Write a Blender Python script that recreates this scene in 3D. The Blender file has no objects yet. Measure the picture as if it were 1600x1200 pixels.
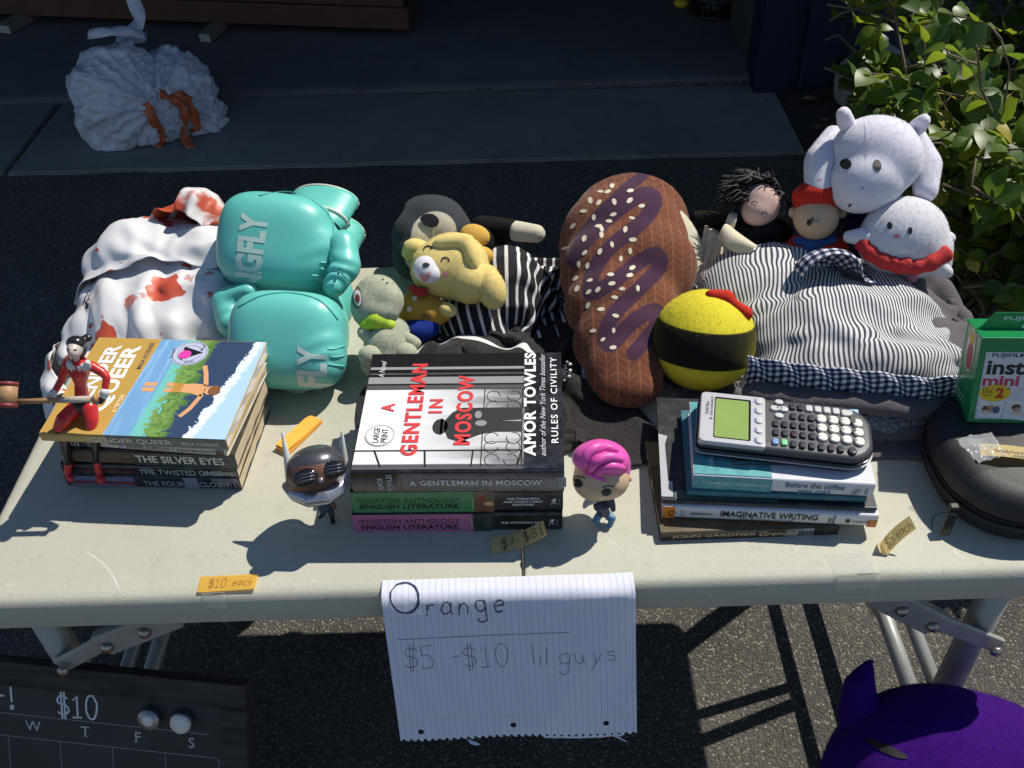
import bpy, bmesh, math, random
import numpy as np
from mathutils import Vector, Matrix, Euler, noise
from mathutils.bvhtree import BVHTree

random.seed(7); np.random.seed(7)
scene = bpy.context.scene
COL = scene.collection
R = math.radians
T = 0.61                       # height of the table top; its front edge runs along y = 0

# ------------------------------------------------------------------ camera
F_PX = 1502.14                 # focal length in pixels of a 1600 wide frame
PITCH, ROLL, YAW = 0.7313, -0.0384, -0.0093
EYE = Vector((0.0017, -0.609, T + 0.8384))
FWD = Vector((math.sin(YAW)*math.cos(PITCH), math.cos(YAW)*math.cos(PITCH), -math.sin(PITCH)))
_r = Vector((math.cos(YAW), -math.sin(YAW), 0)); _u = _r.cross(FWD)
RGT = _r*math.cos(ROLL) + _u*math.sin(ROLL)
UPV = -_r*math.sin(ROLL) + _u*math.cos(ROLL)
cam_d = bpy.data.cameras.new('camera'); cam = bpy.data.objects.new('camera', cam_d); COL.objects.link(cam)
cam_d.sensor_width = 36; cam_d.lens = 36*F_PX/1600; cam_d.clip_start = 0.02; cam_d.clip_end = 500
_m = Matrix((RGT, UPV, -FWD)).transposed().to_4x4(); _m.translation = EYE
cam.matrix_world = _m
scene.camera = cam

# ------------------------------------------------------------------ light
SUN = Vector((0.585, 0.43, 1.0)).normalized()      # towards the sun: behind and to the right
sun_el = math.asin(SUN.z)
world = bpy.data.worlds.new('World'); scene.world = world; world.use_nodes = True
wn = world.node_tree.nodes; wl = world.node_tree.links
bg = wn['Background']
sky = wn.new('ShaderNodeTexSky'); sky.sky_type = 'NISHITA'; sky.sun_disc = False
sky.sun_elevation = sun_el; sky.sun_rotation = math.atan2(SUN.x, SUN.y)
sky.air_density = 1.0; sky.dust_density = 0.0; sky.ozone_density = 3.0
wl.new(sky.outputs[0], bg.inputs[0]); bg.inputs[1].default_value = 0.095
sl = bpy.data.lights.new('sun', 'SUN'); sl.energy = 5.0; sl.angle = R(0.53); sl.color = (1.0, 0.945, 0.84)
so = bpy.data.objects.new('sun', sl); COL.objects.link(so)
so.rotation_euler = (-SUN).to_track_quat('-Z', 'Y').to_euler(); so.location = SUN*12
scene.view_settings.view_transform = 'Standard'; scene.view_settings.look = 'None'
scene.view_settings.gamma = 1.0; scene.view_settings.use_curve_mapping = False
scene.view_settings.exposure = 0.02
scene.render.engine = 'CYCLES'
scene.cycles.use_denoising = True
scene.cycles.max_bounces = 6; scene.cycles.transparent_max_bounces = 12

# ------------------------------------------------------------------ placing helpers
def ray(px, py): return FWD + RGT*((px-800)/F_PX) - UPV*((py-600)/F_PX)
def at(px, py, z):
    v = ray(px, py); return EYE + v*((z-EYE.z)/v.z)
def aty(px, py, y):
    v = ray(px, py); return EYE + v*((y-EYE.y)/v.y)
def mpp(p): return (Vector(p)-EYE).dot(FWD)/F_PX       # metres that one pixel of the frame spans at p

# ------------------------------------------------------------------ materials
def hexc(h):
    h = h.lstrip('#'); c = [int(h[i:i+2], 16)/255 for i in (0, 2, 4)]
    return tuple(x/12.92 if x <= .04045 else ((x+.055)/1.055)**2.4 for x in c)
MATS = {}
def nodes_of(m): return m.node_tree.nodes, m.node_tree.links
def pmat(name, col, rough=.6, var=.12, vscale=40., bump=0., bscale=300., metal=0., sheen=0., spec=.5, coat=0.,
         sss=0., dirt=None, dirt_amt=.0, dirt_scale=6., trans=0., coords='Object', sheen_tint=None, bdist=.002):
    """principled material: colour that varies with a noise, fine relief and optional dirt patches"""
    if name in MATS: return MATS[name]
    m = bpy.data.materials.new(name); m.use_nodes = True; n, l = nodes_of(m)
    b = n['Principled BSDF']
    c = hexc(col) if isinstance(col, str) else tuple(col)
    b.inputs['Roughness'].default_value = rough; b.inputs['Metallic'].default_value = metal
    b.inputs['Specular IOR Level'].default_value = spec
    b.inputs['Sheen Weight'].default_value = sheen; b.inputs['Sheen Roughness'].default_value = .45
    if sheen: b.inputs['Sheen Tint'].default_value = (*(sheen_tint or tuple(min(1, x*1.3+.1) for x in c)), 1)
    b.inputs['Coat Weight'].default_value = coat; b.inputs['Coat Roughness'].default_value = .12
    if sss:
        b.inputs['Subsurface Weight'].default_value = sss; b.inputs['Subsurface Radius'].default_value = (.012, .008, .006)
        b.inputs['Subsurface Scale'].default_value = .5
    tc = n.new('ShaderNodeTexCoord')
    out = None
    if var or dirt:
        nz = n.new('ShaderNodeTexNoise'); nz.inputs['Scale'].default_value = vscale; nz.inputs['Detail'].default_value = 5
        l.new(tc.outputs[coords], nz.inputs['Vector'])
        mx = n.new('ShaderNodeMix'); mx.data_type = 'RGBA'
        mx.inputs[6].default_value = (*[max(0, x*(1-var)) for x in c], 1)
        mx.inputs[7].default_value = (*[min(1, x*(1+var)) for x in c], 1)
        l.new(nz.outputs[0], mx.inputs[0]); out = mx.outputs[2]
        if dirt:
            nd = n.new('ShaderNodeTexNoise'); nd.inputs['Scale'].default_value = dirt_scale; nd.inputs['Detail'].default_value = 8
            nd.inputs['Roughness'].default_value = .65
            l.new(tc.outputs[coords], nd.inputs['Vector'])
            mr = n.new('ShaderNodeMapRange'); mr.inputs[1].default_value = .45; mr.inputs[2].default_value = .75
            mr.inputs[4].default_value = dirt_amt; l.new(nd.outputs[0], mr.inputs[0])
            m2 = n.new('ShaderNodeMix'); m2.data_type = 'RGBA'; l.new(mr.outputs[0], m2.inputs[0]); l.new(out, m2.inputs[6])
            m2.inputs[7].default_value = (*(hexc(dirt) if isinstance(dirt, str) else dirt), 1); out = m2.outputs[2]
        l.new(out, b.inputs['Base Color'])
    else:
        b.inputs['Base Color'].default_value = (*c, 1)
    if bump:
        nb = n.new('ShaderNodeTexNoise'); nb.inputs['Scale'].default_value = bscale; nb.inputs['Detail'].default_value = 3
        l.new(tc.outputs[coords], nb.inputs['Vector'])
        bp = n.new('ShaderNodeBump'); bp.inputs['Strength'].default_value = bump; bp.inputs['Distance'].default_value = bdist
        l.new(nb.outputs[0], bp.inputs['Height']); l.new(bp.outputs[0], b.inputs['Normal'])
    MATS[name] = m
    return m
def ink(col, rough=.5):
    return pmat('print_'+col.lstrip('#')+('' if rough == .5 else str(rough)), col, rough, var=.04, vscale=120)
def plush(name, col, sheen=.35, var=.14):
    return pmat(name, col, .95, var=var, vscale=260, bump=.35, bscale=1500, sheen=sheen, spec=.10, bdist=.0016)

class NB:
    """small helper to chain shader nodes"""
    def __init__(s, m): s.n, s.l = nodes_of(m)
    def new(s, t, **k):
        q = s.n.new(t)
        for a, v in k.items(): setattr(q, a, v)
        return q
    def math(s, op, a, b=None, c=None):
        q = s.n.new('ShaderNodeMath'); q.operation = op
        for i, v in enumerate((a, b, c)):
            if v is None: continue
            if isinstance(v, (int, float)): q.inputs[i].default_value = v
            else: s.l.new(v, q.inputs[i])
        return q.outputs[0]
    def mix(s, f, a, b):
        q = s.n.new('ShaderNodeMix'); q.data_type = 'RGBA'
        for i, v in ((0, f), (6, a), (7, b)):
            if isinstance(v, (int, float)): q.inputs[i].default_value = v
            elif isinstance(v, (tuple, list)): q.inputs[i].default_value = (*v, 1)
            else: s.l.new(v, q.inputs[i])
        return q.outputs[2]
    def noise(s, vec, scale, detail=4, rough=.5):
        q = s.n.new('ShaderNodeTexNoise'); q.inputs['Scale'].default_value = scale; q.inputs['Detail'].default_value = detail
        q.inputs['Roughness'].default_value = rough; s.l.new(vec, q.inputs['Vector']); return q.outputs[0]
    def step(s, v, a, b, lo=0., hi=1.):
        q = s.n.new('ShaderNodeMapRange'); s.l.new(v, q.inputs[0])
        for i, x in enumerate((a, b, lo, hi)): q.inputs[i+1].default_value = x
        return q.outputs[0]
def blank(name, rough=.7, spec=.3):
    m = bpy.data.materials.new(name); m.use_nodes = True; MATS[name] = m
    b = m.node_tree.nodes['Principled BSDF']; b.inputs['Roughness'].default_value = rough; b.inputs['Specular IOR Level'].default_value = spec
    return m, NB(m), b

# ------------------------------------------------------------------ objects
def wm(o):
    return (wm(o.parent) if o.parent else Matrix.Identity(4)) @ o.matrix_basis
def thing(name, label, cat, loc=(0, 0, 0), rotz=0., group=None, rot=None):
    o = bpy.data.objects.new(name, None); COL.objects.link(o); o.empty_display_size = .02
    o.location = loc; o.rotation_euler = rot if rot is not None else (0, 0, rotz)
    o['label'] = label; o['category'] = cat
    if group: o['group'] = group
    return o
def tag(o, label, cat, group=None):
    o['label'] = label; o['category'] = cat
    if group: o['group'] = group
    return o
def finish(name, me, mat, parent=None, smooth=False, world=False):
    """link a mesh as one object; world=True says its vertices are in world space"""
    if isinstance(mat, (list, tuple)):
        for q in mat: me.materials.append(q)
    elif mat: me.materials.append(mat)
    if smooth:
        me.polygons.foreach_set('use_smooth', [True]*len(me.polygons))
    o = bpy.data.objects.new(name, me); COL.objects.link(o)
    if parent:
        o.parent = parent
        if world: me.transform(wm(parent).inverted())
    me.update()
    return o
def from_bm(name, bm, mat, parent=None, smooth=False, world=False):
    me = bpy.data.meshes.new(name); bm.normal_update(); bm.to_mesh(me); bm.free()
    return finish(name, me, mat, parent, smooth, world)
def from_py(name, v, f, mat, parent=None, smooth=False, world=False):
    me = bpy.data.meshes.new(name); me.from_pydata([tuple(x) for x in v], [], [tuple(x) for x in f]); me.validate(); me.update()
    return finish(name, me, mat, parent, smooth, world)
def struct(o, kind='structure'): o['kind'] = kind; return o

def bm_box(bm, lo, hi, bev=0., seg=2, M=None):
    r = bmesh.ops.create_cube(bm, size=1)
    lo = Vector(lo); hi = Vector(hi); c = (lo+hi)/2; s = hi-lo
    for v in r['verts']: v.co = Vector((v.co.x*s.x, v.co.y*s.y, v.co.z*s.z)) + c
    vs = r['verts']
    if bev:
        es = list({e for v in vs for e in v.link_edges})
        g = bmesh.ops.bevel(bm, geom=es, offset=bev, segments=seg, profile=.5, affect='EDGES')
        vs = list({v for f in g['faces'] for v in f.verts} | {v for v in vs if v.is_valid})
    if M is not None:
        for v in vs: v.co = M @ v.co
    return vs
def box(name, lo, hi, mat, parent=None, bev=0., seg=2, M=None, smooth=False, world=False):
    bm = bmesh.new(); bm_box(bm, lo, hi, bev, seg, M); return from_bm(name, bm, mat, parent, smooth, world)
def frame_of(d):
    d = Vector(d).normalized(); a = Vector((0, 0, 1)) if abs(d.z) < .95 else Vector((1, 0, 0))
    x = a.cross(d).normalized(); return x, d.cross(x)
def tube_geo(pts, rad, n=10, cap=True):
    pts = [Vector(p) for p in pts]; k = len(pts); rad = rad if isinstance(rad, (list, tuple)) else [rad]*k
    v, f = [], []
    x = None
    for i, p in enumerate(pts):
        d = (pts[min(i+1, k-1)] - pts[max(i-1, 0)])
        d = d.normalized() if d.length > 1e-9 else Vector((0, 0, 1))
        if x is None: x, y = frame_of(d)
        else:
            x = (x - d*x.dot(d)).normalized(); y = d.cross(x)
        for j in range(n):
            a = 2*math.pi*j/n; v.append(p + (x*math.cos(a)+y*math.sin(a))*rad[i])
    for i in range(k-1):
        for j in range(n): f.append((i*n+j, i*n+(j+1) % n, (i+1)*n+(j+1) % n, (i+1)*n+j))
    if cap: f.append(tuple(range(n))[::-1]); f.append(tuple((k-1)*n+j for j in range(n)))
    return v, f
def tube(name, pts, rad, mat, parent=None, n=10, world=True, smooth=True):
    v, f = tube_geo(pts, rad, n); return from_py(name, v, f, mat, parent, smooth, world)
def lathe(name, prof, mat, parent=None, n=32, M=None, smooth=True, world=False):
    v, f = [], []
    for r, z in prof:
        for j in range(n):
            a = 2*math.pi*j/n; v.append(Vector((r*math.cos(a), r*math.sin(a), z)))
    for i in range(len(prof)-1):
        for j in range(n): f.append((i*n+j, i*n+(j+1) % n, (i+1)*n+(j+1) % n, (i+1)*n+j))
    f.append(tuple(range(n))[::-1]); f.append(tuple((len(prof)-1)*n+j for j in range(n)))
    if M is not None: v = [M @ q for q in v]
    return from_py(name, v, f, mat, parent, smooth, world)
def eval_mesh(ob):
    dg = bpy.context.evaluated_depsgraph_get(); me = bpy.data.meshes.new_from_object(ob.evaluated_get(dg)); return me
# soft volumes ---------------------------------------------------------
def axes_cam(rot=0.):
    c, s = math.cos(rot), math.sin(rot)
    return RGT*c+UPV*s, -RGT*s+UPV*c, FWD
def cell(px, py, h, rx, ry, rd=None, rot=0., y=None):
    """an ellipsoid centred on a view ray at height h over the table (or at depth y); radii in pixels of the frame"""
    c = at(px, py, T+h) if y is None else aty(px, py, y)
    k = mpp(c); X, Y_, Z_ = axes_cam(R(rot)); rd = rd if rd is not None else (rx+ry)/2
    M = Matrix((X*(rx*k), Y_*(ry*k), Z_*(rd*k))).transposed().to_4x4(); M.translation = c
    return M
def hit(bv, px, py, out=0., h=.1):
    """where the view ray through a pixel meets a surface, moved out by some pixels' worth"""
    d = ray(px, py).normalized(); q = bv.ray_cast(EYE, d); p = q[0]
    if p is None:
        p = bv.find_nearest(at(px, py, T+h))[0]
    return p-FWD*(out*mpp(p))
def cellon(bv, px, py, rx, ry, rd=None, rot=0., out=0.):
    """an ellipsoid seated on a surface already built"""
    c = hit(bv, px, py, out); k = mpp(c); X, Y_, Z_ = axes_cam(R(rot)); rd = rd if rd is not None else (rx+ry)/2
    M = Matrix((X*(rx*k), Y_*(ry*k), Z_*(rd*k))).transposed().to_4x4(); M.translation = c
    return M
def capon(bv, a, b, n=None, out=0.):
    p, q = hit(bv, a[0], a[1], out), hit(bv, b[0], b[1], out); return cap(p, a[2]*mpp(p), q, b[2]*mpp(q), n)
def ell(c, r, rot=(0, 0, 0)):
    M = Euler([R(a) for a in rot]).to_matrix().to_4x4() @ Matrix.Diagonal((*r, 1)); M.translation = Vector(c); return M
def cap(p0, r0, p1, r1, n=None):
    p0 = Vector(p0); p1 = Vector(p1); L = (p1-p0).length; n = n or max(3, int(L/(min(r0, r1)*.45))+1)
    return [ell(p0.lerp(p1, i/(n-1)), [r0+(r1-r0)*i/(n-1)]*3) for i in range(n)]
def pcap(a, b, n=None):
    """a limb between two pixel points (px, py, h, radius_px)"""
    p, q = at(a[0], a[1], T+a[2]), at(b[0], b[1], T+b[2]); return cap(p, a[3]*mpp(p), q, b[3]*mpp(q), n)
def blob_mesh(ms, vox=.004, smooth=10):
    bm = bmesh.new()
    for M in ms:
        if isinstance(M, tuple):                          # a squarer, cushion-like ellipsoid
            M, pw_ = M; r = bmesh.ops.create_icosphere(bm, subdivisions=4, radius=1)
            for v in r['verts']:
                q = sum(abs(c)**pw_ for c in v.co)**(-1/pw_); v.co = M @ (v.co*q)
        else: bmesh.ops.create_icosphere(bm, subdivisions=3, radius=1, matrix=M)
    me = bpy.data.meshes.new('tmp'); bm.to_mesh(me); bm.free()
    ob = bpy.data.objects.new('tmp', me); COL.objects.link(ob)
    md = ob.modifiers.new('r', 'REMESH'); md.mode = 'VOXEL'; md.voxel_size = vox
    if smooth:
        s = ob.modifiers.new('s', 'SMOOTH'); s.factor = .5; s.iterations = smooth
    r = eval_mesh(ob); bpy.data.objects.remove(ob); bpy.data.meshes.remove(me)
    r.materials.clear()
    return r
def blob(name, ms, mat, parent=None, vox=.004, smooth=10, lump=0., lscale=25.):
    me = blob_mesh(ms, vox, smooth)
    if lump:
        for v in me.vertices:
            v.co += v.normal*(noise.noise(v.co*lscale)*lump)
    return finish(name, me, mat, parent, True, True)
def pile(o, n, length=.0028, width=.00045, name='pile', lean=(0, 0, -.25), mat=None, part=None):
    """short fuzz standing on a soft toy: thin blades, one mesh"""
    me = o.data; me.calc_loop_triangles(); M = wm(o)
    V = np.zeros(len(me.vertices)*3); me.vertices.foreach_get('co', V); V = V.reshape(-1, 3); Mn = np.array(M)
    V = V @ Mn[:3, :3].T+Mn[:3, 3]
    tri = np.zeros(len(me.loop_triangles)*3, np.int32); me.loop_triangles.foreach_get('vertices', tri); tri = tri.reshape(-1, 3)
    A, B, C = V[tri[:, 0]], V[tri[:, 1]], V[tri[:, 2]]; N = np.cross(B-A, C-A); ar = np.linalg.norm(N, axis=1); N /= ar[:, None]+1e-12
    cen = (A+B+C)/3; face = (N*(np.array(EYE)-cen)).sum(1) > -.05*np.linalg.norm(np.array(EYE)-cen, axis=1)      # the side the buyers see, with its rim
    w = ar*np.where(face, 1., .15); rs = np.random.RandomState(len(me.vertices) % 9999)
    k = rs.choice(len(tri), n, p=w/w.sum()); a, b = rs.rand(n, 1), rs.rand(n, 1); f = a+b > 1; a[f] = 1-a[f]; b[f] = 1-b[f]
    P = A[k]+(B[k]-A[k])*a+(C[k]-A[k])*b; nn = N[k]+rs.normal(0, .45, (n, 3))+np.array(lean); nn /= np.linalg.norm(nn, axis=1, keepdims=True)
    sd = np.cross(nn, rs.normal(0, 1, (n, 3))); sd /= np.linalg.norm(sd, axis=1, keepdims=True)
    fl_ = (np.cross(sd, nn)*(np.array(EYE)-P)).sum(1) < 0; sd[fl_] *= -1
    L = length*rs.uniform(.5, 1.2, (n, 1)); v = np.empty((n*3, 3)); v[0::3] = P-sd*width-nn*.0004; v[1::3] = P+sd*width-nn*.0004; v[2::3] = P+nn*L
    m2 = bpy.data.meshes.new(name); m2.vertices.add(n*3); m2.vertices.foreach_set('co', v.ravel()); m2.loops.add(n*3); m2.loops.foreach_set('vertex_index', np.arange(n*3, dtype=np.int32))
    m2.polygons.add(n); m2.polygons.foreach_set('loop_start', np.arange(0, n*3, 3, dtype=np.int32)); m2.polygons.foreach_set('loop_total', np.full(n, 3, np.int32)); m2.update(calc_edges=True)
    m2.polygons.foreach_set('use_smooth', [True]*n); m2.normals_split_custom_set(np.repeat(N[k], 3, axis=0).tolist())
    for at_ in me.attributes:
        if at_.data_type == 'FLOAT' and at_.domain == 'POINT' and not at_.name.startswith('.'):
            d = np.zeros(len(me.vertices), np.float32); at_.data.foreach_get('value', d); q = m2.attributes.new(at_.name, 'FLOAT', 'POINT'); q.data.foreach_set('value', np.repeat(d[tri[k, 0]], 3))
    base = mat or me.materials[0]; key_ = base.name+'_fibre'
    if key_ not in MATS:
        q = base.copy(); q.name = key_; MATS[key_] = q; bs_ = q.node_tree.nodes['Principled BSDF']
        for l_ in list(bs_.inputs['Normal'].links): q.node_tree.links.remove(l_)
    q = finish(name, m2, MATS[key_], o, False, True); q['kind'] = 'stuff'; return q
def bvh_of(*obs):
    v, f = [], []
    for o in obs:
        M = wm(o); k = len(v); v += [M @ q.co for q in o.data.vertices]; f += [[k+i for i in p.vertices] for p in o.data.polygons]
    return BVHTree.FromPolygons(v, f)
# flat shapes in 2-D, then laid on something ---------------------------
def text2(s, w=None, h=None, bold=0., shear=0., spacing=1.):
    cu = bpy.data.curves.new('t', 'FONT'); cu.body = s; cu.size = 1; cu.offset = bold; cu.shear = shear; cu.space_character = spacing
    cu.resolution_u = 3; cu.fill_mode = 'FRONT'
    ob = bpy.data.objects.new('t', cu); COL.objects.link(ob); me = eval_mesh(ob)
    v = np.array([q.co[:2] for q in me.vertices]); f = [tuple(p.vertices) for p in me.polygons]
    bpy.data.objects.remove(ob); bpy.data.curves.remove(cu); bpy.data.meshes.remove(me)
    v -= v.min(0); e = v.max(0)
    sx = (w/e[0]) if w else None; sy = (h/e[1]) if h else None
    sx = sx or sy; sy = sy or sx
    return v*np.array([sx, sy]), f
def ribbon2(pts, w):
    pts = np.array(pts, float); v, f = [], []
    for i in range(len(pts)):
        d = pts[min(i+1, len(pts)-1)] - pts[max(i-1, 0)]; d = d/(np.hypot(*d)+1e-9); nrm = np.array([-d[1], d[0]])
        v += [pts[i]+nrm*w/2, pts[i]-nrm*w/2]
    for i in range(len(pts)-1): f.append((2*i, 2*i+1, 2*i+3, 2*i+2))
    return np.array(v), f
def disc2(cx, cy, rx, ry=None, n=22, rot=0.):
    ry = ry or rx; a = np.arange(n)*2*math.pi/n; x, y = rx*np.cos(a), ry*np.sin(a); c, s = math.cos(rot), math.sin(rot)
    v = np.c_[cx+x*c-y*s, cy+x*s+y*c]; v = np.vstack([v, [[cx, cy]]])
    return v, [(i, (i+1) % n, n) for i in range(n)]
def rect2(x0, y0, x1, y1): return np.array([[x0, y0], [x1, y0], [x1, y1], [x0, y1]], float), [(0, 1, 2, 3)]
def poly2(p): return np.array(p, float), [tuple(range(len(p)))]
def join2(*g):
    v, f, k = [], [], 0
    for a, b in g: v.append(np.asarray(a)); f += [tuple(i+k for i in q) for q in b]; k += len(a)
    return np.vstack(v), f
def move2(g, dx=0, dy=0, rot=0., sc=1.):
    v, f = g; c, s = math.cos(rot), math.sin(rot); v = np.asarray(v)*sc
    return np.c_[v[:, 0]*c-v[:, 1]*s+dx, v[:, 0]*s+v[:, 1]*c+dy], f
def size2(g): return g[0].max(0)
def lay(name, g, O, X, Y_, mat, parent, lift=.0004, world=False):
    """lay a flat shape on the plane O, X, Y (parent space unless world)"""
    O, X, Y_ = Vector(O), Vector(X).normalized(), Vector(Y_).normalized(); N = X.cross(Y_)
    v = [O+X*a+Y_*b+N*lift for a, b in g[0]]
    return from_py(name, v, g[1], mat, parent, False, world)
def drape(name, g, O, X, Y_, bvh, mat, parent, lift=.0006, edge=.006, far=.3, thick=0.):
    """lay a flat shape over a curved surface, dropped along the plane's normal"""
    O, X, Y_ = Vector(O), Vector(X).normalized(), Vector(Y_).normalized(); N = X.cross(Y_).normalized()
    bm = bmesh.new(); vs = [bm.verts.new((a, b, 0)) for a, b in g[0]]
    for q in g[1]:
        try: bm.faces.new([vs[i] for i in q])
        except ValueError: pass
    for _ in range(5):
        es = [e for e in bm.edges if e.calc_length() > edge]
        if not es: break
        bmesh.ops.triangulate(bm, faces=bm.faces[:]); es = [e for e in bm.edges if e.calc_length() > edge]
        bmesh.ops.subdivide_edges(bm, edges=es, cuts=1)
    bmesh.ops.triangulate(bm, faces=bm.faces[:])
    for v in bm.verts:
        p = O+X*v.co.x+Y_*v.co.y
        hit = bvh.ray_cast(p+N*far, -N)
        if hit[0] is None: hit = bvh.find_nearest(p)
        nn = hit[1] if hit[1].dot(N) > 0 else -hit[1]
        v.co = hit[0]+nn*lift
    if thick:
        r = bmesh.ops.solidify(bm, geom=bm.faces[:], thickness=-thick)
    return from_bm(name, bm, mat, parent, True, True)
def camdrape(name, g, px, py, h, bvh, mat, parent, **k):
    """drape along the view direction at a pixel; shape in pixels of the frame, y up"""
    c = at(px, py, T+h); s = mpp(c)
    return drape(name, (np.asarray(g[0])*s, g[1]), c, RGT, UPV, bvh, mat, parent, **k)
def field(o, name, fn):
    """store a number at every vertex (a distance to a printed shape); the material cuts the print's edge from it"""
    M = wm(o); a = o.data.attributes.new(name, 'FLOAT', 'POINT')
    a.data.foreach_set('value', [fn(M @ v.co) for v in o.data.vertices])
def pix(p):
    v = Vector(p)-EYE; d = v.dot(FWD); return 800+F_PX*v.dot(RGT)/d, 600-F_PX*v.dot(UPV)/d
def printed(name, base, prints):
    """copy of a material with flat prints: (attribute, threshold, colour)"""
    m = base.copy(); m.name = name; n, l = nodes_of(m); b = n['Principled BSDF']; inp = b.inputs['Base Color']
    for at_, th, col, soft in prints:
        q = n.new('ShaderNodeAttribute'); q.attribute_name = at_
        mr = n.new('ShaderNodeMapRange'); mr.inputs[1].default_value = th+soft; mr.inputs[2].default_value = th-soft; l.new(q.outputs['Fac'], mr.inputs[0])
        mx = n.new('ShaderNodeMix'); mx.data_type = 'RGBA'; l.new(mr.outputs[0], mx.inputs[0])
        if inp.is_linked:
            src = inp.links[0].from_socket; l.new(src, mx.inputs[6])
        else: mx.inputs[6].default_value = inp.default_value
        mx.inputs[7].default_value = (*col, 1); l.new(mx.outputs[2], inp)
    return m
def seg_dist(pts):
    P = np.array(pts, float); A, B = P[:-1], P[1:]; D = B-A; L2 = (D*D).sum(1)+1e-9
    def f(q):
        w = np.array(q)-A; t = np.clip((w*D).sum(1)/L2, 0, 1); e = w-D*t[:, None]; return float(np.sqrt((e*e).sum(1)).min())
    return f
def ell_dist(cx, cy, rx, ry, rot=0.):
    c, s_ = math.cos(R(rot)), math.sin(R(rot))
    def f(x, y):
        dx, dy = x-cx, -(y-cy); a, b = (dx*c+dy*s_)/rx, (-dx*s_+dy*c)/ry; return (math.hypot(a, b)-1)*min(rx, ry)
    return f
# handwriting ----------------------------------------------------------
def arc(cx, cy, rx, ry, a0, a1, n=14):
    return [(cx+rx*math.cos(R(a0+(a1-a0)*i/(n-1))), cy+ry*math.sin(R(a0+(a1-a0)*i/(n-1)))) for i in range(n)]
_S = arc(.25, .72, .22, .2, 20, 250, 9)+arc(.25, .3, .24, .24, 80, -150, 9)
GLYPH = {
 '$': (.55, [[(x, y*.9+.05) for x, y in _S], [(.2, 1.08), (.24, -.08)], [(.32, 1.1), (.34, -.06)]]),
 '0': (.5, [arc(.25, .5, .22, .5, 100, 470, 22)]),
 '1': (.45, [[(.05, .78), (.24, 1), (.22, 0)], [(.02, 0), (.42, .02)]]),
 '5': (.5, [[(.48, 1), (.1, .98), (.08, .58)]+arc(.2, .3, .26, .3, 105, -140, 12)]),
 '7': (.5, [[(.02, .95), (.46, 1), (.2, 0)], [(.1, .5), (.42, .54)]]),
 '8': (.45, [arc(.23, .75, .17, .24, -90, 270, 14), arc(.23, .25, .21, .26, 90, 450, 14)]),
 '-': (.4, [[(.04, .45), (.36, .48)]]),
 'e': (.45, [[(.05, .3), (.38, .36)]+arc(.22, .3, .18, .28, 20, 320, 14)]),
 'a': (.5, [arc(.2, .28, .18, .26, 30, 390, 16), [(.38, .54), (.37, .15), (.46, .02)]]),
 'c': (.4, [arc(.22, .28, .19, .27, 50, 310, 12)]),
 'h': (.5, [[(.06, 1), (.08, 0)], [(.08, .3)]+arc(.24, .32, .15, .2, 160, 0, 8)+[(.4, 0)]]),
 'O': (1.0, [arc(.5, .5, .45, .52, 80, 450, 28), arc(.49, .5, .42, .5, 110, 470, 26)]),
 'r': (.4, [[(.08, .55), (.1, 0)], [(.1, .3)]+arc(.26, .34, .15, .2, 160, 50, 7)]),
 'n': (.5, [[(.08, .55), (.08, 0)], [(.08, .3)]+arc(.24, .32, .15, .22, 160, 0, 8)+[(.42, 0)]]),
 'g': (.5, [arc(.22, .3, .19, .25, 30, 390, 16), [(.41, .52), (.4, -.2)]+arc(.22, -.24, .18, .2, 0, -170, 9)]),
 'l': (.22, [[(.1, 1), (.12, 0)]]),
 'i': (.22, [[(.1, .5), (.11, 0)], [(.1, .72), (.12, .75)]]),
 'u': (.5, [[(.06, .55), (.08, .2)]+arc(.22, .2, .14, .18, 180, 350, 8)+[(.38, .55), (.4, 0)]]),
 'y': (.5, [[(.06, .55), (.24, .06)], [(.42, .55), (.12, -.4)]]),
 's': (.4, [[(x*.75+.03, y*.56) for x, y in _S]]),
 '!': (.3, [[(.14, 1.05), (.12, .3)], arc(.12, .05, .07, .08, 0, 360, 10)]),
 'N': (.6, [[(.06, 0), (.08, 1), (.46, .05), (.48, 1)]]),
 'o': (.45, [arc(.2, .27, .17, .26, 80, 450, 16)]),
 'p': (.5, [[(.08, .52), (.08, -.35)], arc(.24, .28, .16, .24, 180, -180, 14)]),
 'd': (.5, [arc(.2, .27, .17, .25, 30, 390, 14), [(.38, 1), (.38, 0)]]),
 ' ': (.45, [])}
def hand2(s, h, w, jitter=.02, gap=.12, twice=False):
    rnd = random.Random(s); g = []; x = 0
    for ch in s:
        wd, st = GLYPH[ch]; sl_, by, sz = rnd.uniform(-.06, .20), rnd.gauss(0, .035), rnd.uniform(.93, 1.08)
        st = [[((a+sl_*b)*sz, b*sz+by) for a, b in p] for p in st]
        for rep in range(2 if twice else 1):
            for p in st:
                q = [((x+a+rnd.gauss(0, jitter)*.6)*h, (b+rnd.gauss(0, jitter)*.6)*h) for a, b in p]
                g.append(ribbon2(q, w))
        x += wd+gap
    return join2(*g)
# ================================================================== the setting
EYE_TRUE = EYE.copy(); EYE = Vector((EYE.x, EYE.y, 1.5734))       # the setting is laid out at one scale, then brought to size below
def sheet(name, x0, y0, x1, y1, z, mat, nx=1, ny=1):
    v = [(x0+(x1-x0)*i/nx, y0+(y1-y0)*j/ny, z) for j in range(ny+1) for i in range(nx+1)]
    f = [(j*(nx+1)+i, j*(nx+1)+i+1, (j+1)*(nx+1)+i+1, (j+1)*(nx+1)+i) for j in range(ny) for i in range(nx)]
    return struct(from_py(name, v, f, mat))

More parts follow.
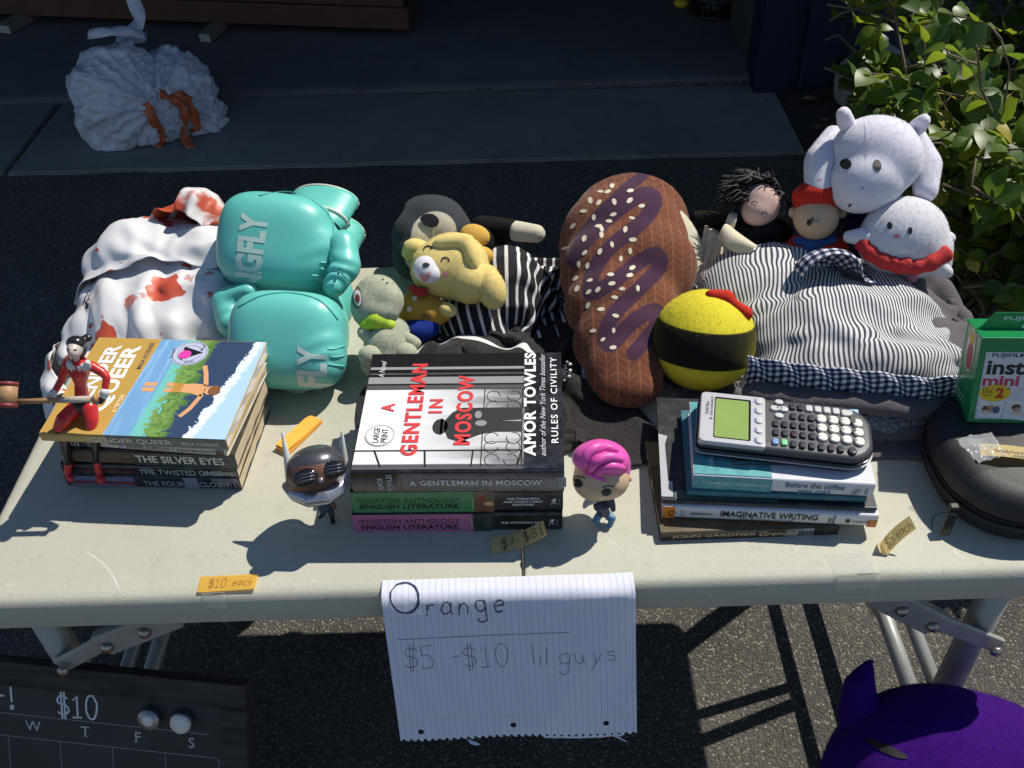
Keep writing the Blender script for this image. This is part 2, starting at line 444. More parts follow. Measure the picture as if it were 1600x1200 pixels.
# asphalt: pale stones in dark binder
m, nb, b = blank('asphalt', .9, .25)
tc = nb.new('ShaderNodeTexCoord').outputs['Object']
vo = nb.new('ShaderNodeTexVoronoi'); vo.inputs['Scale'].default_value = 230; nb.l.new(tc, vo.inputs['Vector'])
big = nb.noise(tc, 3.2, 6, .6); fine = nb.noise(tc, 420, 2)
base = nb.mix(nb.step(big, .35, .7), (.068, .063, .058), (.105, .097, .087))
cid = nb.new('ShaderNodeSeparateColor'); nb.l.new(vo.outputs['Color'], cid.inputs[0])
stone = nb.mix(cid.outputs[1], (.11, .098, .08), (.33, .29, .23))
pick = nb.math('MULTIPLY', nb.step(cid.outputs[0], .62, .74), nb.step(vo.outputs['Distance'], .62, .40))
nb.l.new(nb.mix(pick, base, stone), b.inputs['Base Color'])
bp = nb.new('ShaderNodeBump'); bp.inputs['Strength'].default_value = .9; bp.inputs['Distance'].default_value = .004
nb.l.new(nb.math('ADD', nb.math('MULTIPLY', vo.outputs['Distance'], -1.), nb.math('MULTIPLY', fine, .4)), bp.inputs['Height'])
nb.l.new(bp.outputs[0], b.inputs['Normal'])
M_ASPH = m
def concrete(name, c0, c1, stain):
    m, nb, b = blank(name, .92, .2)
    tc = nb.new('ShaderNodeTexCoord').outputs['Object']
    n1 = nb.noise(tc, 1.6, 8, .65); n2 = nb.noise(tc, 14, 6, .6); n3 = nb.noise(tc, 260, 3)
    c = nb.mix(nb.step(n1, .3, .7), c0, c1)
    c = nb.mix(nb.step(n2, .56, .75, 0, .55), c, stain)
    c = nb.mix(nb.step(n3, .35, .75, 0, .25), c, tuple(x*.6 for x in c0))
    nb.l.new(c, b.inputs['Base Color'])
    bp = nb.new('ShaderNodeBump'); bp.inputs['Strength'].default_value = .5; bp.inputs['Distance'].default_value = .003
    nb.l.new(nb.math('ADD', n3, n2), bp.inputs['Height']); nb.l.new(bp.outputs[0], b.inputs['Normal'])
    return m
M_CONC = concrete('apron_concrete', (.17, .17, .165), (.25, .25, .24), (.09, .088, .085))
M_SLAB = concrete('slab_concrete', (.12, .118, .115), (.18, .175, .17), (.05, .048, .045))
sheet('ground', -60, -60, 60, 60, 0, M_ASPH)
# concrete apron in two pours, a joint between them, edge a little uneven
def slab(name, poly, z0, z1, mat, bev=.006):
    bm = bmesh.new(); lo = [bm.verts.new((x, y, z0)) for x, y in poly]; f = bm.faces.new(lo)
    r = bmesh.ops.extrude_face_region(bm, geom=[f]); top = [v for v in r['geom'] if isinstance(v, bmesh.types.BMVert)]
    for v in top: v.co.z = z1
    bmesh.ops.recalc_face_normals(bm, faces=bm.faces[:])
    es = [e for e in bm.edges if all(v in top for v in e.verts)]
    bmesh.ops.bevel(bm, geom=es, offset=bev, segments=2, affect='EDGES')
    return struct(from_bm(name, bm, mat))
ja, jb = at(0, 232, 0), at(103, 152, 0)        # the slanting joint at the left
def edge_line(x0, x1, y0, y1, n, amp, seed):
    return [(x0+(x1-x0)*i/n, y0+(y1-y0)*i/n + amp*noise.noise(Vector((i*.9, seed, 0)))) for i in range(n+1)]
slab('apron', edge_line(ja.x+.10, .965, 2.262, 2.225, 30, .012, 3.)+[(.965, 2.735), (jb.x+.012, 2.775)], -.05, .012, M_CONC)
slab('apron', [(-6, 2.33), (ja.x+.085, 2.265), (jb.x-.002, 2.775), (-6, 2.85)], -.05, .011, M_CONC)
# garage slab: a sloping lip, then the floor inside
bm = bmesh.new(); n = 60; rows = []
for i in range(n+1):
    x = -6+i*(7.0/n); w = .010*noise.noise(Vector((x*5, 0, 0)))
    y0 = 2.745+w-(x-.9)*.012
    rows.append([bm.verts.new(c) for c in ((x, y0, -.02), (x, y0+.004, .030), (x, y0+.025, .036), (x, y0+.21, .046), (x, 8.6, .052))])
for a, c in zip(rows, rows[1:]):
    for k in range(4): bm.faces.new((a[k], c[k], c[k+1], a[k+1]))
struct(from_bm('garage_floor', bm, M_SLAB))
# planting bed at the right
M_SOIL = pmat('soil', (.035, .027, .020), .95, .5, 30, bump=1., bscale=60, bdist=.01)
bm = bmesh.new(); nx, ny = 46, 60
gv = [[None]*(nx+1) for _ in range(ny+1)]
for j in range(ny+1):
    for i in range(nx+1):
        x = .968+i*2.6/nx; y = .85+j*1.9/ny
        e = min(1, i/3, j/4)
        gv[j][i] = bm.verts.new((x, y, .006+e*(.02+.025*noise.noise(Vector((x*5, y*5, 1)))+.012*noise.noise(Vector((x*17, y*17, 4))))))
for j in range(ny):
    for i in range(nx): bm.faces.new((gv[j][i], gv[j][i+1], gv[j+1][i+1], gv[j+1][i]))
struct(from_bm('planting_bed', bm, M_SOIL, None, True))

# the garage: its front stands open, the roof keeps the apron in shade
M_NAVY = pmat('navy_paint', (.010, .016, .042), .55, .2, 18, bump=.3, bscale=90, dirt=(.03, .03, .035), dirt_amt=.35)
M_SID = pmat('garage_siding', (.020, .026, .05), .7, .2, 8)
M_ROOF = pmat('roof_felt', (.05, .048, .046), .95, .3, 20)
M_INT = pmat('garage_lining', (.06, .055, .05), .9, .3, 4)
gar = thing('garage', 'dark garage with an open front and a navy blue door jamb', 'garage', (0, 2.75, 0))
def gbox(name, lo, hi, mat, bev=.004): return box(name, lo, hi, mat, gar, bev, world=True)
jx = at(1182, 140, .04).x
gbox('door_jamb', (jx, 2.66, .0), (jx+.15, 2.82, 2.25), M_NAVY)
gbox('door_trim', (jx+.15, 2.63, .0), (jx+.27, 2.80, 2.25), M_NAVY)
k = jx+.27
for i in range(16):                                       # lap siding on the wall beside the opening
    z0 = .10+i*.15
    bm = bmesh.new()
    vs = [bm.verts.new(c) for c in ((k, 2.68, z0), (2.75, 2.68, z0), (2.75, 2.705, z0+.155), (k, 2.705, z0+.155), (k, 2.72, z0), (2.75, 2.72, z0), (2.75, 2.72, z0+.155), (k, 2.72, z0+.155))]
    for q in ((0, 1, 2, 3), (0, 4, 5, 1), (4, 7, 6, 5), (3, 2, 6, 7), (0, 3, 7, 4), (1, 5, 6, 2)): bm.faces.new([vs[j] for j in q])
    from_bm('siding_board', bm, M_SID, gar, world=True)
gbox('foundation', (k, 2.70, -.1), (2.75, 2.80, .10), M_CONC)
gbox('side_wall', (jx+.02, 2.82, 0), (jx+.16, 8.6, 2.5), M_INT)
gbox('end_wall', (-6, 8.6, 0), (2.75, 8.75, 2.5), M_INT)
gbox('header', (-6, 2.70, 2.25), (2.75, 2.84, 2.55), M_NAVY)
gbox('roof', (-6.4, 2.52, 2.55), (3.0, 9.0, 2.68), M_ROOF)
gbox('added_shade_roof', (-6.4, 1.82, 2.42), (.92, 2.66, 2.54), M_ROOF)  # unseen roof extension, added to throw shade on the ground left of the table
gbox('left_wall', (-6.1, 2.75, 0), (-5.95, 8.6, 2.5), M_INT)

# timber resting on blocks inside the garage
M_WOOD = pmat('redwood', (.11, .042, .022), .7, .35, 6, bump=.4, bscale=40, dirt=(.04, .02, .012), dirt_amt=.6, dirt_scale=9)
M_BLK = pmat('weathered_pine', (.20, .155, .115), .85, .25, 14, bump=.4, bscale=60)
e0, e1 = at(640, 48, .085), at(22, 24, .085)
d = (e1-e0).normalized(); ang = math.atan2(d.y, d.x)
tb = thing('timber', 'red brown timber planks lying on wood blocks in the dark garage', 'lumber', e0, ang)
box('plank', (0, -.14, 0), (2.6, 0, .085), M_WOOD, tb, .005)
box('plank', (.02, -.155, .087), (2.6, -.012, .125), M_WOOD, tb, .004)
for px, py, w, L, nm in ((322, 66, .05, .22, 0), (8, 52, .07, .30, 1)):
    p = at(px, py, .05)
    q = thing('wood_block', ('pale wood block poking out under the middle of the timber', 'pale wood block under the timber at the left picture edge')[nm], 'wood block', (p.x, p.y, .05), R(-14 if nm == 0 else -20), 'blocks under the timber')
    box('block_body', (-w/2, 0, 0), (w/2, L, .034), M_BLK, q, .004)
    box('sawn_end', (-w/2+.002, -.003, .002), (w/2-.002, .0005, .032), pmat('sawn_end', (.42, .38, .33), .9, .2, 60), q)

# steel burner with a slotted foot, yellow feet either side
M_STEEL = pmat('dull_steel', (.32, .32, .33), .38, .2, 12, metal=.9, bump=.1, bscale=40)
M_BLACK = pmat('black_plastic', (.012, .012, .013), .45, .2, 30)
p = at(1126, 36, .05); c = Vector((p.x, p.y+.13, .05))
bn = thing('steel_canister', 'round steel canister with a slotted black foot in the garage', 'canister', c)
lathe('drum_body', [(.100, .062), (.104, .066), (.104, .30), (.10, .305), (.04, .31)], M_STEEL, bn, 40)
lathe('foot_ring', [(.108, 0), (.112, .004), (.112, .010), (.106, .012)], M_BLACK, bn, 40)
lathe('inner_drum', [(.094, .008), (.094, .064)], M_BLACK, bn, 40)
for i in range(28):
    a = 2*math.pi*i/28
    box('foot_bar', (.098, -.0035, .010), (.107, .0035, .066), M_BLACK, bn, .001, M=Matrix.Rotation(a, 4, 'Z'))
lathe('rivet', [(.006, 0), (.006, .004), (.002, .006)], M_BLACK, bn, 10, M=Matrix.Translation((-.012, -.103, .085)) @ Matrix.Rotation(R(90), 4, 'X'))
M_YEL = pmat('yellow_plastic', (.62, .46, .02), .45, .1, 20)
for px, py, lb in ((1066, 10, 'yellow rounded plastic stool base left of the steel canister'), (1186, 24, 'yellow rounded plastic stool base beside the navy door jamb')):
    p = at(px, py, .052); q = thing('yellow_stool', lb, 'stool', (p.x, p.y+.02, .05), 0, 'yellow feet in the garage')
    lathe('foot_dome', [(.030, 0), (.034, .006), (.032, .018), (.022, .028), (.010, .032)], M_YEL, q, 20)
    lathe('foot_stem', [(.011, .030), (.011, .20), (.008, .203)], M_BLACK, q, 12)

# stone and grey board behind the bush
M_STONE = pmat('pale_stone', (.30, .30, .29), .9, .2, 10, bump=.6, bscale=25, bdist=.01, dirt=(.1, .1, .09), dirt_amt=.6)
p = at(1335, 180, .0)
me = blob_mesh([ell((p.x+.06, p.y+.08, .09), (.14, .10, .12), (10, 5, 20)), ell((p.x+.13, p.y+.10, .05), (.12, .10, .08))], .012, 4)
for v in me.vertices: v.co += v.normal*noise.noise(v.co*9)*.02
st = finish('boulder', me, M_STONE, None, True); tag(st, 'smooth pale grey boulder half hidden under the bush', 'boulder')
p = at(1322, 122, .02)
bd = thing('grey_board', 'weathered grey board lying behind the boulder by the jamb', 'board', p, R(8))
box('plank', (-.06, 0, 0), (.5, .05, .16), pmat('grey_timber', (.20, .19, .175), .9, .3, 20, bump=.4, bscale=50), bd, .006)

# twigs and crumbs along the joint of the slab, dead leaves in the bed
rnd = random.Random(5)
def litter(name, n, area, z, size, cols, label, cat):
    bm = bmesh.new(); mats = [pmat('litter_'+str(i)+name, c, .9, .3, 60) for i, c in enumerate(cols)]
    for _ in range(n):
        x, y = area(rnd); s = size*rnd.uniform(.5, 1.5); a = rnd.uniform(0, 6.28)
        M = Matrix.Translation((x, y, z+rnd.uniform(.002, .012))) @ Euler((rnd.gauss(0, .35), rnd.gauss(0, .35), a)).to_matrix().to_4x4()
        pts = [(-1, 0, 0), (-.3, .42, .12), (.5, .35, .06), (1, 0, .1), (.4, -.38, .05), (-.4, -.4, .1)]
        ce = bm.verts.new(M @ Vector((0, 0, -.05*s))); vs = [bm.verts.new(M @ (Vector(q)*s)) for q in pts]; k = rnd.randrange(len(mats))
        for i in range(6):
            f = bm.faces.new((ce, vs[i], vs[(i+1) % 6])); f.material_index = k
    o = from_bm(name, bm, mats); struct(o, 'stuff'); tag(o, label, cat); return o
litter('dead_leaves', 900, lambda r: (r.uniform(.99, 2.6), r.uniform(.9, 2.6)), .035, .022, [(.10, .06, .03), (.16, .10, .05), (.05, .035, .02), (.22, .16, .09)], 'dry brown leaves littering the soil under the bush', 'dead leaves')
litter('joint_debris', 150, lambda r: ((lambda x: (x, 2.738+r.gauss(0, .006)-(x-.9)*.012))(.9-abs(r.gauss(0, .55)))), .012, .006, [(.05, .045, .04), (.12, .10, .08), (.2, .19, .17)], 'crumbs and grit caught along the edge of the garage slab', 'debris')

# ------------------------------------------------------------------ the bush
M_LEAF = []
for i, (c, t) in enumerate((((.075, .135, .018), (.30, .42, .03)), ((.050, .100, .016), (.22, .36, .03)), ((.10, .165, .022), (.38, .48, .04)), ((.36, .31, .035), (.62, .50, .05)))):
    m, nb, b = blank('bush_leaf_'+str(i), .42, .5)
    tc = nb.new('ShaderNodeTexCoord').outputs['Object']
    nz = nb.noise(tc, 16, 4)
    nb.l.new(nb.mix(nb.step(nz, .3, .7), tuple(x*.75 for x in c), tuple(x*1.25 for x in c)), b.inputs['Base Color'])
    tr = nb.new('ShaderNodeBsdfTranslucent'); tr.inputs[0].default_value = (*t, 1)
    mx = nb.new('ShaderNodeMixShader'); mx.inputs[0].default_value = .38
    nb.l.new(b.outputs[0], mx.inputs[1]); nb.l.new(tr.outputs[0], mx.inputs[2])
    nb.l.new(mx.outputs[0], m.node_tree.nodes['Material Output'].inputs[0])
    M_LEAF.append(m)
M_TWIG = pmat('bush_twig', (.17, .13, .085), .85, .3, 40, bump=.4, bscale=120)
def leaf_geo(L=1., w=.40, curl=.12):
    v, f = [], []
    prof = [(0, .0), (.08, .55), (.22, .92), (.40, 1.0), (.58, .86), (.76, .56), (.90, .24), (1, 0)]
    for t, q in prof:
        z = -curl*(t-.35)**2*2
        v += [(t*L, -q*w, z+.10*q*abs(q)*w*2), (t*L, 0, z), (t*L, q*w, z+.10*q*abs(q)*w*2)]
    for i in range(len(prof)-1):
        a = i*3; f += [(a, a+1, a+4, a+3), (a+1, a+2, a+5, a+4)]
    return v, f
bush = thing('bush', 'leafy green bush with some yellow leaves beside the garage', 'bush', (1.32, 1.42, .02))
rb = random.Random(21)
stems = []; leaves = []
def bush_ok(p):
    """keep the bush out of the table's things and of the picture left of its real outline"""
    v = p-EYE; d = v.dot(FWD)
    if d < .2: return False
    x = 800+F_PX*v.dot(RGT)/d; y = 600-F_PX*v.dot(UPV)/d
    if p.y < .80 or (p.y < .98 and p.x < .78): return False
    lim = 1280 if y < 110 else 1280+(y-110)*.60 if y < 200 else 1334+(y-200)*.62
    return x > lim+rb.uniform(0, 14)
roots = [(1.12, 1.62), (1.18, 1.42), (1.25, 1.3), (1.38, 1.5), (1.3, 1.7), (1.5, 1.35), (1.45, 1.2), (1.62, 1.5), (1.2, 1.2), (1.7, 1.25)]
for k in range(250):
    rx, ry = rb.choice(roots); p = Vector((rx+rb.gauss(0, .05), ry+rb.gauss(0, .05), .02))
    d = Vector((rb.gauss(-.15, .5), rb.gauss(-.25, .5), 1.0)).normalized(); L = rb.uniform(.6, 1.25); pts = [p.copy()]; n = 14
    for i in range(n):
        d = (d+Vector((rb.gauss(0, .20), rb.gauss(0, .20), rb.gauss(-.07, .13)))).normalized(); p = p+d*(L/n)
        if not bush_ok(p): break
        pts.append(p.copy())
    if len(pts) < 5: continue
    stems.append(pts)
    for i in range(3, len(pts)):
        if rb.random() < .3+.5*(pts[i].z > .4):
            for s in range(rb.choice((1, 2, 3))):
                dd = Vector((rb.gauss(0, 1), rb.gauss(-.3, 1), rb.gauss(.1, .5))).normalized(); q = pts[i]; tw = [q.copy()]
                for _ in range(rb.randint(2, 5)):
                    dd = (dd+Vector((rb.gauss(0, .3), rb.gauss(0, .3), rb.gauss(.02, .2)))).normalized(); q = q+dd*.035
                    if not bush_ok(q): break
                    tw.append(q.copy())
                if len(tw) > 1: stems.append(tw)
                for w in tw[1:]:
                    for _ in range(rb.choice((1, 2, 2, 3))):
                        if rb.random() > (.25 if w.z < .34 else .96): continue
                        az = rb.uniform(0, 6.28); tilt = rb.gauss(.25, .5)
                        X = Vector((math.cos(az)*math.cos(tilt), math.sin(az)*math.cos(tilt), -math.sin(tilt)))
                        N = (Vector((rb.gauss(.25, .45), rb.gauss(-.15, .45), 1)).normalized()); N = (N-X*N.dot(X)).normalized()
                        Lf = rb.uniform(.036, .068)
                        if not (bush_ok(w+X*Lf) and bush_ok(w+X*Lf*.5+N.cross(X)*.02) and bush_ok(w+X*Lf*.5-N.cross(X)*.02)): continue
                        leaves.append((w, X, N, Lf))
v, f = [], []
for pts in stems:
    thick = .0065 if len(pts) > 7 else .0026
    a, q = tube_geo(pts, [thick*(1-.75*i/len(pts)) for i in range(len(pts))], 6); k = len(v); v += a; f += [tuple(i+k for i in z) for z in q]
trunk = from_py('branches', v, f, M_TWIG, bush, True, True); struct(trunk, 'stuff')
leaf_me = []
for i in range(5):
    lv, lf = leaf_geo(1, rb.uniform(.30, .42), rb.uniform(.05, .3))
    me = bpy.data.meshes.new('leaf'); me.from_pydata(lv, [], lf); me.polygons.foreach_set('use_smooth', [True]*len(lf)); leaf_me.append(me)
leafm = [[me.copy() for me in leaf_me] for _ in M_LEAF]
for ms, mt in zip(leafm, M_LEAF):
    for me in ms: me.materials.append(mt)
leaves.sort(key=lambda q: (q[0]-EYE).length-q[3]*8)
crown = None; bi = wm(bush).inverted(); rest = []
def lmat(w, X, N, L):
    M = Matrix((X, N.cross(X), N)).transposed().to_4x4() @ Matrix.Scale(L, 4); M.translation = w; return M
pickable = [q for q in leaves if q[0].z > .3]
chosen = set(id(q) for q in pickable[:300])
for q in leaves:
    M = lmat(*q); mi = 3 if rb.random() < .055 else rb.randrange(3)
    if id(q) in chosen:
        o = bpy.data.objects.new('leaf', leafm[mi][rb.randrange(5)]); COL.objects.link(o); o.parent = bush; o.matrix_basis = bi @ M
    else: rest.append((M, mi))
bm = bmesh.new()
for M, mi in rest:
    lv, lf = leaf_geo(1, .36, .15); vs = [bm.verts.new(M @ Vector(c)) for c in lv]
    for q in lf:
        fc = bm.faces.new([vs[i] for i in q]); fc.material_index = mi; fc.smooth = True
fo = from_bm('foliage', bm, M_LEAF, bush, False, True); struct(fo, 'stuff')
print('leaves', len(leaves))

# bring the setting to its real size: the table is a low one
SC = EYE_TRUE.z/EYE.z; foot = Vector((EYE.x, EYE.y, 0)); EYE = EYE_TRUE
for o in list(scene.objects):
    if o.parent or o.type not in ('MESH', 'EMPTY'): continue
    o.location = foot+(o.location-foot)*SC; o.scale = o.scale*SC
# ================================================================== the folding table
m, nb, b = blank('table_plastic', .55, .35)
tc = nb.new('ShaderNodeTexCoord').outputs['Object']
n1 = nb.noise(tc, 5, 6, .6); n2 = nb.noise(tc, 900, 2); n3 = nb.noise(tc, 38, 6, .7)
c = nb.mix(nb.step(n1, .3, .72), (.445, .435, .355), (.495, .485, .395))
c = nb.mix(nb.step(n3, .56, .74, 0, .5), c, (.33, .31, .25))
n4 = nb.noise(tc, 1.7, 8, .72); c = nb.mix(nb.step(n4, .48, .66, 0, .35), c, (.36, .345, .285)); n5 = nb.noise(tc, 160, 3); c = nb.mix(nb.step(n5, .66, .74, 0, .5), c, (.62, .61, .55))
wv = nb.new('ShaderNodeTexWave'); wv.wave_type = 'BANDS'; wv.bands_direction = 'DIAGONAL'
for q, v_ in (('Scale', 2.1), ('Distortion', 5), ('Detail', 2), ('Detail Scale', 1.2)): wv.inputs[q].default_value = v_
nb.l.new(tc, wv.inputs['Vector'])
scr = nb.math('MULTIPLY', nb.step(wv.outputs['Fac'], .9995, 1.), nb.step(nb.noise(tc, 16, 3), .55, .62))
c = nb.mix(nb.math('MULTIPLY', scr, .6), c, (.74, .73, .69))
nb.l.new(c, b.inputs['Base Color'])
bp = nb.new('ShaderNodeBump'); bp.inputs['Strength'].default_value = .4; bp.inputs['Distance'].default_value = .0012
nb.l.new(nb.math('ADD', n2, nb.math('MULTIPLY', n5, .6)), bp.inputs['Height']); nb.l.new(bp.outputs[0], b.inputs['Normal'])
M_TAB = m
M_LEG = pmat('grey_leg_paint', (.36, .36, .34), .4, .12, 20, metal=.2, dirt=(.16, .12, .08), dirt_amt=.4, dirt_scale=20)
M_BOLT = pmat('bolt_steel', (.42, .38, .33), .35, .2, 60, metal=.9)
M_RUST = pmat('rusty_steel', (.16, .085, .045), .8, .3, 40, metal=.3)
tab = thing('folding_table', 'pale beige folding plastic table covered with goods for sale', 'table', (0, .305, 0))
def rrect(x0, y0, x1, y1, rs, n=7):
    out = []
    for (cx, cy, a0), r in zip(((x0, y0, 180), (x1, y0, 270), (x1, y1, 0), (x0, y1, 90)), rs):
        r = max(r, .0005); sx = 1 if cx == x0 else -1; sy = 1 if cy == y0 else -1
        for i in range(n):
            a = R(a0+90*i/(n-1)); out.append((cx+sx*r+r*math.cos(a), cy+sy*r+r*math.sin(a)))
    return out
def tray(name, x0, x1, rs, parent):
    bm = bmesh.new(); loops = []
    for ins, z in ((.016, -.030), (.012, -.044), (.003, -.045), (.001, -.042), (.000, -.020), (.0012, -.011), (.0045, -.004), (.010, -.0008), (.018, 0.), (.05, .0)):
        loops.append([bm.verts.new((x, y, T+z)) for x, y in rrect(x0+ins*(.12 if x0 > -.5 else 1), .0+ins, x1-ins*(.12 if x1 < .5 else 1), .61-ins, [max(0, r-ins) for r in rs])])
    for a, c in zip(loops, loops[1:]):
        k = len(a)
        for i in range(k): bm.faces.new((a[i], a[(i+1) % k], c[(i+1) % k], c[i]))
    bm.faces.new(loops[-1]); bm.faces.new(loops[0][::-1])
    bmesh.ops.recalc_face_normals(bm, faces=bm.faces[:])
    o = from_bm(name, bm, M_TAB, parent, True, True)
    md = o.modifiers.new('n', 'WEIGHTED_NORMAL'); md.keep_sharp = False
    return o
tray('tabletop_panel', -.61, -.0008, (.03, .004, .004, .03), tab)
tray('tabletop_panel', .0008, .61, (.004, .03, .03, .004), tab)
def leg_frame(s):
    lx = s*(.566 if s > 0 else .578)
    for y in (.075, .535):
        lg = tube('leg', [(lx, y, T-.04), (lx, y, .25), (lx+s*.012, y, .02)], .018, M_LEG, tab, 16)
        tube('leg_tip', [(lx+s*.02, y, .03), (lx+s*.0215, y, 0.)], .019, M_BLACK, lg, 16)
    tube('cross_bar', [(lx, .075, T-.052), (lx, .535, T-.052)], .0145, M_LEG, tab, 14)
    tube('cross_bar', [(lx+s*.012, .075, .12), (lx+s*.012, .535, .12)], .0125, M_LEG, tab, 14)
    # folding stay in two flat links by the front leg, with its bolt
    for y in (.058,):
        a, mid, c = ((aty(1378, 928, .052), aty(1452, 966, .052), aty(1550, 1004, .052)) if s > 0 else (aty(262, 962, .052), aty(172, 998, .052), aty(104, 1034, .052)))
        for p, q, w, t in ((a, mid, .019, .006), (mid, c, .0125, .004)):
            d = (q-p).normalized(); n_ = Vector((0, 1, 0)); n_ = (n_-d*d.dot(n_)).normalized(); z = d.cross(n_); L = (q-p).length
            M = Matrix((d, n_, z)).transposed().to_4x4(); M.translation = p
            lk = box('stay_link', (-.012, -.010 if w > .015 else -.004, -w), (L+.012, t, w), M_LEG, tab, .0035, 2, M=M, world=True)
        for p in (mid, c, a.lerp(mid, .35)):
            lathe('bolt', [(.0075, 0), (.0075, .003), (.005, .006), (.001, .0065)], M_BOLT, tab, 14, M=Matrix.Translation(p+Vector((0, -.011, 0))) @ Matrix.Rotation(R(90), 4, 'X'), world=True)
    # diagonal brace from the middle of the table down to the lower bar
    tube('brace', [(s*.285, .27, T-.046), (lx+s*.008, .30, .22)], .011, M_LEG if s > 0 else M_LEG, tab, 12)
    tube('brace', [(s*.285, .34, T-.046), (lx+s*.008, .33, .22)], .009, M_LEG if s > 0 else M_RUST, tab, 12)
    tube('cross_bar', [(lx+s*.005, .075, .22), (lx+s*.005, .535, .22)], .010, M_LEG, tab, 12)
leg_frame(-1); leg_frame(1)
# chips of pale wear and bits of tape on the front edge
M_TAPE = pmat('clear_tape', (.60, .58, .50), .18, .03, 20, spec=.6)
m_, nb_, b_ = blank('sticky_tape', .15, .6); b_.inputs['Base Color'].default_value = (.7, .69, .64, 1); b_.inputs['Alpha'].default_value = .22
M_CLEAR = m_
def edge_y(s):                                           # a sheet running over the rounded front edge: s = length from the top
    if s < 0: return Vector((0, -s, T+.0006))
    r = .008; q = r*math.pi/2
    if s < q: a = s/r; return Vector((0, r-.0006-(r)*math.sin(a)-.0, T+.0006-r+r*math.cos(a)))
    return Vector((0, -.0012, T-r-(s-q)))
for px, lb, w in ((335, 'strip of clear tape over the front edge by the ten dollar note', .024), (1352, 'strip of clear tape over the front edge below the five dollar note', .045)):
    x = at(px, 930, T).x; v, f = [], []
    for i in range(15):
        s = -.035+i*.005
        for a in (-w/2, w/2): v.append(edge_y(s)+Vector((x+a+(.006 if s < 0 else 0)*s/.035, -.0, 0)))
    for i in range(14): f.append((2*i, 2*i+1, 2*i+3, 2*i+2))
    tag(from_py('tape_strip', v, f, M_CLEAR, None, True), lb, 'tape', 'clear tape on the table edge')
# ================================================================== books
def paper_mat(name, c, axis='Z', scale=900):
    if name in MATS: return MATS[name]
    m, nb, b = blank(name, .85, .2)
    tc = nb.new('ShaderNodeTexCoord'); mp = nb.new('ShaderNodeMapping'); nb.l.new(tc.outputs['Object'], mp.inputs[0])
    mp.inputs['Scale'].default_value = (6, 6, scale)
    nz = nb.noise(mp.outputs[0], 1., 3); n2 = nb.noise(tc.outputs['Object'], 30, 4)
    cc = nb.mix(nb.step(nz, .35, .65), tuple(x*.72 for x in c), c)
    nb.l.new(nb.mix(nb.step(n2, .45, .8, 0, .3), cc, tuple(x*y for x, y in zip(c, (.85, .75, .6)))), b.inputs['Base Color'])
    bp = nb.new('ShaderNodeBump'); bp.inputs['Strength'].default_value = .5; bp.inputs['Distance'].default_value = .0006
    nb.l.new(nz, bp.inputs['Height']); nb.l.new(bp.outputs[0], b.inputs['Normal'])
    return m
PG_CREAM = paper_mat('cream_pages', (.66, .55, .38)); PG_WHITE = paper_mat('white_pages', (.72, .72, .74)); PG_TAN = paper_mat('tan_pages', (.58, .46, .28))
def gloss(col, rough=.28, coat=.15):
    return pmat('cover_'+str(col)+str(rough), col, rough, var=.10, vscale=30, bump=.12, bscale=45, coat=coat, dirt=tuple(min(1, x*.8+.09) for x in col), dirt_amt=.5, dirt_scale=55)
SX, SY, SZ = Vector((1, 0, 0)), Vector((0, 1, 0)), Vector((0, 0, 1))
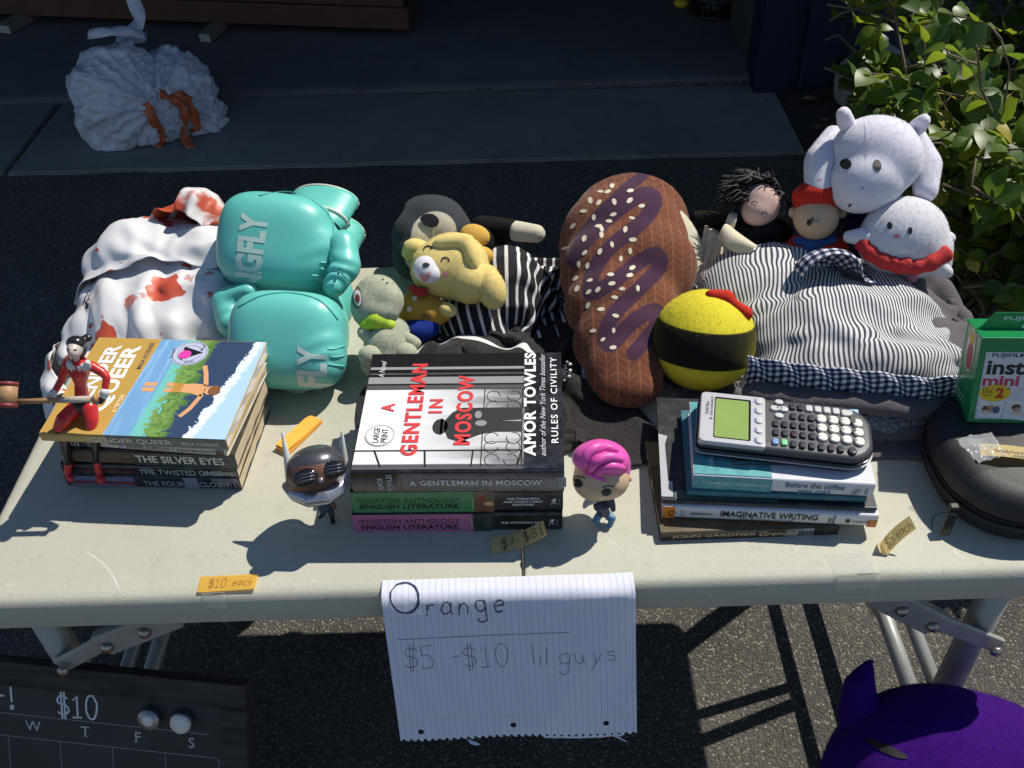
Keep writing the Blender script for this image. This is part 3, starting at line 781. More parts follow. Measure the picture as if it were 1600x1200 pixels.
class Book:
    """paperback lying flat, spine towards the buyer: local x along the spine, y away, z up"""
    def __init__(s, name, label, z0, t, fl, fr, depth, cover, pages, group=None):
        a, c = at(*fl, T+z0+t), at(*fr, T+z0+t); d = c-a; s.L = d.to_2d().length; s.D = depth; s.t = t
        s.o = thing(name, label, 'book', (a.x, a.y, T+z0), math.atan2(d.y, d.x), group)
        L, D = s.L, s.D; ct = .0007; e = .0
        bm = bmesh.new()
        # bent cover: profile in (y, z), rounded over the spine edges
        r = min(t*.30, .0035); prof = [(D, t-ct/2-e)]
        for i in range(7): prof.append((D*(1-(i+1)/8), t-ct/2+.0012*math.sin(i)*0))
        for i in range(5): q = R(90+90*i/4); prof.append((r+r*math.cos(q), t-r+(r-ct/2)*math.sin(q)))
        for i in range(5): q = R(180+90*i/4); prof.append((r+r*math.cos(q), r+(r-ct/2)*math.sin(q)))
        prof.append((D, ct/2))
        nx = 8; rows = []
        for i in range(nx+1):
            x = L*i/nx
            rows.append([bm.verts.new((x, y, z+(.0006*math.sin(x*37+L*90)*y/D*0 if z > t*.6 else 0))) for y, z in prof])
        for p, q in zip(rows, rows[1:]):
            for k in range(len(prof)-1): bm.faces.new((p[k], p[k+1], q[k+1], q[k]))
        bmesh.ops.recalc_face_normals(bm, faces=bm.faces[:])
        bmesh.ops.solidify(bm, geom=bm.faces[:], thickness=ct)
        s.cover = from_bm('cover', bm, cover, s.o)
        bm = bmesh.new(); bm_box(bm, (.0015, .002, ct*1.2), (L-.0015, D-.0022, t-ct*1.2))
        bmesh.ops.subdivide_edges(bm, edges=[q for q in bm.edges if abs((q.verts[0].co-q.verts[1].co).y) > D*.5], cuts=6)
        for v in bm.verts:
            if .0001 < v.co.x < .003 or v.co.x > L-.003: v.co.x += .0008*math.sin(v.co.y*140+v.co.z*300)
        s.pages = from_bm('page_block', bm, pages, s.o)
    def spine(s, g, x, z, mat, name='spine_lettering', flip=False, lift=.0008):
        if flip: return lay(name, g, (x, 0, z), -SX, -SZ, mat, s.cover, lift)
        return lay(name, g, (x, 0, z), SX, SZ, mat, s.cover, lift)
    def spine_up(s, g, x, z, mat, name='spine_lettering', lift=.0008):   # lettering that runs up the spine
        return lay(name, g, (x, 0, z), SZ, -SX, mat, s.cover, lift)
    def panel(s, x0, x1, mat, z0=.0, z1=1., name='spine_panel', lift=.0004):
        r = .0
        return s.spine(rect2(0, 0, (x1-x0)*s.L, (z1-z0)*s.t*.98), x0*s.L, z0*s.t+.0002, mat, name, lift=lift)
    def top(s, g, x, y, mat, name='cover_lettering', turn=False, lift=.0003):
        if turn: return lay(name, g, (x*s.L, y*s.D, s.t), SY, -SX, mat, s.cover, lift)
        return lay(name, g, (x*s.L, y*s.D, s.t), SX, SY, mat, s.cover, lift)
    def area(s, pts, mat, name='cover_picture', lift=.0002):
        return lay(name, poly2([(x*s.L, y*s.D) for x, y in pts]), (0, 0, s.t), SX, SY, mat, s.cover, lift)
WHITE = ink('#ececec'); BLACK = ink('#0d0d0f'); RED = ink('#d8383a'); GREY = ink('#6d7276')

# ---------------- left stack
zb = 0.
b1 = Book('paperback', 'navy paperback titled the fourth closet, lowest of the left stack', 0, .021, (98, 741), (373, 747), .135, gloss((.014, .016, .030), .25), PG_CREAM)
b1.panel(.02, .40, gloss((.13, .14, .25), .25), .10, .92); b1.panel(.02, .40, gloss((.16, .03, .035), .25), .28, .52, lift=.0006)
b1.panel(.68, .76, gloss((.20, .21, .30), .25), .05, .95); b1.panel(.84, .99, gloss((.12, .12, .18), .25), .55, .95)
b1.spine(text2('THE FOURTH CLOSET', .104, .0085, .012), .094, .0050, ink('#8f9690'))
b1.spine(text2('Five Nights at Freddy\'s', .066, .0045), .024, .0066, ink('#a02a30'))
b1.spine(text2('[ (o) ]', .018, .0075), .186, .0055, ink('#9fa3a5'))
b2 = Book('paperback', 'dark paperback titled the twisted ones, second from below in the left stack', .021, .019, (93, 725), (369, 731), .135, gloss((.010, .011, .016), .25), PG_CREAM)
b2.panel(.80, .99, gloss((.16, .15, .17), .3), .30, .62); b2.panel(.46, .52, gloss((.10, .09, .13), .3), .5, .97)
b2.spine(text2('THE TWISTED ONES', .098, .0088, .012), .092, .0050, ink('#84a39c'))
b2.spine(text2('Five Nights at Freddy\'s', .064, .0042), .026, .0062, ink('#9c2c2c'))
b2.spine(text2('[ (o) ]', .017, .0068), .185, .0052, ink('#b4b6b4'))
b3 = Book('paperback', 'brown and green paperback titled the silver eyes in the left stack', .040, .022, (92, 702), (366, 712), .135, gloss((.042, .036, .026), .3), PG_CREAM)
b3.panel(.42, .99, gloss((.030, .040, .032), .3), .04, .96); b3.panel(.05, .40, gloss((.075, .055, .032), .35), .15, .8)
b3.spine(text2('THE SILVER EYES', .104, .0115, .016), .088, .0060, ink('#d9d9cf'))
b3.spine(text2('Five Nights at Freddy\'s', .070, .0044), .022, .0078, ink('#8a4326'))
b3.spine(text2('[ (o) ]', .018, .0075), .187, .0070, ink('#5d6660'))
b4 = Book('comic_book', 'white spined comic with upside down title in the left stack', .062, .013, (100, 684), (352, 702), .150, gloss((.55, .53, .50), .35), PG_TAN)
b4.panel(.0, .19, gloss((.02, .02, .022), .3)); b4.panel(.935, .985, gloss((.05, .03, .03), .3), .2, .8, lift=.0006)
b4.panel(.33, .36, ink('#b98ac0'), .25, .6)
b4.spine(text2('DANGANRONPA 2 GOODBYE DESPAIR', .108, .0048, .01), .180, .0090, ink('#5b5350'), flip=True)
b4.spine(text2('DARK\nHORSE', .011, .0072, .01), .0365, .0098, WHITE, flip=True)
b4.spine(text2('111', .009, .0095, .03), .0150, .0108, WHITE, flip=True)
b5 = Book('comic_book', 'thin white comic with purple edge just under the top book of the left stack', .075, .007, (118, 680), (338, 692), .148, gloss((.60, .58, .60), .35), PG_WHITE)
b5.panel(.05, .75, ink('#6a2f63'), .55, .95); b5.panel(.80, .90, gloss((.03, .03, .03), .3), .1, .8)
b5.spine(ribbon2([(0, 0), (.02, 0)], .0022), .150, .003, ink('#4b4548'), 'spine_rule')
# top book with a painted landscape cover
gq = Book('picture_book', 'paperback with an ochre and blue lakeside cover on top of the left stack', .082, .014, (60, 677), (353, 688), .170, gloss((.50, .33, .10), .3), PG_WHITE)
m, nb, b = blank('lakeside_print', .3, .5)
tc = nb.new('ShaderNodeTexCoord').outputs['Object']; sp = nb.new('ShaderNodeSeparateXYZ'); nb.l.new(tc, sp.inputs[0])
u = nb.math('DIVIDE', sp.outputs[0], gq.L); vv = nb.math('DIVIDE', sp.outputs[1], gq.D)
w1 = nb.noise(tc, 60, 3); w2 = nb.noise(tc, 110, 5, .7)
uu = nb.math('ADD', u, nb.math('MULTIPLY', nb.math('SUBTRACT', vv, .5), -.04))
us = nb.math('ADD', uu, nb.math('MULTIPLY', nb.math('SUBTRACT', w1, .5), .05)); ut = nb.math('ADD', uu, nb.math('MULTIPLY', nb.math('SUBTRACT', w2, .5), .26))
mp = nb.new('ShaderNodeMapping'); mp.inputs['Scale'].default_value = (160, 12, 1); nb.l.new(tc, mp.inputs[0]); rip = nb.noise(mp.outputs[0], 1., 3)
OCH, LAKE, AQUA, GRN, NVY, SKYB = (.50, .31, .075), (.17, .36, .60), (.17, .52, .47), (.075, .18, .045), (.035, .065, .13), (.42, .62, .82)
c = nb.mix(nb.step(uu, .36, .362), OCH, nb.mix(nb.step(rip, .5, .62), LAKE, (.27, .48, .72)))
c = nb.mix(nb.step(uu, .505, .507), c, AQUA)
c = nb.mix(nb.step(ut, .565, .58), c, nb.mix(nb.step(w2, .42, .62), GRN, (.22, .36, .09)))
c = nb.mix(nb.step(ut, .685, .70), c, NVY)
mt = nb.math('ADD', u, nb.math('MULTIPLY', nb.math('SUBTRACT', w2, .5), .12)); sk = nb.math('ADD', mt, nb.math('MULTIPLY', nb.math('SUBTRACT', vv, .5), -.16))
c = nb.mix(nb.step(sk, .855, .858), c, (.72, .78, .88)); c = nb.mix(nb.step(sk, .905, .915), c, SKYB)
nb.l.new(c, b.inputs['Base Color'])
lay('cover_picture', rect2(.001, .001, gq.L-.001, gq.D-.001), (0, 0, gq.t), SX, SY, m, gq.cover, .0002)
gq.top(text2('GENDER', .118, .019, .03), .170, .22, ink('#dfe3ee'), turn=True)
gq.top(text2('QUEER', .118, .024, .03), .300, .22, ink('#f2f2f2'), turn=True)
gq.top(text2('A MEMOIR', .030, .005, .01), .345, .22, ink('#f0dfb8'), turn=True)
gq.top(text2('MAIA KOBABE', .050, .006, .01), .352, .66, ink('#2c2f52'), turn=True)
SK = ink('#d7a070')
# a plain floating swimmer, seen from above
px_ = lambda a, q: (a*gq.L, q*gq.D)
body = [poly2([px_(.625, .44), px_(.70, .43), px_(.765, .40), px_(.775, .52), px_(.70, .53), px_(.625, .52)])]
body += [ribbon2([px_(.765, .42), px_(.735, .28), px_(.700, .20)], .0055), ribbon2([px_(.765, .51), px_(.735, .63), px_(.705, .72)], .0055)]
body += [disc2(*px_(.805, .465), .0085, .0075)]
lay('swimmer_print', join2(*body), (0, 0, gq.t), SX, SY, SK, gq.cover, .0004)
lay('swimmer_hair', disc2(*px_(.822, .465), .0072, .0085), (0, 0, gq.t), SX, SY, ink('#7d5232'), gq.cover, .0006)
lay('swimmer_shorts', poly2([px_(.585, .43), px_(.640, .435), px_(.640, .525), px_(.585, .53)]), (0, 0, gq.t), SX, SY, ink('#b98a3c'), gq.cover, .0005)
lay('swimmer_legs', join2(rect2(*px_(.545, .435), *px_(.585, .475)), rect2(*px_(.545, .49), *px_(.585, .53)), rect2(*px_(.42, .435), *px_(.49, .475)), rect2(*px_(.42, .49), *px_(.49, .53))), (0, 0, gq.t), SX, SY, SK, gq.cover, .0004)
cx, cy = .585*gq.L, .845*gq.D
lay('award_seal', disc2(cx, cy, .0225), (0, 0, gq.t), SX, SY, ink('#b9bed6'), gq.cover, .0006)
lay('award_seal_ring', join2(ribbon2(arc(cx, cy, .0205, .0205, 0, 360, 40), .0006), ribbon2(arc(cx, cy, .0145, .0145, 0, 360, 40), .0005)), (0, 0, gq.t), SX, SY, ink('#44465a'), gq.cover, .0008)
lay('award_seal_triangle', poly2([(cx-.010, cy+.012), (cx+.016, cy+.002), (cx-.008, cy-.013)]), (0, 0, gq.t), SX, SY, BLACK, gq.cover, .0009)
lay('award_seal_dot', disc2(cx-.005, cy-.003, .0078), (0, 0, gq.t), SX, SY, ink('#e83fa4'), gq.cover, .0011)
for wd, ox, oy, rt in (('Stonewall', -.0185, -.010, 95), ('Book', .0150, .006, 90), ('Honor', .0, -.0195, 20)):
    g = move2(text2(wd, .018 if wd == 'Stonewall' else .011, .0036), cx+ox, cy+oy, R(rt)); lay('award_seal_lettering', g, (0, 0, gq.t), SX, SY, ink('#2b2c38'), gq.cover, .0012)
gq.panel(.36, .995, gloss((.075, .10, .10), .3))
gq.spine(text2('GENDER QUEER', .094, .0085, .012), .058, .0028, ink('#d8d5c4')); gq.spine(text2('MAIA KOBABE', .042, .0055, .01), .163, .0040, ink('#d2d2c8'))
gq.spine(text2('(L)', .008, .006), .010, .004, ink('#e0d8bd'))

# ---------------- middle stack
pk = Book('textbook', 'thick pink and black textbook at the bottom of the middle stack', 0, .030, (549, 804), (879, 801), .155, gloss((.010, .010, .011), .3), PG_WHITE)
pk.panel(.0, .575, gloss((.40, .13, .26), .35)); pk.panel(.575, .665, gloss((.022, .035, .026), .35), lift=.0005)
gn = Book('textbook', 'thick green and black textbook between the pink one and the black novel', .030, .034, (546, 769), (880, 766), .155, gloss((.010, .010, .011), .3), PG_WHITE)
gn.panel(.0, .580, gloss((.045, .22, .075), .35)); gn.panel(.580, .675, gloss((.16, .065, .03), .35), lift=.0005)
for bk, y0, c1, c2, lines in ((pk, .0046, '#4b1530', '#160a10', ('THE VICTORIAN AGE',)), (gn, .0066, '#12421d', '#07140a', ('THE TWENTIETH', 'AND TWENTY-FIRST', 'CENTURIES'))):
    bk.spine(text2('NORTON ANTHOLOGY', .108, .0068), .011, y0+.0105, ink(c1), lift=.0007); bk.spine(text2('THE', .0045, .006), .0055, y0+.011, ink(c1), lift=.0007)
    bk.spine(ribbon2([(0, 0), (.112, 0)], .0004), .0075, y0+.0088, ink(c1), 'spine_rule', lift=.0007)
    bk.spine(text2('ENGLISH LITERATURE', .108, .0072, .022), .0085, y0, ink(c2), lift=.0007)
    for i, q in enumerate(lines): bk.spine(text2(q, .0027*len(q), .0034, .015), .187-.00135*len(q), bk.t*.5-.002+(len(lines)-1)*.0024-i*.0048, WHITE)
    bk.spine(join2(ribbon2([(0, 0), (.006, .007)], .001), ribbon2([(.006, 0), (.001, .007)], .001), disc2(.004, .0075, .0018)), .217, bk.t*.36, ink('#d8d8d8'), 'publisher_mark')
    bk.spine_up(text2('NORTON', .009, .0018), .227, bk.t*.34, ink('#a8a8a8')); bk.spine_up(ribbon2([(0, 0), (.016, 0)], .0010), .132, bk.t*.2, ink('#9fb09c'), 'spine_rule')
# little painted picture on the green spine
gn.spine(disc2(.0, 0, .0055, .0035), .150, .014, ink('#c9a06a'), 'spine_picture_spot'); gn.spine(disc2(0, 0, .003, .004), .143, .022, ink('#8f3a20'), 'spine_picture_spot'); gn.spine(disc2(0, 0, .004, .003), .151, .026, ink('#49604a'), 'spine_picture_spot')
# black novel on top with a grey photograph cover
gm = Book('novel', 'large black novel with red title lettering on top of the middle stack', .064, .035, (546, 737), (882, 735), .192, gloss((.016, .016, .018), .16, .4), PG_WHITE)
m, nb, b = blank('balcony_print', .16, .5); b.inputs['Coat Weight'].default_value = .4; b.inputs['Coat Roughness'].default_value = .1
tc = nb.new('ShaderNodeTexCoord').outputs['Object']; sp = nb.new('ShaderNodeSeparateXYZ'); nb.l.new(tc, sp.inputs[0])
u = nb.math('DIVIDE', sp.outputs[0], gm.L); vv = nb.math('DIVIDE', sp.outputs[1], gm.D)
mp = nb.new('ShaderNodeMapping'); mp.inputs['Scale'].default_value = (9, 60, 1); nb.l.new(tc, mp.inputs[0]); cl = nb.noise(mp.outputs[0], 1., 5)
c = nb.mix(nb.step(u, .25, .75), (.80, .81, .83), nb.mix(nb.step(cl, .4, .6), (.16, .165, .17), (.58, .59, .60)))
def band(c, v0, v1, col):
    return nb.mix(nb.math('MULTIPLY', nb.step(vv, v0, v0+.004), nb.step(vv, v1+.004, v1)), c, col)
for v0, v1, col in ((.66, 1., (.016, .016, .018)), (.665, .70, (.10, .10, .105)), (.715, .775, (.30, .305, .31)), (.80, .81, (.12, .12, .12)), (.845, .868, (.32, .325, .33)), (.0, .015, (.012, .012, .013)), (.015, .05, (.10, .10, .105))):
    c = band(c, v0, v1, col)
st_ = nb.noise(tc, 70, 4)
c = nb.mix(nb.step(u, .80, .815), c, nb.mix(nb.step(st_, .4, .7), (.018, .018, .022), (.05, .052, .065)))
nb.l.new(c, b.inputs['Base Color'])
lay('cover_picture', rect2(.0015, .003, gm.L-.001, gm.D-.001), (0, 0, gm.t), SX, SY, m, gm.cover, .0002)
Q = lambda a, q: (a*gm.L, q*gm.D)
def gtop(name, g, mat, lift): return lay(name, g, (0, 0, gm.t), SX, SY, mat, gm.cover, lift)
gtop('cover_railing', join2(ribbon2([Q(.0, .155), Q(.80, .155)], .0022), ribbon2([Q(.10, .155), Q(.14, .03)], .0022), ribbon2([Q(.34, .155), Q(.35, .03)], .0022), ribbon2([Q(.57, .155), Q(.565, .03)], .0018),
     ribbon2([Q(.80, .155), Q(.78, .03)], .0022), *[ribbon2(arc(*Q(a, q), .0075, .0085, s, s+300, 16), .0010) for a, q, s in ((.655, .60, 0), (.655, .51, 40), (.76, .60, 180), (.76, .51, 150), (.655, .25, 20), (.655, .18, 60), (.76, .25, 160), (.76, .18, 120), (.66, .08, 0), (.75, .08, 180))],
     ribbon2([Q(.61, .66), Q(.61, .03)], .0012), ribbon2([Q(.80, .66), Q(.80, .03)], .0014), ribbon2([Q(.68, .55), Q(.74, .55)], .001), ribbon2([Q(.68, .22), Q(.74, .22)], .001)), ink('#17181a'), .0004)
man = join2(disc2(*Q(.402, .345), .0085, .012), ribbon2([Q(.408, .28), Q(.408, .41)], .0028), poly2([Q(.42, .33), Q(.445, .25), Q(.50, .22), Q(.60, .28), Q(.66, .30), Q(.80, .30), Q(.80, .385), Q(.68, .39), Q(.80, .40), Q(.80, .50), Q(.64, .50), Q(.50, .50), Q(.455, .46), Q(.425, .40)]))
gtop('cover_figure', man, ink('#26282b'), .0006)
gtop('cover_figure_hands', join2(disc2(*Q(.60, .37), .0065, .0045), disc2(*Q(.585, .44), .004, .006)), ink('#8b8d90'), .0008)
gm.top(text2('A', .0135, .0150, .02), .165, .47, RED, turn=True, lift=.0010)
gm.top(text2('GENTLEMAN', .150, .0185, .035, spacing=1.15), .305, .115, RED, turn=True, lift=.0010)
gm.top(text2('IN', .023, .0155, .03, spacing=1.3), .405, .455, RED, turn=True, lift=.0010)
gm.top(text2('MOSCOW', .113, .0185, .035, spacing=1.15), .555, .195, RED, turn=True, lift=.0010)
gm.top(text2('AMOR TOWLES', .170, .0135, .035, spacing=1.1), .868, .105, WHITE, turn=True, lift=.0010)
gm.top(text2('author of the New York Times bestseller', .168, .0062, 0, .35), .915, .105, ink('#c9c9cc'), turn=True, lift=.0010)
gm.top(text2('RULES OF CIVILITY', .142, .0075, .012, spacing=1.2), .975, .205, WHITE, turn=True, lift=.0010)
gm.top(text2('A Novel', .030, .0068, 0, .4), .085, .77, ink('#d8d8d8'), turn=True, lift=.0010)
cx, cy = Q(.115, .275)
gtop('seal', disc2(cx, cy, .0165), ink('#e9e9e6'), .0011)
gtop('seal_ring', ribbon2(arc(cx, cy, .0155, .0155, 0, 360, 36), .0006), BLACK, .0013)
for wd, ox in (('LARGE', -.0005), ('PRINT', .0085)):
    gtop('seal_lettering', move2(text2(wd, .023 if wd == 'LARGE' else .021, .0068, .01), cx+ox, cy-.0115, R(90)), BLACK, .0014)
gm.spine(text2('A GENTLEMAN IN MOSCOW', .140, .0078, .015, spacing=1.15), .062, .0135, ink('#e2e2e2'))
gm.spine_up(text2('AMOR', .019, .0058, .01), .0335, .0070, ink('#c9c9cc')); gm.spine_up(text2('TOWLES', .026, .0058, .01), .0435, .0045, ink('#c9c9cc'))
gm.spine(rect2(0, 0, .011, .015), .217, .010, ink('#b9babb'), 'publisher_mark')
gm.spine(join2(*[ribbon2([(.001+.0022*i, .001), (.001+.0022*i, .014)], .0008) for i in range(5)]), .217, .010, ink('#2a2a2a'), 'publisher_mark', lift=.001)
gm.spine(join2(ribbon2([(0, 0), (0, .026)], .0005), ribbon2([(.1665, 0), (.1665, .026)], .0005)), .0525, .0045, ink('#7a3a34'), 'spine_rule')

# ---------------- right stack
gr = Book('novel', 'brown worn paperback with cream edges at the bottom of the right stack', 0, .013, (1033, 833), (1312, 823), .140, gloss((.10, .062, .022), .45), PG_CREAM)
gr.panel(0, 1, gloss((.030, .020, .014), .4)); gr.spine(text2('JOHN GARDNER', .092, .0062, 0, .05), .012, .0030, ink('#c9b28c')); gr.spine(text2('Grendel', .042, .0070, 0, .35), .108, .0028, ink('#d8c49a'))
gr.panel(.70, .86, ink('#c6c8c9'), .02, .95, 'price_sticker'); gr.spine(join2(*[ribbon2([(i*.0014, 0), (i*.0014, .007)], .0004+.0004*(i % 3 == 0)) for i in range(16)]), .152, .002, BLACK, 'barcode', lift=.001)
lay('cover_picture', poly2([(.0, .1), (gr.L*.9, .1), (gr.L*.9, .139), (.0, .139)]), (0, 0, gr.t), SX, SY, gloss((.17, .115, .04), .5), gr.cover, .0002)
iw = Book('textbook', 'white spined writing textbook with orange ends in the right stack', .013, .019, (1036, 791), (1374, 806), .160, gloss((.66, .66, .66), .3), PG_WHITE)
iw.panel(0, .058, ink('#d9822b')); iw.panel(.955, 1, ink('#c97a33'), 0, .6)
iw.spine(text2('IMAGINATIVE WRITING', .104, .0092, .018), .063, .0072, ink('#161616')); iw.spine(text2('The Elements of Craft', .058, .0042, 0, .2), .084, .0020, ink('#55585c'))
iw.spine(text2('BURROWAY', .024, .0034, .02), .031, .0080, ink('#26282a')); iw.spine(text2('Longman', .019, .0038, .01), .204, .0062, ink('#26282a'))
iw.spine_up(join2(ribbon2([(0, 0), (.012, 0)], .0008), ribbon2([(0, .003), (.013, .003)], .0008)), .0235, .0025, ink('#8a8a8a'), 'spine_rule'); iw.spine_up(text2('THIRD\nEDITION', .013, .0075, .02), .186, .0030, ink('#1e1e1e'))
iw.spine(ribbon2(arc(.0, 0, .0032, .0042, 0, 320, 14), .0009), .0105, .009, ink('#2c1c10'), 'publisher_mark')
iw.spine(poly2([(0, 0), (.004, 0), (.0045, .004), (.002, .0065), (0, .004)]), .197, .006, ink('#2c2c2c'), 'publisher_mark')
bkk = Book('notebook', 'thin black book with grey marked cover under the teal book', .032, .006, (1034, 781), (1371, 794), .165, gloss((.014, .014, .016), .35), PG_WHITE)
bkk.area([(.0, .03), (.055, .03), (.055, .17), (.035, .17), (.030, .52), (.045, .60), (.0, .62)], gloss((.42, .43, .46), .4))
bkk.area([(.06, .015), (.55, .015), (.55, .09), (.06, .09)], gloss((.055, .085, .075), .4))
t2 = Book('novel', 'slim teal paperback sticking out under the coffee novel', .038, .009, (1074, 767), (1355, 778), .128, gloss((.03, .15, .19), .4), PG_WHITE)
cf = Book('novel', 'teal and white paperback with coffee title under the calculator', .047, .021, (1084, 742), (1369, 757), .116, gloss((.62, .63, .68), .35), PG_WHITE)
m, nb, b = blank('teal_print', .4, .4); tc = nb.new('ShaderNodeTexCoord').outputs['Object']
nz = nb.noise(tc, 55, 6, .7); nb.l.new(nb.mix(nb.step(nz, .35, .7), (.055, .27, .30), (.14, .42, .44)), b.inputs['Base Color'])
cf.area([(.004, .02), (.435, .02), (.435, .995), (.004, .995)], m); cf.panel(.0, .44, m)
cf.area([(.86, .90), (.995, .90), (.995, .995), (.86, .995)], ink('#8fc3e0'))
cf.area([(.36, .34), (.41, .40), (.43, .30), (.385, .20), (.355, .26)], ink('#b2373c'), 'cup_print', .0005)
cf.top(join2(ribbon2([(-.0, .0), (.055, .004)], .0013), ribbon2([(-.004, .026), (.050, .024)], .0012), ribbon2([(.0, .0), (-.010, .026)], .0014), ribbon2([(0, .006), (.020, .0075)], .0018), ribbon2([(-.003, .012), (.018, .0135)], .0018), ribbon2([(-.006, .019), (.016, .02)], .0018)), .235, .155, ink('#7d4a4c'), 'chair_print', lift=.0006)
cf.top(ribbon2(arc(0, 0, .017, .017, 0, 360, 36), .0009), .67, .36, ink('#9aa1b3'), 'cup_ring_print', lift=.0005)
cf.top(text2('TOSHIKAZU', .088, .0075, .01, spacing=1.3), .955, .20, ink('#a05358'), turn=True, lift=.0006)
cf.top(text2('What', .018, .0060, 0, .2), .118, .13, ink('#e6efef'), turn=True, lift=.0006)
cf.spine(text2('TOSHIKAZU KAWAGUCHI', .071, .0042, .01, spacing=1.2), .010, .0085, ink('#d3e8e8')); cf.spine(text2('Before the coffee', .062, .0080, .012), .098, .0098, ink('#3f6d86')); cf.spine(text2('gets cold', .034, .0068, .012), .112, .0012, ink('#3f6d86'))
cf.spine(join2(*[ribbon2(arc(a, q, .0020, .0020, 0, 360, 10), .0006) for a, q in ((0, 0), (.004, .001), (.002, .004), (.005, .005))]), .170, .006, ink('#44474d'), 'publisher_mark'); cf.spine_up(join2(ribbon2([(0, 0), (.009, 0)], .0008), ribbon2([(0, .002), (.009, .002)], .0008)), .184, .005, ink('#6a6d75'), 'spine_rule')
# ================================================================== calculator
M_CSIL = pmat('silver_plastic', (.50, .50, .53), .35, .05, 60, metal=.15)
M_CDRK = pmat('dark_grey_plastic', (.060, .062, .070), .42, .08, 60, bump=.15, bscale=700)
M_CBLK = pmat('gloss_black_plastic', (.008, .009, .012), .18, .1, 40, coat=.3)
M_LCD = pmat('lcd_green', (.26, .37, .10), .25, .06, 30, dirt=(.20, .30, .08), dirt_amt=.4, coat=.2)
M_KEYD = pmat('key_dark', (.030, .032, .042), .3, .1, 60); M_KEYW = pmat('key_white', (.72, .71, .64), .35, .05, 60)
M_KEYG = pmat('key_grey', (.55, .55, .56), .35, .05, 60); M_KEYB = pmat('key_blue', (.20, .33, .58), .35, .05, 60); M_KEYL = pmat('key_green', (.22, .62, .30), .35, .05, 60); M_KEYP = pmat('key_maroon', (.05, .02, .04), .3, .05, 60)
z0 = T+.0685; Lc, Wc, Hc = .188, .084, .024
fl = at(1088, 690, z0+Hc); fr = at(1367, 721, z0+Hc)
calc = thing('calculator', 'grey graphing calculator with green screen lying on the coffee novel', 'calculator', (fl.x, fl.y, z0), math.atan2(fr.y-fl.y, fr.x-fl.x))
def outline(L, W, ins, r0, r1, n=8):
    """left end nearly square, right end round"""
    out = []
    for cx, cy, a0, r in ((ins+r0, ins+r0, 180, r0), (L-ins-r1, ins+r1, 270, r1), (L-ins-r1, W-ins-r1, 0, r1), (ins+r0, W-ins-r0, 90, r0)):
        for i in range(n): a = R(a0+90*i/(n-1)); out.append((cx+r*math.cos(a), cy+r*math.sin(a)))
    return out
def loft(name, secs, mat, parent, smooth=True, cap_lo=True):
    bm = bmesh.new(); lp = [[bm.verts.new((x, y, z)) for x, y in o] for o, z in secs]
    for a, c in zip(lp, lp[1:]):
        k = len(a)
        for i in range(k): bm.faces.new((a[i], a[(i+1) % k], c[(i+1) % k], c[i]))
    bm.faces.new(lp[-1])
    if cap_lo: bm.faces.new(lp[0][::-1])
    bmesh.ops.recalc_face_normals(bm, faces=bm.faces[:])
    o = from_bm(name, bm, mat, parent, smooth)
    if smooth: o.modifiers.new('n', 'WEIGHTED_NORMAL')
    return o
loft('lower_shell', [(outline(Lc, Wc, i, .008, .030), z) for i, z in ((.006, 0), (.002, .002), (.0008, .006), (.0, .010), (.0, .0145))], M_CBLK, calc)
loft('bright_rim', [(outline(Lc, Wc, i, .008, .030), z) for i, z in ((-.0006, .0072), (-.0009, .0080), (-.0006, .0088))], M_CSIL, calc)
loft('upper_shell', [(outline(Lc, Wc, i, .007, .029), z) for i, z in ((.0008, .0140), (.0012, .019), (.003, .0222), (.006, .0236), (.012, .0240))], M_CDRK, calc)
fp = [(x, y) for x, y in outline(Lc*.40, Wc, .0015, .006, .004)]
loft('screen_bezel', [([(x*k+(1-k)*Lc*.2, y*k+(1-k)*Wc*.5) for x, y in fp], z) for k, z in ((1, .0145), (.998, .021), (.985, .0240), (.95, .0252))], M_CSIL, calc)
loft('screen_recess', [(rrect(Lc*.093, Wc*.10, Lc*.305, Wc*.88, (.002,)*4, 4), z) for z in (.0245, .02545)], M_CBLK, calc, False)
sc_ = loft('screen', [(rrect(Lc*.098, Wc*.115, Lc*.292, Wc*.845, (.0015,)*4, 4), z) for z in (.025, .02565)], M_LCD, calc, False)
def key(x, y, w, h, mat, zz=.0240, r=.3, hh=.0028, mk=True):
    w2, h2 = w/2, h/2; rr = min(w2, h2)*2*r
    o = loft('key', [(rrect(-w2+i, -h2+i, w2-i, h2-i, (max(rr-i, .0002),)*4, 4), z) for i, z in ((0, -.0008), (0, hh*.55), (.0006, hh*.9), (.0016, hh))], mat, calc)
    o.location = (x*Lc, y*Wc, zz)
    return o
KS = {}
for i in range(5): key(.352, .13+.185*i, .0075, .0105, M_KEYG, .0249, .45, .0022)
for i, x in enumerate((.443, .493, .543, .594, .645, .697, .750, .803)): key(x, .135 if i > 1 else .145, .0068, .0092, (M_KEYB, M_KEYL)[i] if i < 2 else M_KEYD)
key(.868, .13, .0095, .010, M_KEYD, r=.5)
for r_ in range(2):
    for i, x in enumerate((.446, .497, .548, .599, .650)): key(x, .315+.165*r_, .0068, .0092, M_KEYP if (r_, i) == (0, 2) else M_KEYD)
for i, x in enumerate((.548, .599, .650)): key(x, .650, .0068, .0092, M_KEYD)
for i, x in enumerate((.545, .592)): key(x, .835, .0068, .0090, M_KEYD)
for i, x in enumerate((.641, .692, .744, .796)): key(x, .835, .0078, .0100, M_KEYG)
key(.858, .82, .0125, .0100, M_KEYG)
for r_ in range(3):
    for i, x in enumerate((.708, .776, .843, .912)): key(x, .315+.170*r_ - (.01 if i == 3 else 0), .0108, .0125, M_KEYW, r=.46, hh=.0034)
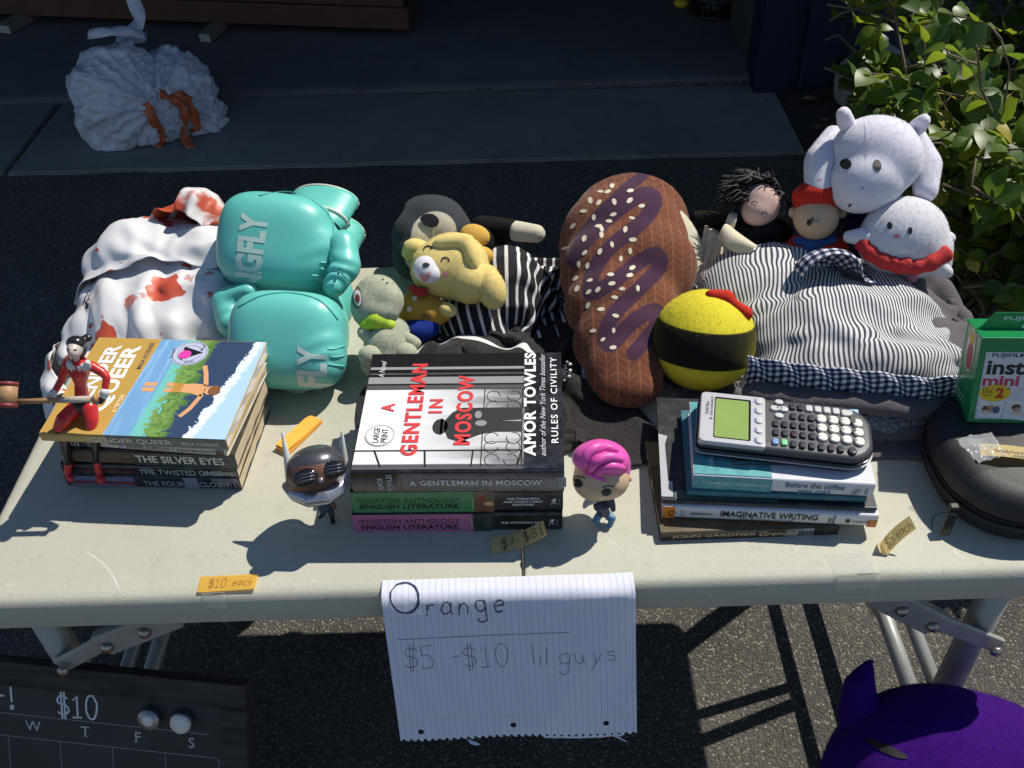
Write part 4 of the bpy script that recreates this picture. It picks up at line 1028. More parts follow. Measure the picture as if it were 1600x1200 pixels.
key(.468, .90, .010, .008, M_KEYG, r=.5); key(.468, .635, .010, .008, M_KEYG, r=.5); key(.443, .77, .0105, .0085, M_KEYG, r=.5); key(.495, .77, .0105, .0085, M_KEYG, r=.5); key(.469, .77, .009, .0060, M_KEYG, r=.3)
for i, (x, y) in enumerate([(a, q) for a in (.708, .776, .843, .912) for q in (.315, .485, .655)]):
    ch = ('7', '8', '9', '4', '5', '6', '1', '2', '3', '0', '.', '-')[i]
    lay('key_lettering', move2(text2(ch, None, .0048), -.0024, -.0014, R(90)), (x*Lc, y*Wc-(.01*Wc if x > .9 else 0), .0274), SX, SY, ink('#3c3a34'), calc, .0003)
lay('brand_lettering', text2('TI-84 Plus', .021, .0040, .01), (Lc*.062, Wc*.52, .0252), SY, -SX, ink('#5e6068'), calc, .0004)
lay('brand_lettering', text2('TEXAS INSTRUMENTS', .032, .0023, .01), (Lc*.084, Wc*.50, .0252), SY, -SX, ink('#4c4e56'), calc, .0004)
lay('brand_mark', poly2([(0, .0015), (.0015, .003), (.003, .0015), (.0015, -.0015)]), (Lc*.082, Wc*.43, .0252), SY, -SX, ink('#3c3e46'), calc, .0004)
for i in range(5): lay('key_legend', ribbon2([(0, 0), (.007, 0)], .0016), (Lc*.326, Wc*(.09+.185*i), .0252), SY, -SX, ink('#7f8fc0'), calc, .0003)

# ================================================================== the hanging paper sign
M_INKD = ink('#232a4a'); M_INK2 = ink('#3f4668')
pw, ph = .267, .208
c0 = at(597, 911, T); x_l = c0.x
m, nb, b = blank('ruled_paper', .8, .25)
uvn = nb.new('ShaderNodeUVMap', uv_map='uv').outputs[0]; sp = nb.new('ShaderNodeSeparateXYZ'); nb.l.new(uvn, sp.inputs[0])
fr_ = nb.math('FRACT', nb.math('DIVIDE', nb.math('SUBTRACT', sp.outputs[0], .004), .0071))
ln = nb.step(nb.math('ABSOLUTE', nb.math('SUBTRACT', fr_, .5)), .11, .05)
mg = nb.step(nb.math('ABSOLUTE', nb.math('SUBTRACT', sp.outputs[1], .1785)), .0007, .0003)
c = nb.mix(nb.math('MULTIPLY', ln, .45), (.76, .77, .86), (.36, .44, .66)); c = nb.mix(nb.math('MULTIPLY', mg, .5), c, (.66, .42, .48))
nb.l.new(c, b.inputs['Base Color'])
tr = nb.new('ShaderNodeBsdfTranslucent'); tr.inputs[0].default_value = (.72, .73, .78, 1); mx = nb.new('ShaderNodeMixShader'); mx.inputs[0].default_value = .12
nb.l.new(b.outputs[0], mx.inputs[1]); nb.l.new(tr.outputs[0], mx.inputs[2]); nb.l.new(mx.outputs[0], m.node_tree.nodes['Material Output'].inputs[0])
M_RULED = m
yaw_p = -.030
def bend(x, s, lift=0.):
    """x across the sheet, s down its length: flat on the table, over the edge, then flaring out"""
    flat = .014; r = .013; a1 = R(90-21); arcL = r*a1
    if s < flat: y, z, nn = flat-s, 0., (0, 0, 1)
    elif s < flat+arcL:
        a = (s-flat)/r; y, z = -r*math.sin(a), -r+r*math.cos(a); nn = (0, -math.sin(a), math.cos(a))
    else:
        q = s-flat-arcL; y, z = -r*math.sin(a1)-q*math.cos(a1), -r+r*math.cos(a1)-q*math.sin(a1); nn = (0, -math.sin(a1), math.cos(a1))
    u = x/pw
    w = .0012*math.sin(x*34+.6)*min(1, s/.08)*(.5+s*4)+.0004*noise.noise(Vector((x*30, s*20, 0)))+.0028*max(0, noise.noise(Vector((x*16+3, s*60, 2.))))*math.exp(-((s-.030)/.016)**2)
    w += .006*max(0, u-.9)**1*10*math.exp(-((s-.03)/.03)**2)*.5
    p = Vector((x_l+x, .0+y+.0026+yaw_p*0, T+.0016+z)) + Vector(nn)*(w+lift)
    p.x += .020*s*(1-2*u)*.35+.006*s/.2
    return p
cu = bpy.data.curves.new('p', 'CURVE'); cu.dimensions = '2D'; cu.fill_mode = 'FRONT'; cu.resolution_u = 4
def spl(pts):
    s = cu.splines.new('POLY'); s.points.add(len(pts)-1); s.use_cyclic_u = True
    for q, (x, y) in zip(s.points, pts): q.co = (x, y, 0, 1)
bot = []; npf = 33; rp = random.Random(3)
for i in range(npf):                                     # torn holes along the lower edge
    cx = .004+i*(pw-.008)/(npf-1); torn = i > 19 and i < 31
    if torn: bot += [(cx-.002, ph+.0015+rp.uniform(-.0006, .0006)), (cx+.002, ph+.0018+rp.uniform(-.0006, .0006))]
    else: bot += [(cx-.0026, ph+rp.uniform(-.001, .0006)), (cx-.0018, ph-.0016)]+[(cx+.0017*math.cos(R(a)), ph-.0022-.0017*math.sin(R(a))*.9) for a in (150, 110, 70, 30)]+[(cx+.0018, ph-.0016)]
spl([(0, 0), (pw, 0), (pw, ph-.0015)]+bot[::-1]+[(0, ph-.0015)])
for hx, hy in ((.0245, .1945), (.1285, .1915), (.2325, .1905)): spl([(hx+.0034*math.cos(a), hy+.0034*math.sin(a)) for a in np.linspace(0, 6.283, 19)[:-1]])
for i in range(20, 31):
    cx = .004+i*(pw-.008)/(npf-1); spl([(cx+.0015*math.cos(a), ph-.0022+.0015*math.sin(a)) for a in np.linspace(0, 6.283, 11)[:-1]])
ob = bpy.data.objects.new('p', cu); COL.objects.link(ob); me = eval_mesh(ob); bpy.data.objects.remove(ob)
bm = bmesh.new(); bm.from_mesh(me); bpy.data.meshes.remove(me)
for _ in range(6):
    es = [e for e in bm.edges if e.calc_length() > .008]
    if not es: break
    bmesh.ops.subdivide_edges(bm, edges=es, cuts=1); bmesh.ops.triangulate(bm, faces=bm.faces[:])
for l_ in list(bm.loops.layers.uv): bm.loops.layers.uv.remove(l_)
uvl = bm.loops.layers.uv.new('uv')
for f in bm.faces:
    for l in f.loops: l[uvl].uv = (l.vert.co.x, l.vert.co.y)
for v in bm.verts: v.co = bend(v.co.x, v.co.y)
sign = thing('paper_sign', 'sheet of ruled notebook paper with handwritten prices taped over the front edge', 'sign', (x_l+pw/2, 0, T))
from_bm('sheet', bm, M_RULED, sign, True, True)
def write(g, x, s, mat, name='handwriting'):
    v = []
    bm = bmesh.new(); vs = [bm.verts.new((a, q, 0)) for a, q in g[0]]
    for q in g[1]: bm.faces.new([vs[i] for i in q])
    bmesh.ops.subdivide_edges(bm, edges=[e for e in bm.edges if e.calc_length() > .006], cuts=2); bmesh.ops.triangulate(bm, faces=bm.faces[:])
    for q in bm.verts: q.co = bend(x+q.co.x, s-q.co.y, .0005)
    return from_bm(name, bm, mat, sign, False, True)
write(hand2('O', .033, .0009, .02, twice=True), .008, .040, M_INKD); write(hand2('range', .026, .0009, .03, .22, True), .044, .043, M_INKD)
write(ribbon2([(0, 0), (.06, .0005), (.12, .001), (.185, .0022)], .0005), .011, .072, M_INK2)
write(hand2('$5', .030, .0006, .02, .12), .014, .112, M_INK2); write(hand2('-', .026, .0006, .02), .066, .108, M_INK2); write(hand2('$10', .029, .0006, .02, .10), .079, .112, M_INK2)
write(hand2('lil', .024, .0006, .02, .06), .153, .110, M_INK2); write(hand2('guys', .026, .0006, .03, .16), .183, .110, M_INK2)
v, f = [], []
for i, (x, s) in enumerate(((.075, ph-.001), (.083, ph+.003), (.090, ph+.0065), (.086, ph+.0075), (.079, ph+.0035))): v.append(bend(x, s, .001*i))
from_py('torn_scrap', v, [(0, 1, 2), (0, 2, 3), (0, 3, 4)], M_RULED, sign, True, True)
v = [bend(x, s, .0005) for x, s in ((.243, ph), (.256, ph+.009), (.2545, ph+.0095), (.241, ph+.0015))]
from_py('torn_scrap', v, [(0, 1, 2, 3)], M_RULED, sign, True, True)

# ================================================================== price notes
M_NOTE = pmat('note_yellow', (.86, .52, .085), .75, .05, 40); M_NOTE2 = pmat('note_pale', (.88, .68, .30), .8, .05, 40)
for q_, tc_ in ((M_NOTE, (.9, .55, .1, 1)), (M_NOTE2, (.92, .70, .28, 1))):
    nb = NB(q_); tr = nb.new('ShaderNodeBsdfTranslucent'); tr.inputs[0].default_value = tc_; mx = nb.new('ShaderNodeMixShader'); mx.inputs[0].default_value = .45
    nb.l.new(q_.node_tree.nodes['Principled BSDF'].outputs[0], mx.inputs[1]); nb.l.new(tr.outputs[0], mx.inputs[2]); nb.l.new(mx.outputs[0], q_.node_tree.nodes['Material Output'].inputs[0])
M_PENC = ink('#3a3326'); M_ORP = ink('#8a5a28')
def strip(name, label, p0, p1, width, prof, mat, writing, group='handwritten price notes', up=None):
    """a strip of note paper from p0 to p1 (front edge, left to right); prof lifts it along its length"""
    p0, p1 = Vector(p0), Vector(p1); X = (p1-p0); L = X.length; X.normalize(); U = Vector(up or (0, 0, 1)); Yd = U.cross(X).normalized(); N = X.cross(Yd)
    root = thing(name, label, 'price note', p0.lerp(p1, .5), 0, group)
    f3 = lambda a, q, l=0.: p0+X*a+Yd*q+N*(prof(a/L, q/width)+l)
    n, k = 16, 4; v = [f3(L*i/n, width*j/k) for j in range(k+1) for i in range(n+1)]
    f = [(j*(n+1)+i, j*(n+1)+i+1, (j+1)*(n+1)+i+1, (j+1)*(n+1)+i) for j in range(k) for i in range(n)]
    from_py('note_paper', v, f, mat, root, True, True)
    for g, x, y, mt in writing:
        bm = bmesh.new(); vs = [bm.verts.new((a, q, 0)) for a, q in g[0]]
        for q in g[1]: bm.faces.new([vs[i] for i in q])
        for q in bm.verts: q.co = f3(x+q.co.x, y+q.co.y, .0004)
        from_bm('handwriting', bm, mt, root, False, True)
    return root
a, c = at(308, 926, T+.001), at(399, 922, T+.001)
strip('price_note', 'yellow note reading ten dollars each on the bare left table edge', a, c, .0205, lambda u, v: .0006+.004*u*u*(1-v)*.5, M_NOTE,
      [(hand2('$10', .0115, .0006, .02, .08), .010, .005, M_ORP), (hand2('each', .0098, .0006, .02, .12), .036, .006, M_ORP)])
a, c = at(770, 865, T+.002), at(855, 852, T+.002)
strip('price_note', 'pale yellow note with seven to eight dollars in front of the middle stack', a, c, .0215, lambda u, v: .0010+.030*max(0, u-.35)**1.5, M_NOTE2,
      [(hand2('$', .0150, .0007, .01), .0095, .0025, M_PENC), (hand2('7-', .0120, .0007, .01, .18), .0195, .005, M_PENC), (hand2('$8', .0140, .0007, .01, .1), .0350, .0045, M_PENC)]+
      [(hand2(ch, .0055, .0005, .02), .0545, .0155-.0042*i, M_PENC) for i, ch in enumerate('each')])
# bent upright note
a, c = at(1384, 868, T+.001), at(1420, 816, T+.033)
pr = thing('price_note', 'bent yellow note reading five dollars each standing near the case', 'price note', a, 0, 'handwritten price notes')
A, B_ = at(1387, 868, T+.002), at(1432, 826, T+.030); Yd = (at(1376, 848, T+.014)-A)
n = 14
f3 = lambda u, v, l=0.: A.lerp(B_, u)+Yd*v*1.0+Vector((.2, -.7, .6)).normalized()*(-.004*math.sin(u*3.14)+l)
v = [f3(i/n, j/4) for j in range(5) for i in range(n+1)]; f = [(j*(n+1)+i, j*(n+1)+i+1, (j+1)*(n+1)+i+1, (j+1)*(n+1)+i) for j in range(4) for i in range(n)]
from_py('note_paper', v, f, M_NOTE2, pr, True, True)
fo_ = [at(1387, 868, T+.002), at(1376, 848, T+.014), at(1371, 848, T+.001), at(1378, 866, T+.001)]
from_py('note_fold', fo_, [(0, 1, 2, 3)], M_NOTE2, pr, False, True)
bm = bmesh.new(); LL = (B_-A).length
for g, x, y in ((hand2('$5', .0125, .0006, .01, .05), .003, .003), (hand2('each', .0098, .0006, .02, .05), .020, .004)):
    vs = [bm.verts.new(f3((x+p)/LL, (y+q)/Yd.length, .0006)) for p, q in g[0]]
    for q in g[1]: bm.faces.new([vs[i] for i in q])
from_bm('handwriting', bm, M_PENC, pr, False, True)
# pad of orange notes
A, B_, C_ = at(431, 697, T+.006), at(483, 648, T+.006), at(452, 705, T+.006)
X = (B_-A); Lp = X.length; ang = math.atan2(X.y, X.x); wv_ = (C_-A).length
pad = thing('note_pad', 'thick block of orange sticky note strips lying between the book stacks', 'note pad', (A.x, A.y, T), ang)
for i in range(9):
    box('note_sheets', (.0004*math.sin(i*2.1), -wv_+.0003*math.cos(i*1.7), .0007*i), (Lp+.0004*math.sin(i*1.3), .0003*math.sin(i), .0007*i+.00068), pmat('note_orange', (.88, .42, .055), .75, .05, 40), pad)
v, f = [], []
for i in range(9):
    u = i/8
    for w_ in (0, 1): v.append((Lp*u, -wv_*w_, .0066+.0032*(1-u)**2*abs(math.sin(u*4+1))))
for i in range(8): f.append((2*i, 2*i+1, 2*i+3, 2*i+2))
from_py('top_sheet', v, f, pmat('note_orange', None or (.88, .42, .055)), pad, True)

# ================================================================== black zipped case, film box, its note
M_CASE = pmat('case_shell', (.016, .016, .018), .55, .15, 60, bump=.35, bscale=650, bdist=.0012)
M_ZIP = pmat('zip_tape', (.009, .009, .010), .8, .1, 100, bump=.5, bscale=400)
cs = thing('zipped_case', 'round black zipped headphone case at the right end of the table', 'case', (.570, .134, T))
def sup(rx, ry, p=2.5, n=56): return [(rx*math.copysign(abs(math.cos(t))**(2/p), math.cos(t)), ry*math.copysign(abs(math.sin(t))**(2/p), math.sin(t))) for t in [2*math.pi*i/n for i in range(n)]]
RX, RY = .103, .098
loft('case_base', [(sup(RX*k, RY*k), z) for k, z in ((.86, 0), (.94, .002), (.985, .010), (1.0, .022), (.995, .026))], M_CASE, cs)
loft('zip_tape', [(sup(RX*k, RY*k), z) for k, z in ((.985, .0255), (.990, .027), (.990, .032), (.985, .0335))], M_ZIP, cs)
lid = loft('case_lid', [(sup(RX*k, RY*k), z) for k, z in ((.995, .033), (1.0, .036), (.985, .046), (.95, .054), (.88, .0605), (.78, .0635), (.70, .0640), (.60, .0630), (.50, .0655), (.30, .068), (.05, .069))], M_CASE, cs)
def ring(rx, ry, z, r, name, mat):
    o = sup(rx, ry, 2.5, 72); tube(name, [(x, y, z) for x, y in o]+[(*o[0], z)], r, mat, cs, 6, world=False)
ring(RX*1.002, RY*1.002, .0265, .0012, 'piping', M_ZIP); ring(RX*1.002, RY*1.002, .0330, .0012, 'piping', M_ZIP)
pp = at(1489, 800, T+.026)-Vector(cs.location); 
box('zip_slider', (-.005, -.004, -.004), (.005, .004, .005), M_BLACK, cs, .0015, M=Matrix.Translation((pp.x, pp.y+.002, .030)))
box('zip_pull', (-.0055, -.0015, -.028), (.0055, .0015, -.002), M_CBLK, cs, .001, M=Matrix.Translation((pp.x-.002, pp.y-.004, .030)) @ Matrix.Rotation(R(-18), 4, 'X') @ Matrix.Rotation(R(12), 4, 'Y'))
# loose thread from the pull
tag(tube('thread', [at(1482, 800, T+.008), at(1466, 802, T+.002), at(1457, 808, T+.001), at(1455, 824, T+.001)], .0004, M_ZIP, None, 5), 'short black thread lying beside the zip pull of the case', 'thread')
M_GREEN = pmat('green_card', (.010, .22, .065), .3, .06, 30, coat=.2); M_WCARD = pmat('white_card', (.62, .63, .66), .3, .05, 20, coat=.2)
p0 = at(1511, 660, T+.0655); bw, bd_, bh = .100, .056, .104
fb = thing('film_box', 'green and white instant film box standing on the black case', 'box', p0, rot=(R(-16), R(-3), R(-7)))
box('carton', (0, 0, 0), (bw, bd_, bh), M_GREEN, fb, .0008)
FX, FZ = SX, SZ
fl_ = lambda name, g, x, z, mat, lift: lay(name, g, (x, 0, z), SX, SZ, mat, fb, lift)
fl_('front_print', rect2(0, 0, bw-.008, bh-.022), .007, .005, M_WCARD, .0003)
v = [(-.0, bd_*.42, bh), (bw, bd_*.42, bh), (bw, bd_*.42, bh+.020), (.018, bd_*.42, bh+.020), (.006, bd_*.42, bh+.004)]
tabm = bmesh.new(); vs = [tabm.verts.new(q) for q in v]; vs2 = [tabm.verts.new((q[0], q[1]+.0012, q[2])) for q in v]; tabm.faces.new(vs); tabm.faces.new(vs2[::-1])
for i in range(5): tabm.faces.new((vs[i], vs2[i], vs2[(i+1) % 5], vs[(i+1) % 5]))
bmesh.ops.recalc_face_normals(tabm, faces=tabm.faces[:]); from_bm('hang_tab', tabm, M_GREEN, fb)
lay('hang_tab_lettering', text2('FUJIFILM', .045, .0055, .02), (.028, bd_*.42, bh+.010), SX, SZ, ink('#c9d6cc'), fb, .0005)
fl_('hang_slot', rect2(0, 0, .05, .004), .048, bh+.0015, ink('#dfe3e8'), -.0235)
fl_('brand_lettering', text2('FUJIFILM', .036, .0058, .02), .0135, bh-.024, ink('#1a3a2a'), .0006)
fl_('brand_lettering', text2('instax', .066, .0170, .03), .0105, bh-.044, ink('#17181c'), .0006)
fl_('brand_lettering', text2('mini', .038, .0120, .03), .0085, bh-.0575, ink('#c03050'), .0006); fl_('brand_lettering', text2('INSTANT FILM', .030, .0024, .01), .0085, bh-.0618, ink('#4c4c52'), .0006)
fl_('pack_badge', disc2(0, 0, .0165, .0105), .0235, .0375, ink('#e2c21e'), .0006); fl_('pack_badge_lettering', text2('10x', .011, .0050, .01), .0105, .0375, ink('#5c3a12'), .0008); fl_('pack_badge_lettering', text2('PACK', .010, .0026, .01), .0108, .0335, ink('#5c3a12'), .0008); fl_('pack_badge_lettering', text2('2', None, .0125, .05), .0245, .0315, ink('#c2301e'), .0008)
# printed snapshots: plain frames with soft portrait shapes
def snap(x, z, w, h, rot, bgc, cols, lf):
    fl_('snapshot', move2(rect2(0, 0, w, h), x, z, R(rot)), 0, 0, ink('#e6e7ea'), lf)
    fl_('snapshot', move2(rect2(w*.07, h*.22, w*.93, h*.93), x, z, R(rot)), 0, 0, ink(bgc), lf+.0002)
    for i, (cx, cy, rx, ry, cc) in enumerate(cols): fl_('snapshot', move2(disc2(cx*w, cy*h, rx*w, ry*h), x, z, R(rot)), 0, 0, ink(cc), lf+.0004+.0001*i)
snap(.050, .034, .036, .042, -24, '#5a2a2c', [(.30, .40, .24, .18, '#8ea6c8'), (.70, .42, .22, .2, '#38507c'), (.36, .68, .15, .15, '#c89a80'), (.35, .76, .17, .12, '#5a3426'), (.66, .66, .14, .14, '#d3a88c')], .0008)
fl_('snapshot_lettering', move2(hand2('e', .007, .0006), .0, .0), .0, -.5, M_PENC, .002) if False else None
fl_('snapshot_lettering', move2(text2('Have Fun!', .030, .0056, 0, .3), .0525, .0345, R(-24)), 0, 0, ink('#3a3a40'), .0016)
snap(.0095, .008, .024, .0205, -4, '#dcd8d2', [(.25, .5, .14, .2, '#6a4a38'), (.5, .55, .14, .22, '#b98a70'), (.74, .5, .16, .22, '#4c5a74'), (.3, .32, .2, .12, '#d4bfae')], .0005)
snap(.0365, .006, .024, .0225, -6, '#e0dcd4', [(.45, .68, .2, .18, '#5c3a2c'), (.52, .5, .16, .2, '#c99c82'), (.6, .34, .26, .12, '#e2cfc0')], .0005)
snap(.0640, .004, .024, .0205, -8, '#d8d6c8', [(.5, .55, .24, .18, '#a58a62'), (.4, .42, .12, .12, '#c9a888')], .0006)
ls = lambda name, g, y, z, mat, lf: lay(name, g, (0, y, z), -SY, SZ, mat, fb, lf)
ls('side_print', rect2(0, 0, .004, .090), .052, .012, ink('#a9c9b0'), .0004); ls('side_print', disc2(0, 0, .013, .026), .026, .078, ink('#e8e4dc'), .0004); ls('side_print', disc2(0, 0, .010, .016), .026, .070, ink('#a8303c'), .0006); ls('side_print', disc2(0, 0, .008, .009), .027, .092, ink('#d8b23a'), .0006)
ls('side_print', rect2(0, 0, .030, .002), .046, .014, ink('#8fbf9c'), .0004); ls('side_print', rect2(0, 0, .026, .002), .044, .020, ink('#8fbf9c'), .0004)
# note on the case
a, c = at(1533, 712, T+.072), at(1625, 722, T+.072)
strip('price_note', 'pale yellow note about headphones lying on the black case', a, c, .0185, lambda u, v: .0004+.002*math.sin(u*3), M_NOTE2,
      [(hand2('No', .0058, .0005, .02), .006, .0115, M_PENC), (hand2('headphones', .0062, .0005, .02, .05), .015, .0060, M_PENC), (hand2('inside', .005, .0005, .02, .05), .032, .0010, M_PENC)])
m, nb, b = blank('clear_film', .08, .6); b.inputs['Base Color'].default_value = (.8, .82, .86, 1); b.inputs['Alpha'].default_value = .30
bm = bmesh.new(); n = 10; rc = random.Random(4)
cA, cB, cC, cD = at(1492, 688, T+.072), at(1548, 678, T+.072), at(1572, 716, T+.072), at(1528, 728, T+.070)
g = [[bm.verts.new(cA.lerp(cB, i/n).lerp(cD.lerp(cC, i/n), j/n)+Vector((0, 0, .006*noise.noise(Vector((i*.6, j*.6, 7.)))+.003+.006*(j == n)*rc.random()))) for i in range(n+1)] for j in range(n+1)]
for j in range(n):
    for i in range(n): bm.faces.new((g[j][i], g[j][i+1], g[j+1][i+1], g[j+1][i]))
tag(from_bm('plastic_wrapper', bm, m, None, True), 'crumpled clear plastic wrapper under the note on the case', 'wrapper')

# ================================================================== chalkboard calendar
M_CHALK = pmat('chalkboard', (.020, .021, .023), .6, .3, 9, dirt=(.05, .05, .052), dirt_amt=.45, dirt_scale=14)
m, nb, b = blank('grey_wood_frame', .75, .3); tc = nb.new('ShaderNodeTexCoord').outputs['Object']; mp = nb.new('ShaderNodeMapping'); mp.inputs['Scale'].default_value = (8, 8, 90); nb.l.new(tc, mp.inputs[0])
mp2 = nb.new('ShaderNodeMapping'); mp2.inputs['Scale'].default_value = (90, 90, 6); nb.l.new(tc, mp2.inputs[0])
gw = nb.noise(mp.outputs[0], 1., 5, .6); nb.l.new(nb.mix(nb.step(gw, .3, .7), (.014, .012, .011), (.065, .058, .052)), b.inputs['Base Color'])
bp = nb.new('ShaderNodeBump'); bp.inputs['Strength'].default_value = .5; bp.inputs['Distance'].default_value = .002; nb.l.new(gw, bp.inputs['Height']); nb.l.new(bp.outputs[0], b.inputs['Normal'])
M_CFR = m
tr_ = at(383, 1072, .41); psi, tau = R(-8), R(30); KB = 1003/1197.
cb = thing('chalkboard', 'black chalkboard calendar in a grey wood frame leaning under the table', 'chalkboard', tr_, rot=(0, 0, psi))
XB = SX; UB = Vector((0, math.sin(tau), math.cos(tau))); NB_ = XB.cross(UB)       # towards the buyer
MB = Matrix((XB, UB, NB_)).transposed().to_4x4() @ Matrix.Scale(KB, 4)                                   # board coordinates: x right, y up, z out; origin at the outer top right corner
BW, BH, fw_ = .62, .555, .040
def bbox(name, lo, hi, mat, bev=0., par=None): return box(name, lo, hi, mat, par or cb, bev, M=MB)
bbox('board_panel', (-BW+.02, -BH+.02, -.012), (-.02, -.02, -.006), M_CHALK)
bbox('frame_rail', (-BW, -fw_, -.022), (0, 0, .0), M_CFR, .002); bbox('frame_rail', (-BW, -BH, -.022), (0, -BH+fw_, .0), M_CFR, .002)
bbox('frame_stile', (-fw_, -BH+fw_+.0005, -.022), (0, -fw_-.0005, -.0006), M_CFR, .002); bbox('frame_stile', (-BW, -BH+fw_+.0005, -.022), (-BW+fw_, -fw_-.0005, -.0006), M_CFR, .002)
CH = ink('#b9bcc0', .9); CHL = ink('#8f9398', .9)
def bl(name, g, x, y, mat, lift=.0003):
    return lay(name, (np.asarray(g[0])*KB, g[1]), MB @ Vector((x, y, -.006)), XB, UB, mat, cb, lift)
colw = .0835; xr = -.0455; yh = -.088; yg = -.126
bl('grid_line', ribbon2([(0, 0), (.54, 0)], .0011), -.60, yh, CHL); bl('grid_line', ribbon2([(0, 0), (.535, 0)], .0011), -.60+.017, yg, CHL)
for i in range(7): bl('grid_line', ribbon2([(0, 0), (0, -.39)], .0010), xr-i*colw, yg, CHL)
for j in range(1, 6): bl('grid_line', ribbon2([(0, 0), (.535, 0)], .0010), -.583, yg-j*.062, CHL)
for i, ch in enumerate('SFTWT'):
    g = text2(ch, None, .0165, .0); w_ = size2(g)[0]; ser = [ribbon2([(q-.003, z_), (q+.003, z_)], .0012) for q, z_ in ((w_*(.5 if ch == 'T' else .12), 0),)] if ch in 'TF' else []
    bl('weekday_lettering', join2(g, *ser), xr-(i+.5)*colw-w_/2, -.113, CH)
bl('chalk_lettering', hand2('$10', .038, .0030, .02, .10), -.298, -.083, ink('#d8dade', .95)); bl('chalk_lettering', hand2('r!', .036, .0030, .02, .2), -.395, -.079, ink('#d8dade', .95))
for x, rr, mt, lb in ((-.098, .0165*KB, M_KEYW, 'cream'), (-.148, .0165*KB, M_STEEL, 'steel')):
    c3 = wm(cb) @ (MB @ Vector((x, -.068, -.0055))); Rm = (wm(cb) @ MB).to_3x3().normalized()
    mg_ = thing('magnet', 'round cream magnet stuck to the chalkboard corner' if lb == 'cream' else 'round silver rimmed magnet with white centre on the chalkboard', 'magnet', c3, rot=Rm.to_euler(), group='magnets on the chalkboard')
    lathe('magnet_body', [(rr, 0), (rr*1.03, .002), (rr*1.03, .0085), (rr*.97, .010), (.004, .0104)], M_STEEL, mg_, 28)
    lathe('magnet_face', [(rr*.92 if lb == 'cream' else rr*.55, .0098), (rr*.90 if lb == 'cream' else rr*.52, .0112), (.003, .0116)], M_KEYW, mg_, 28)
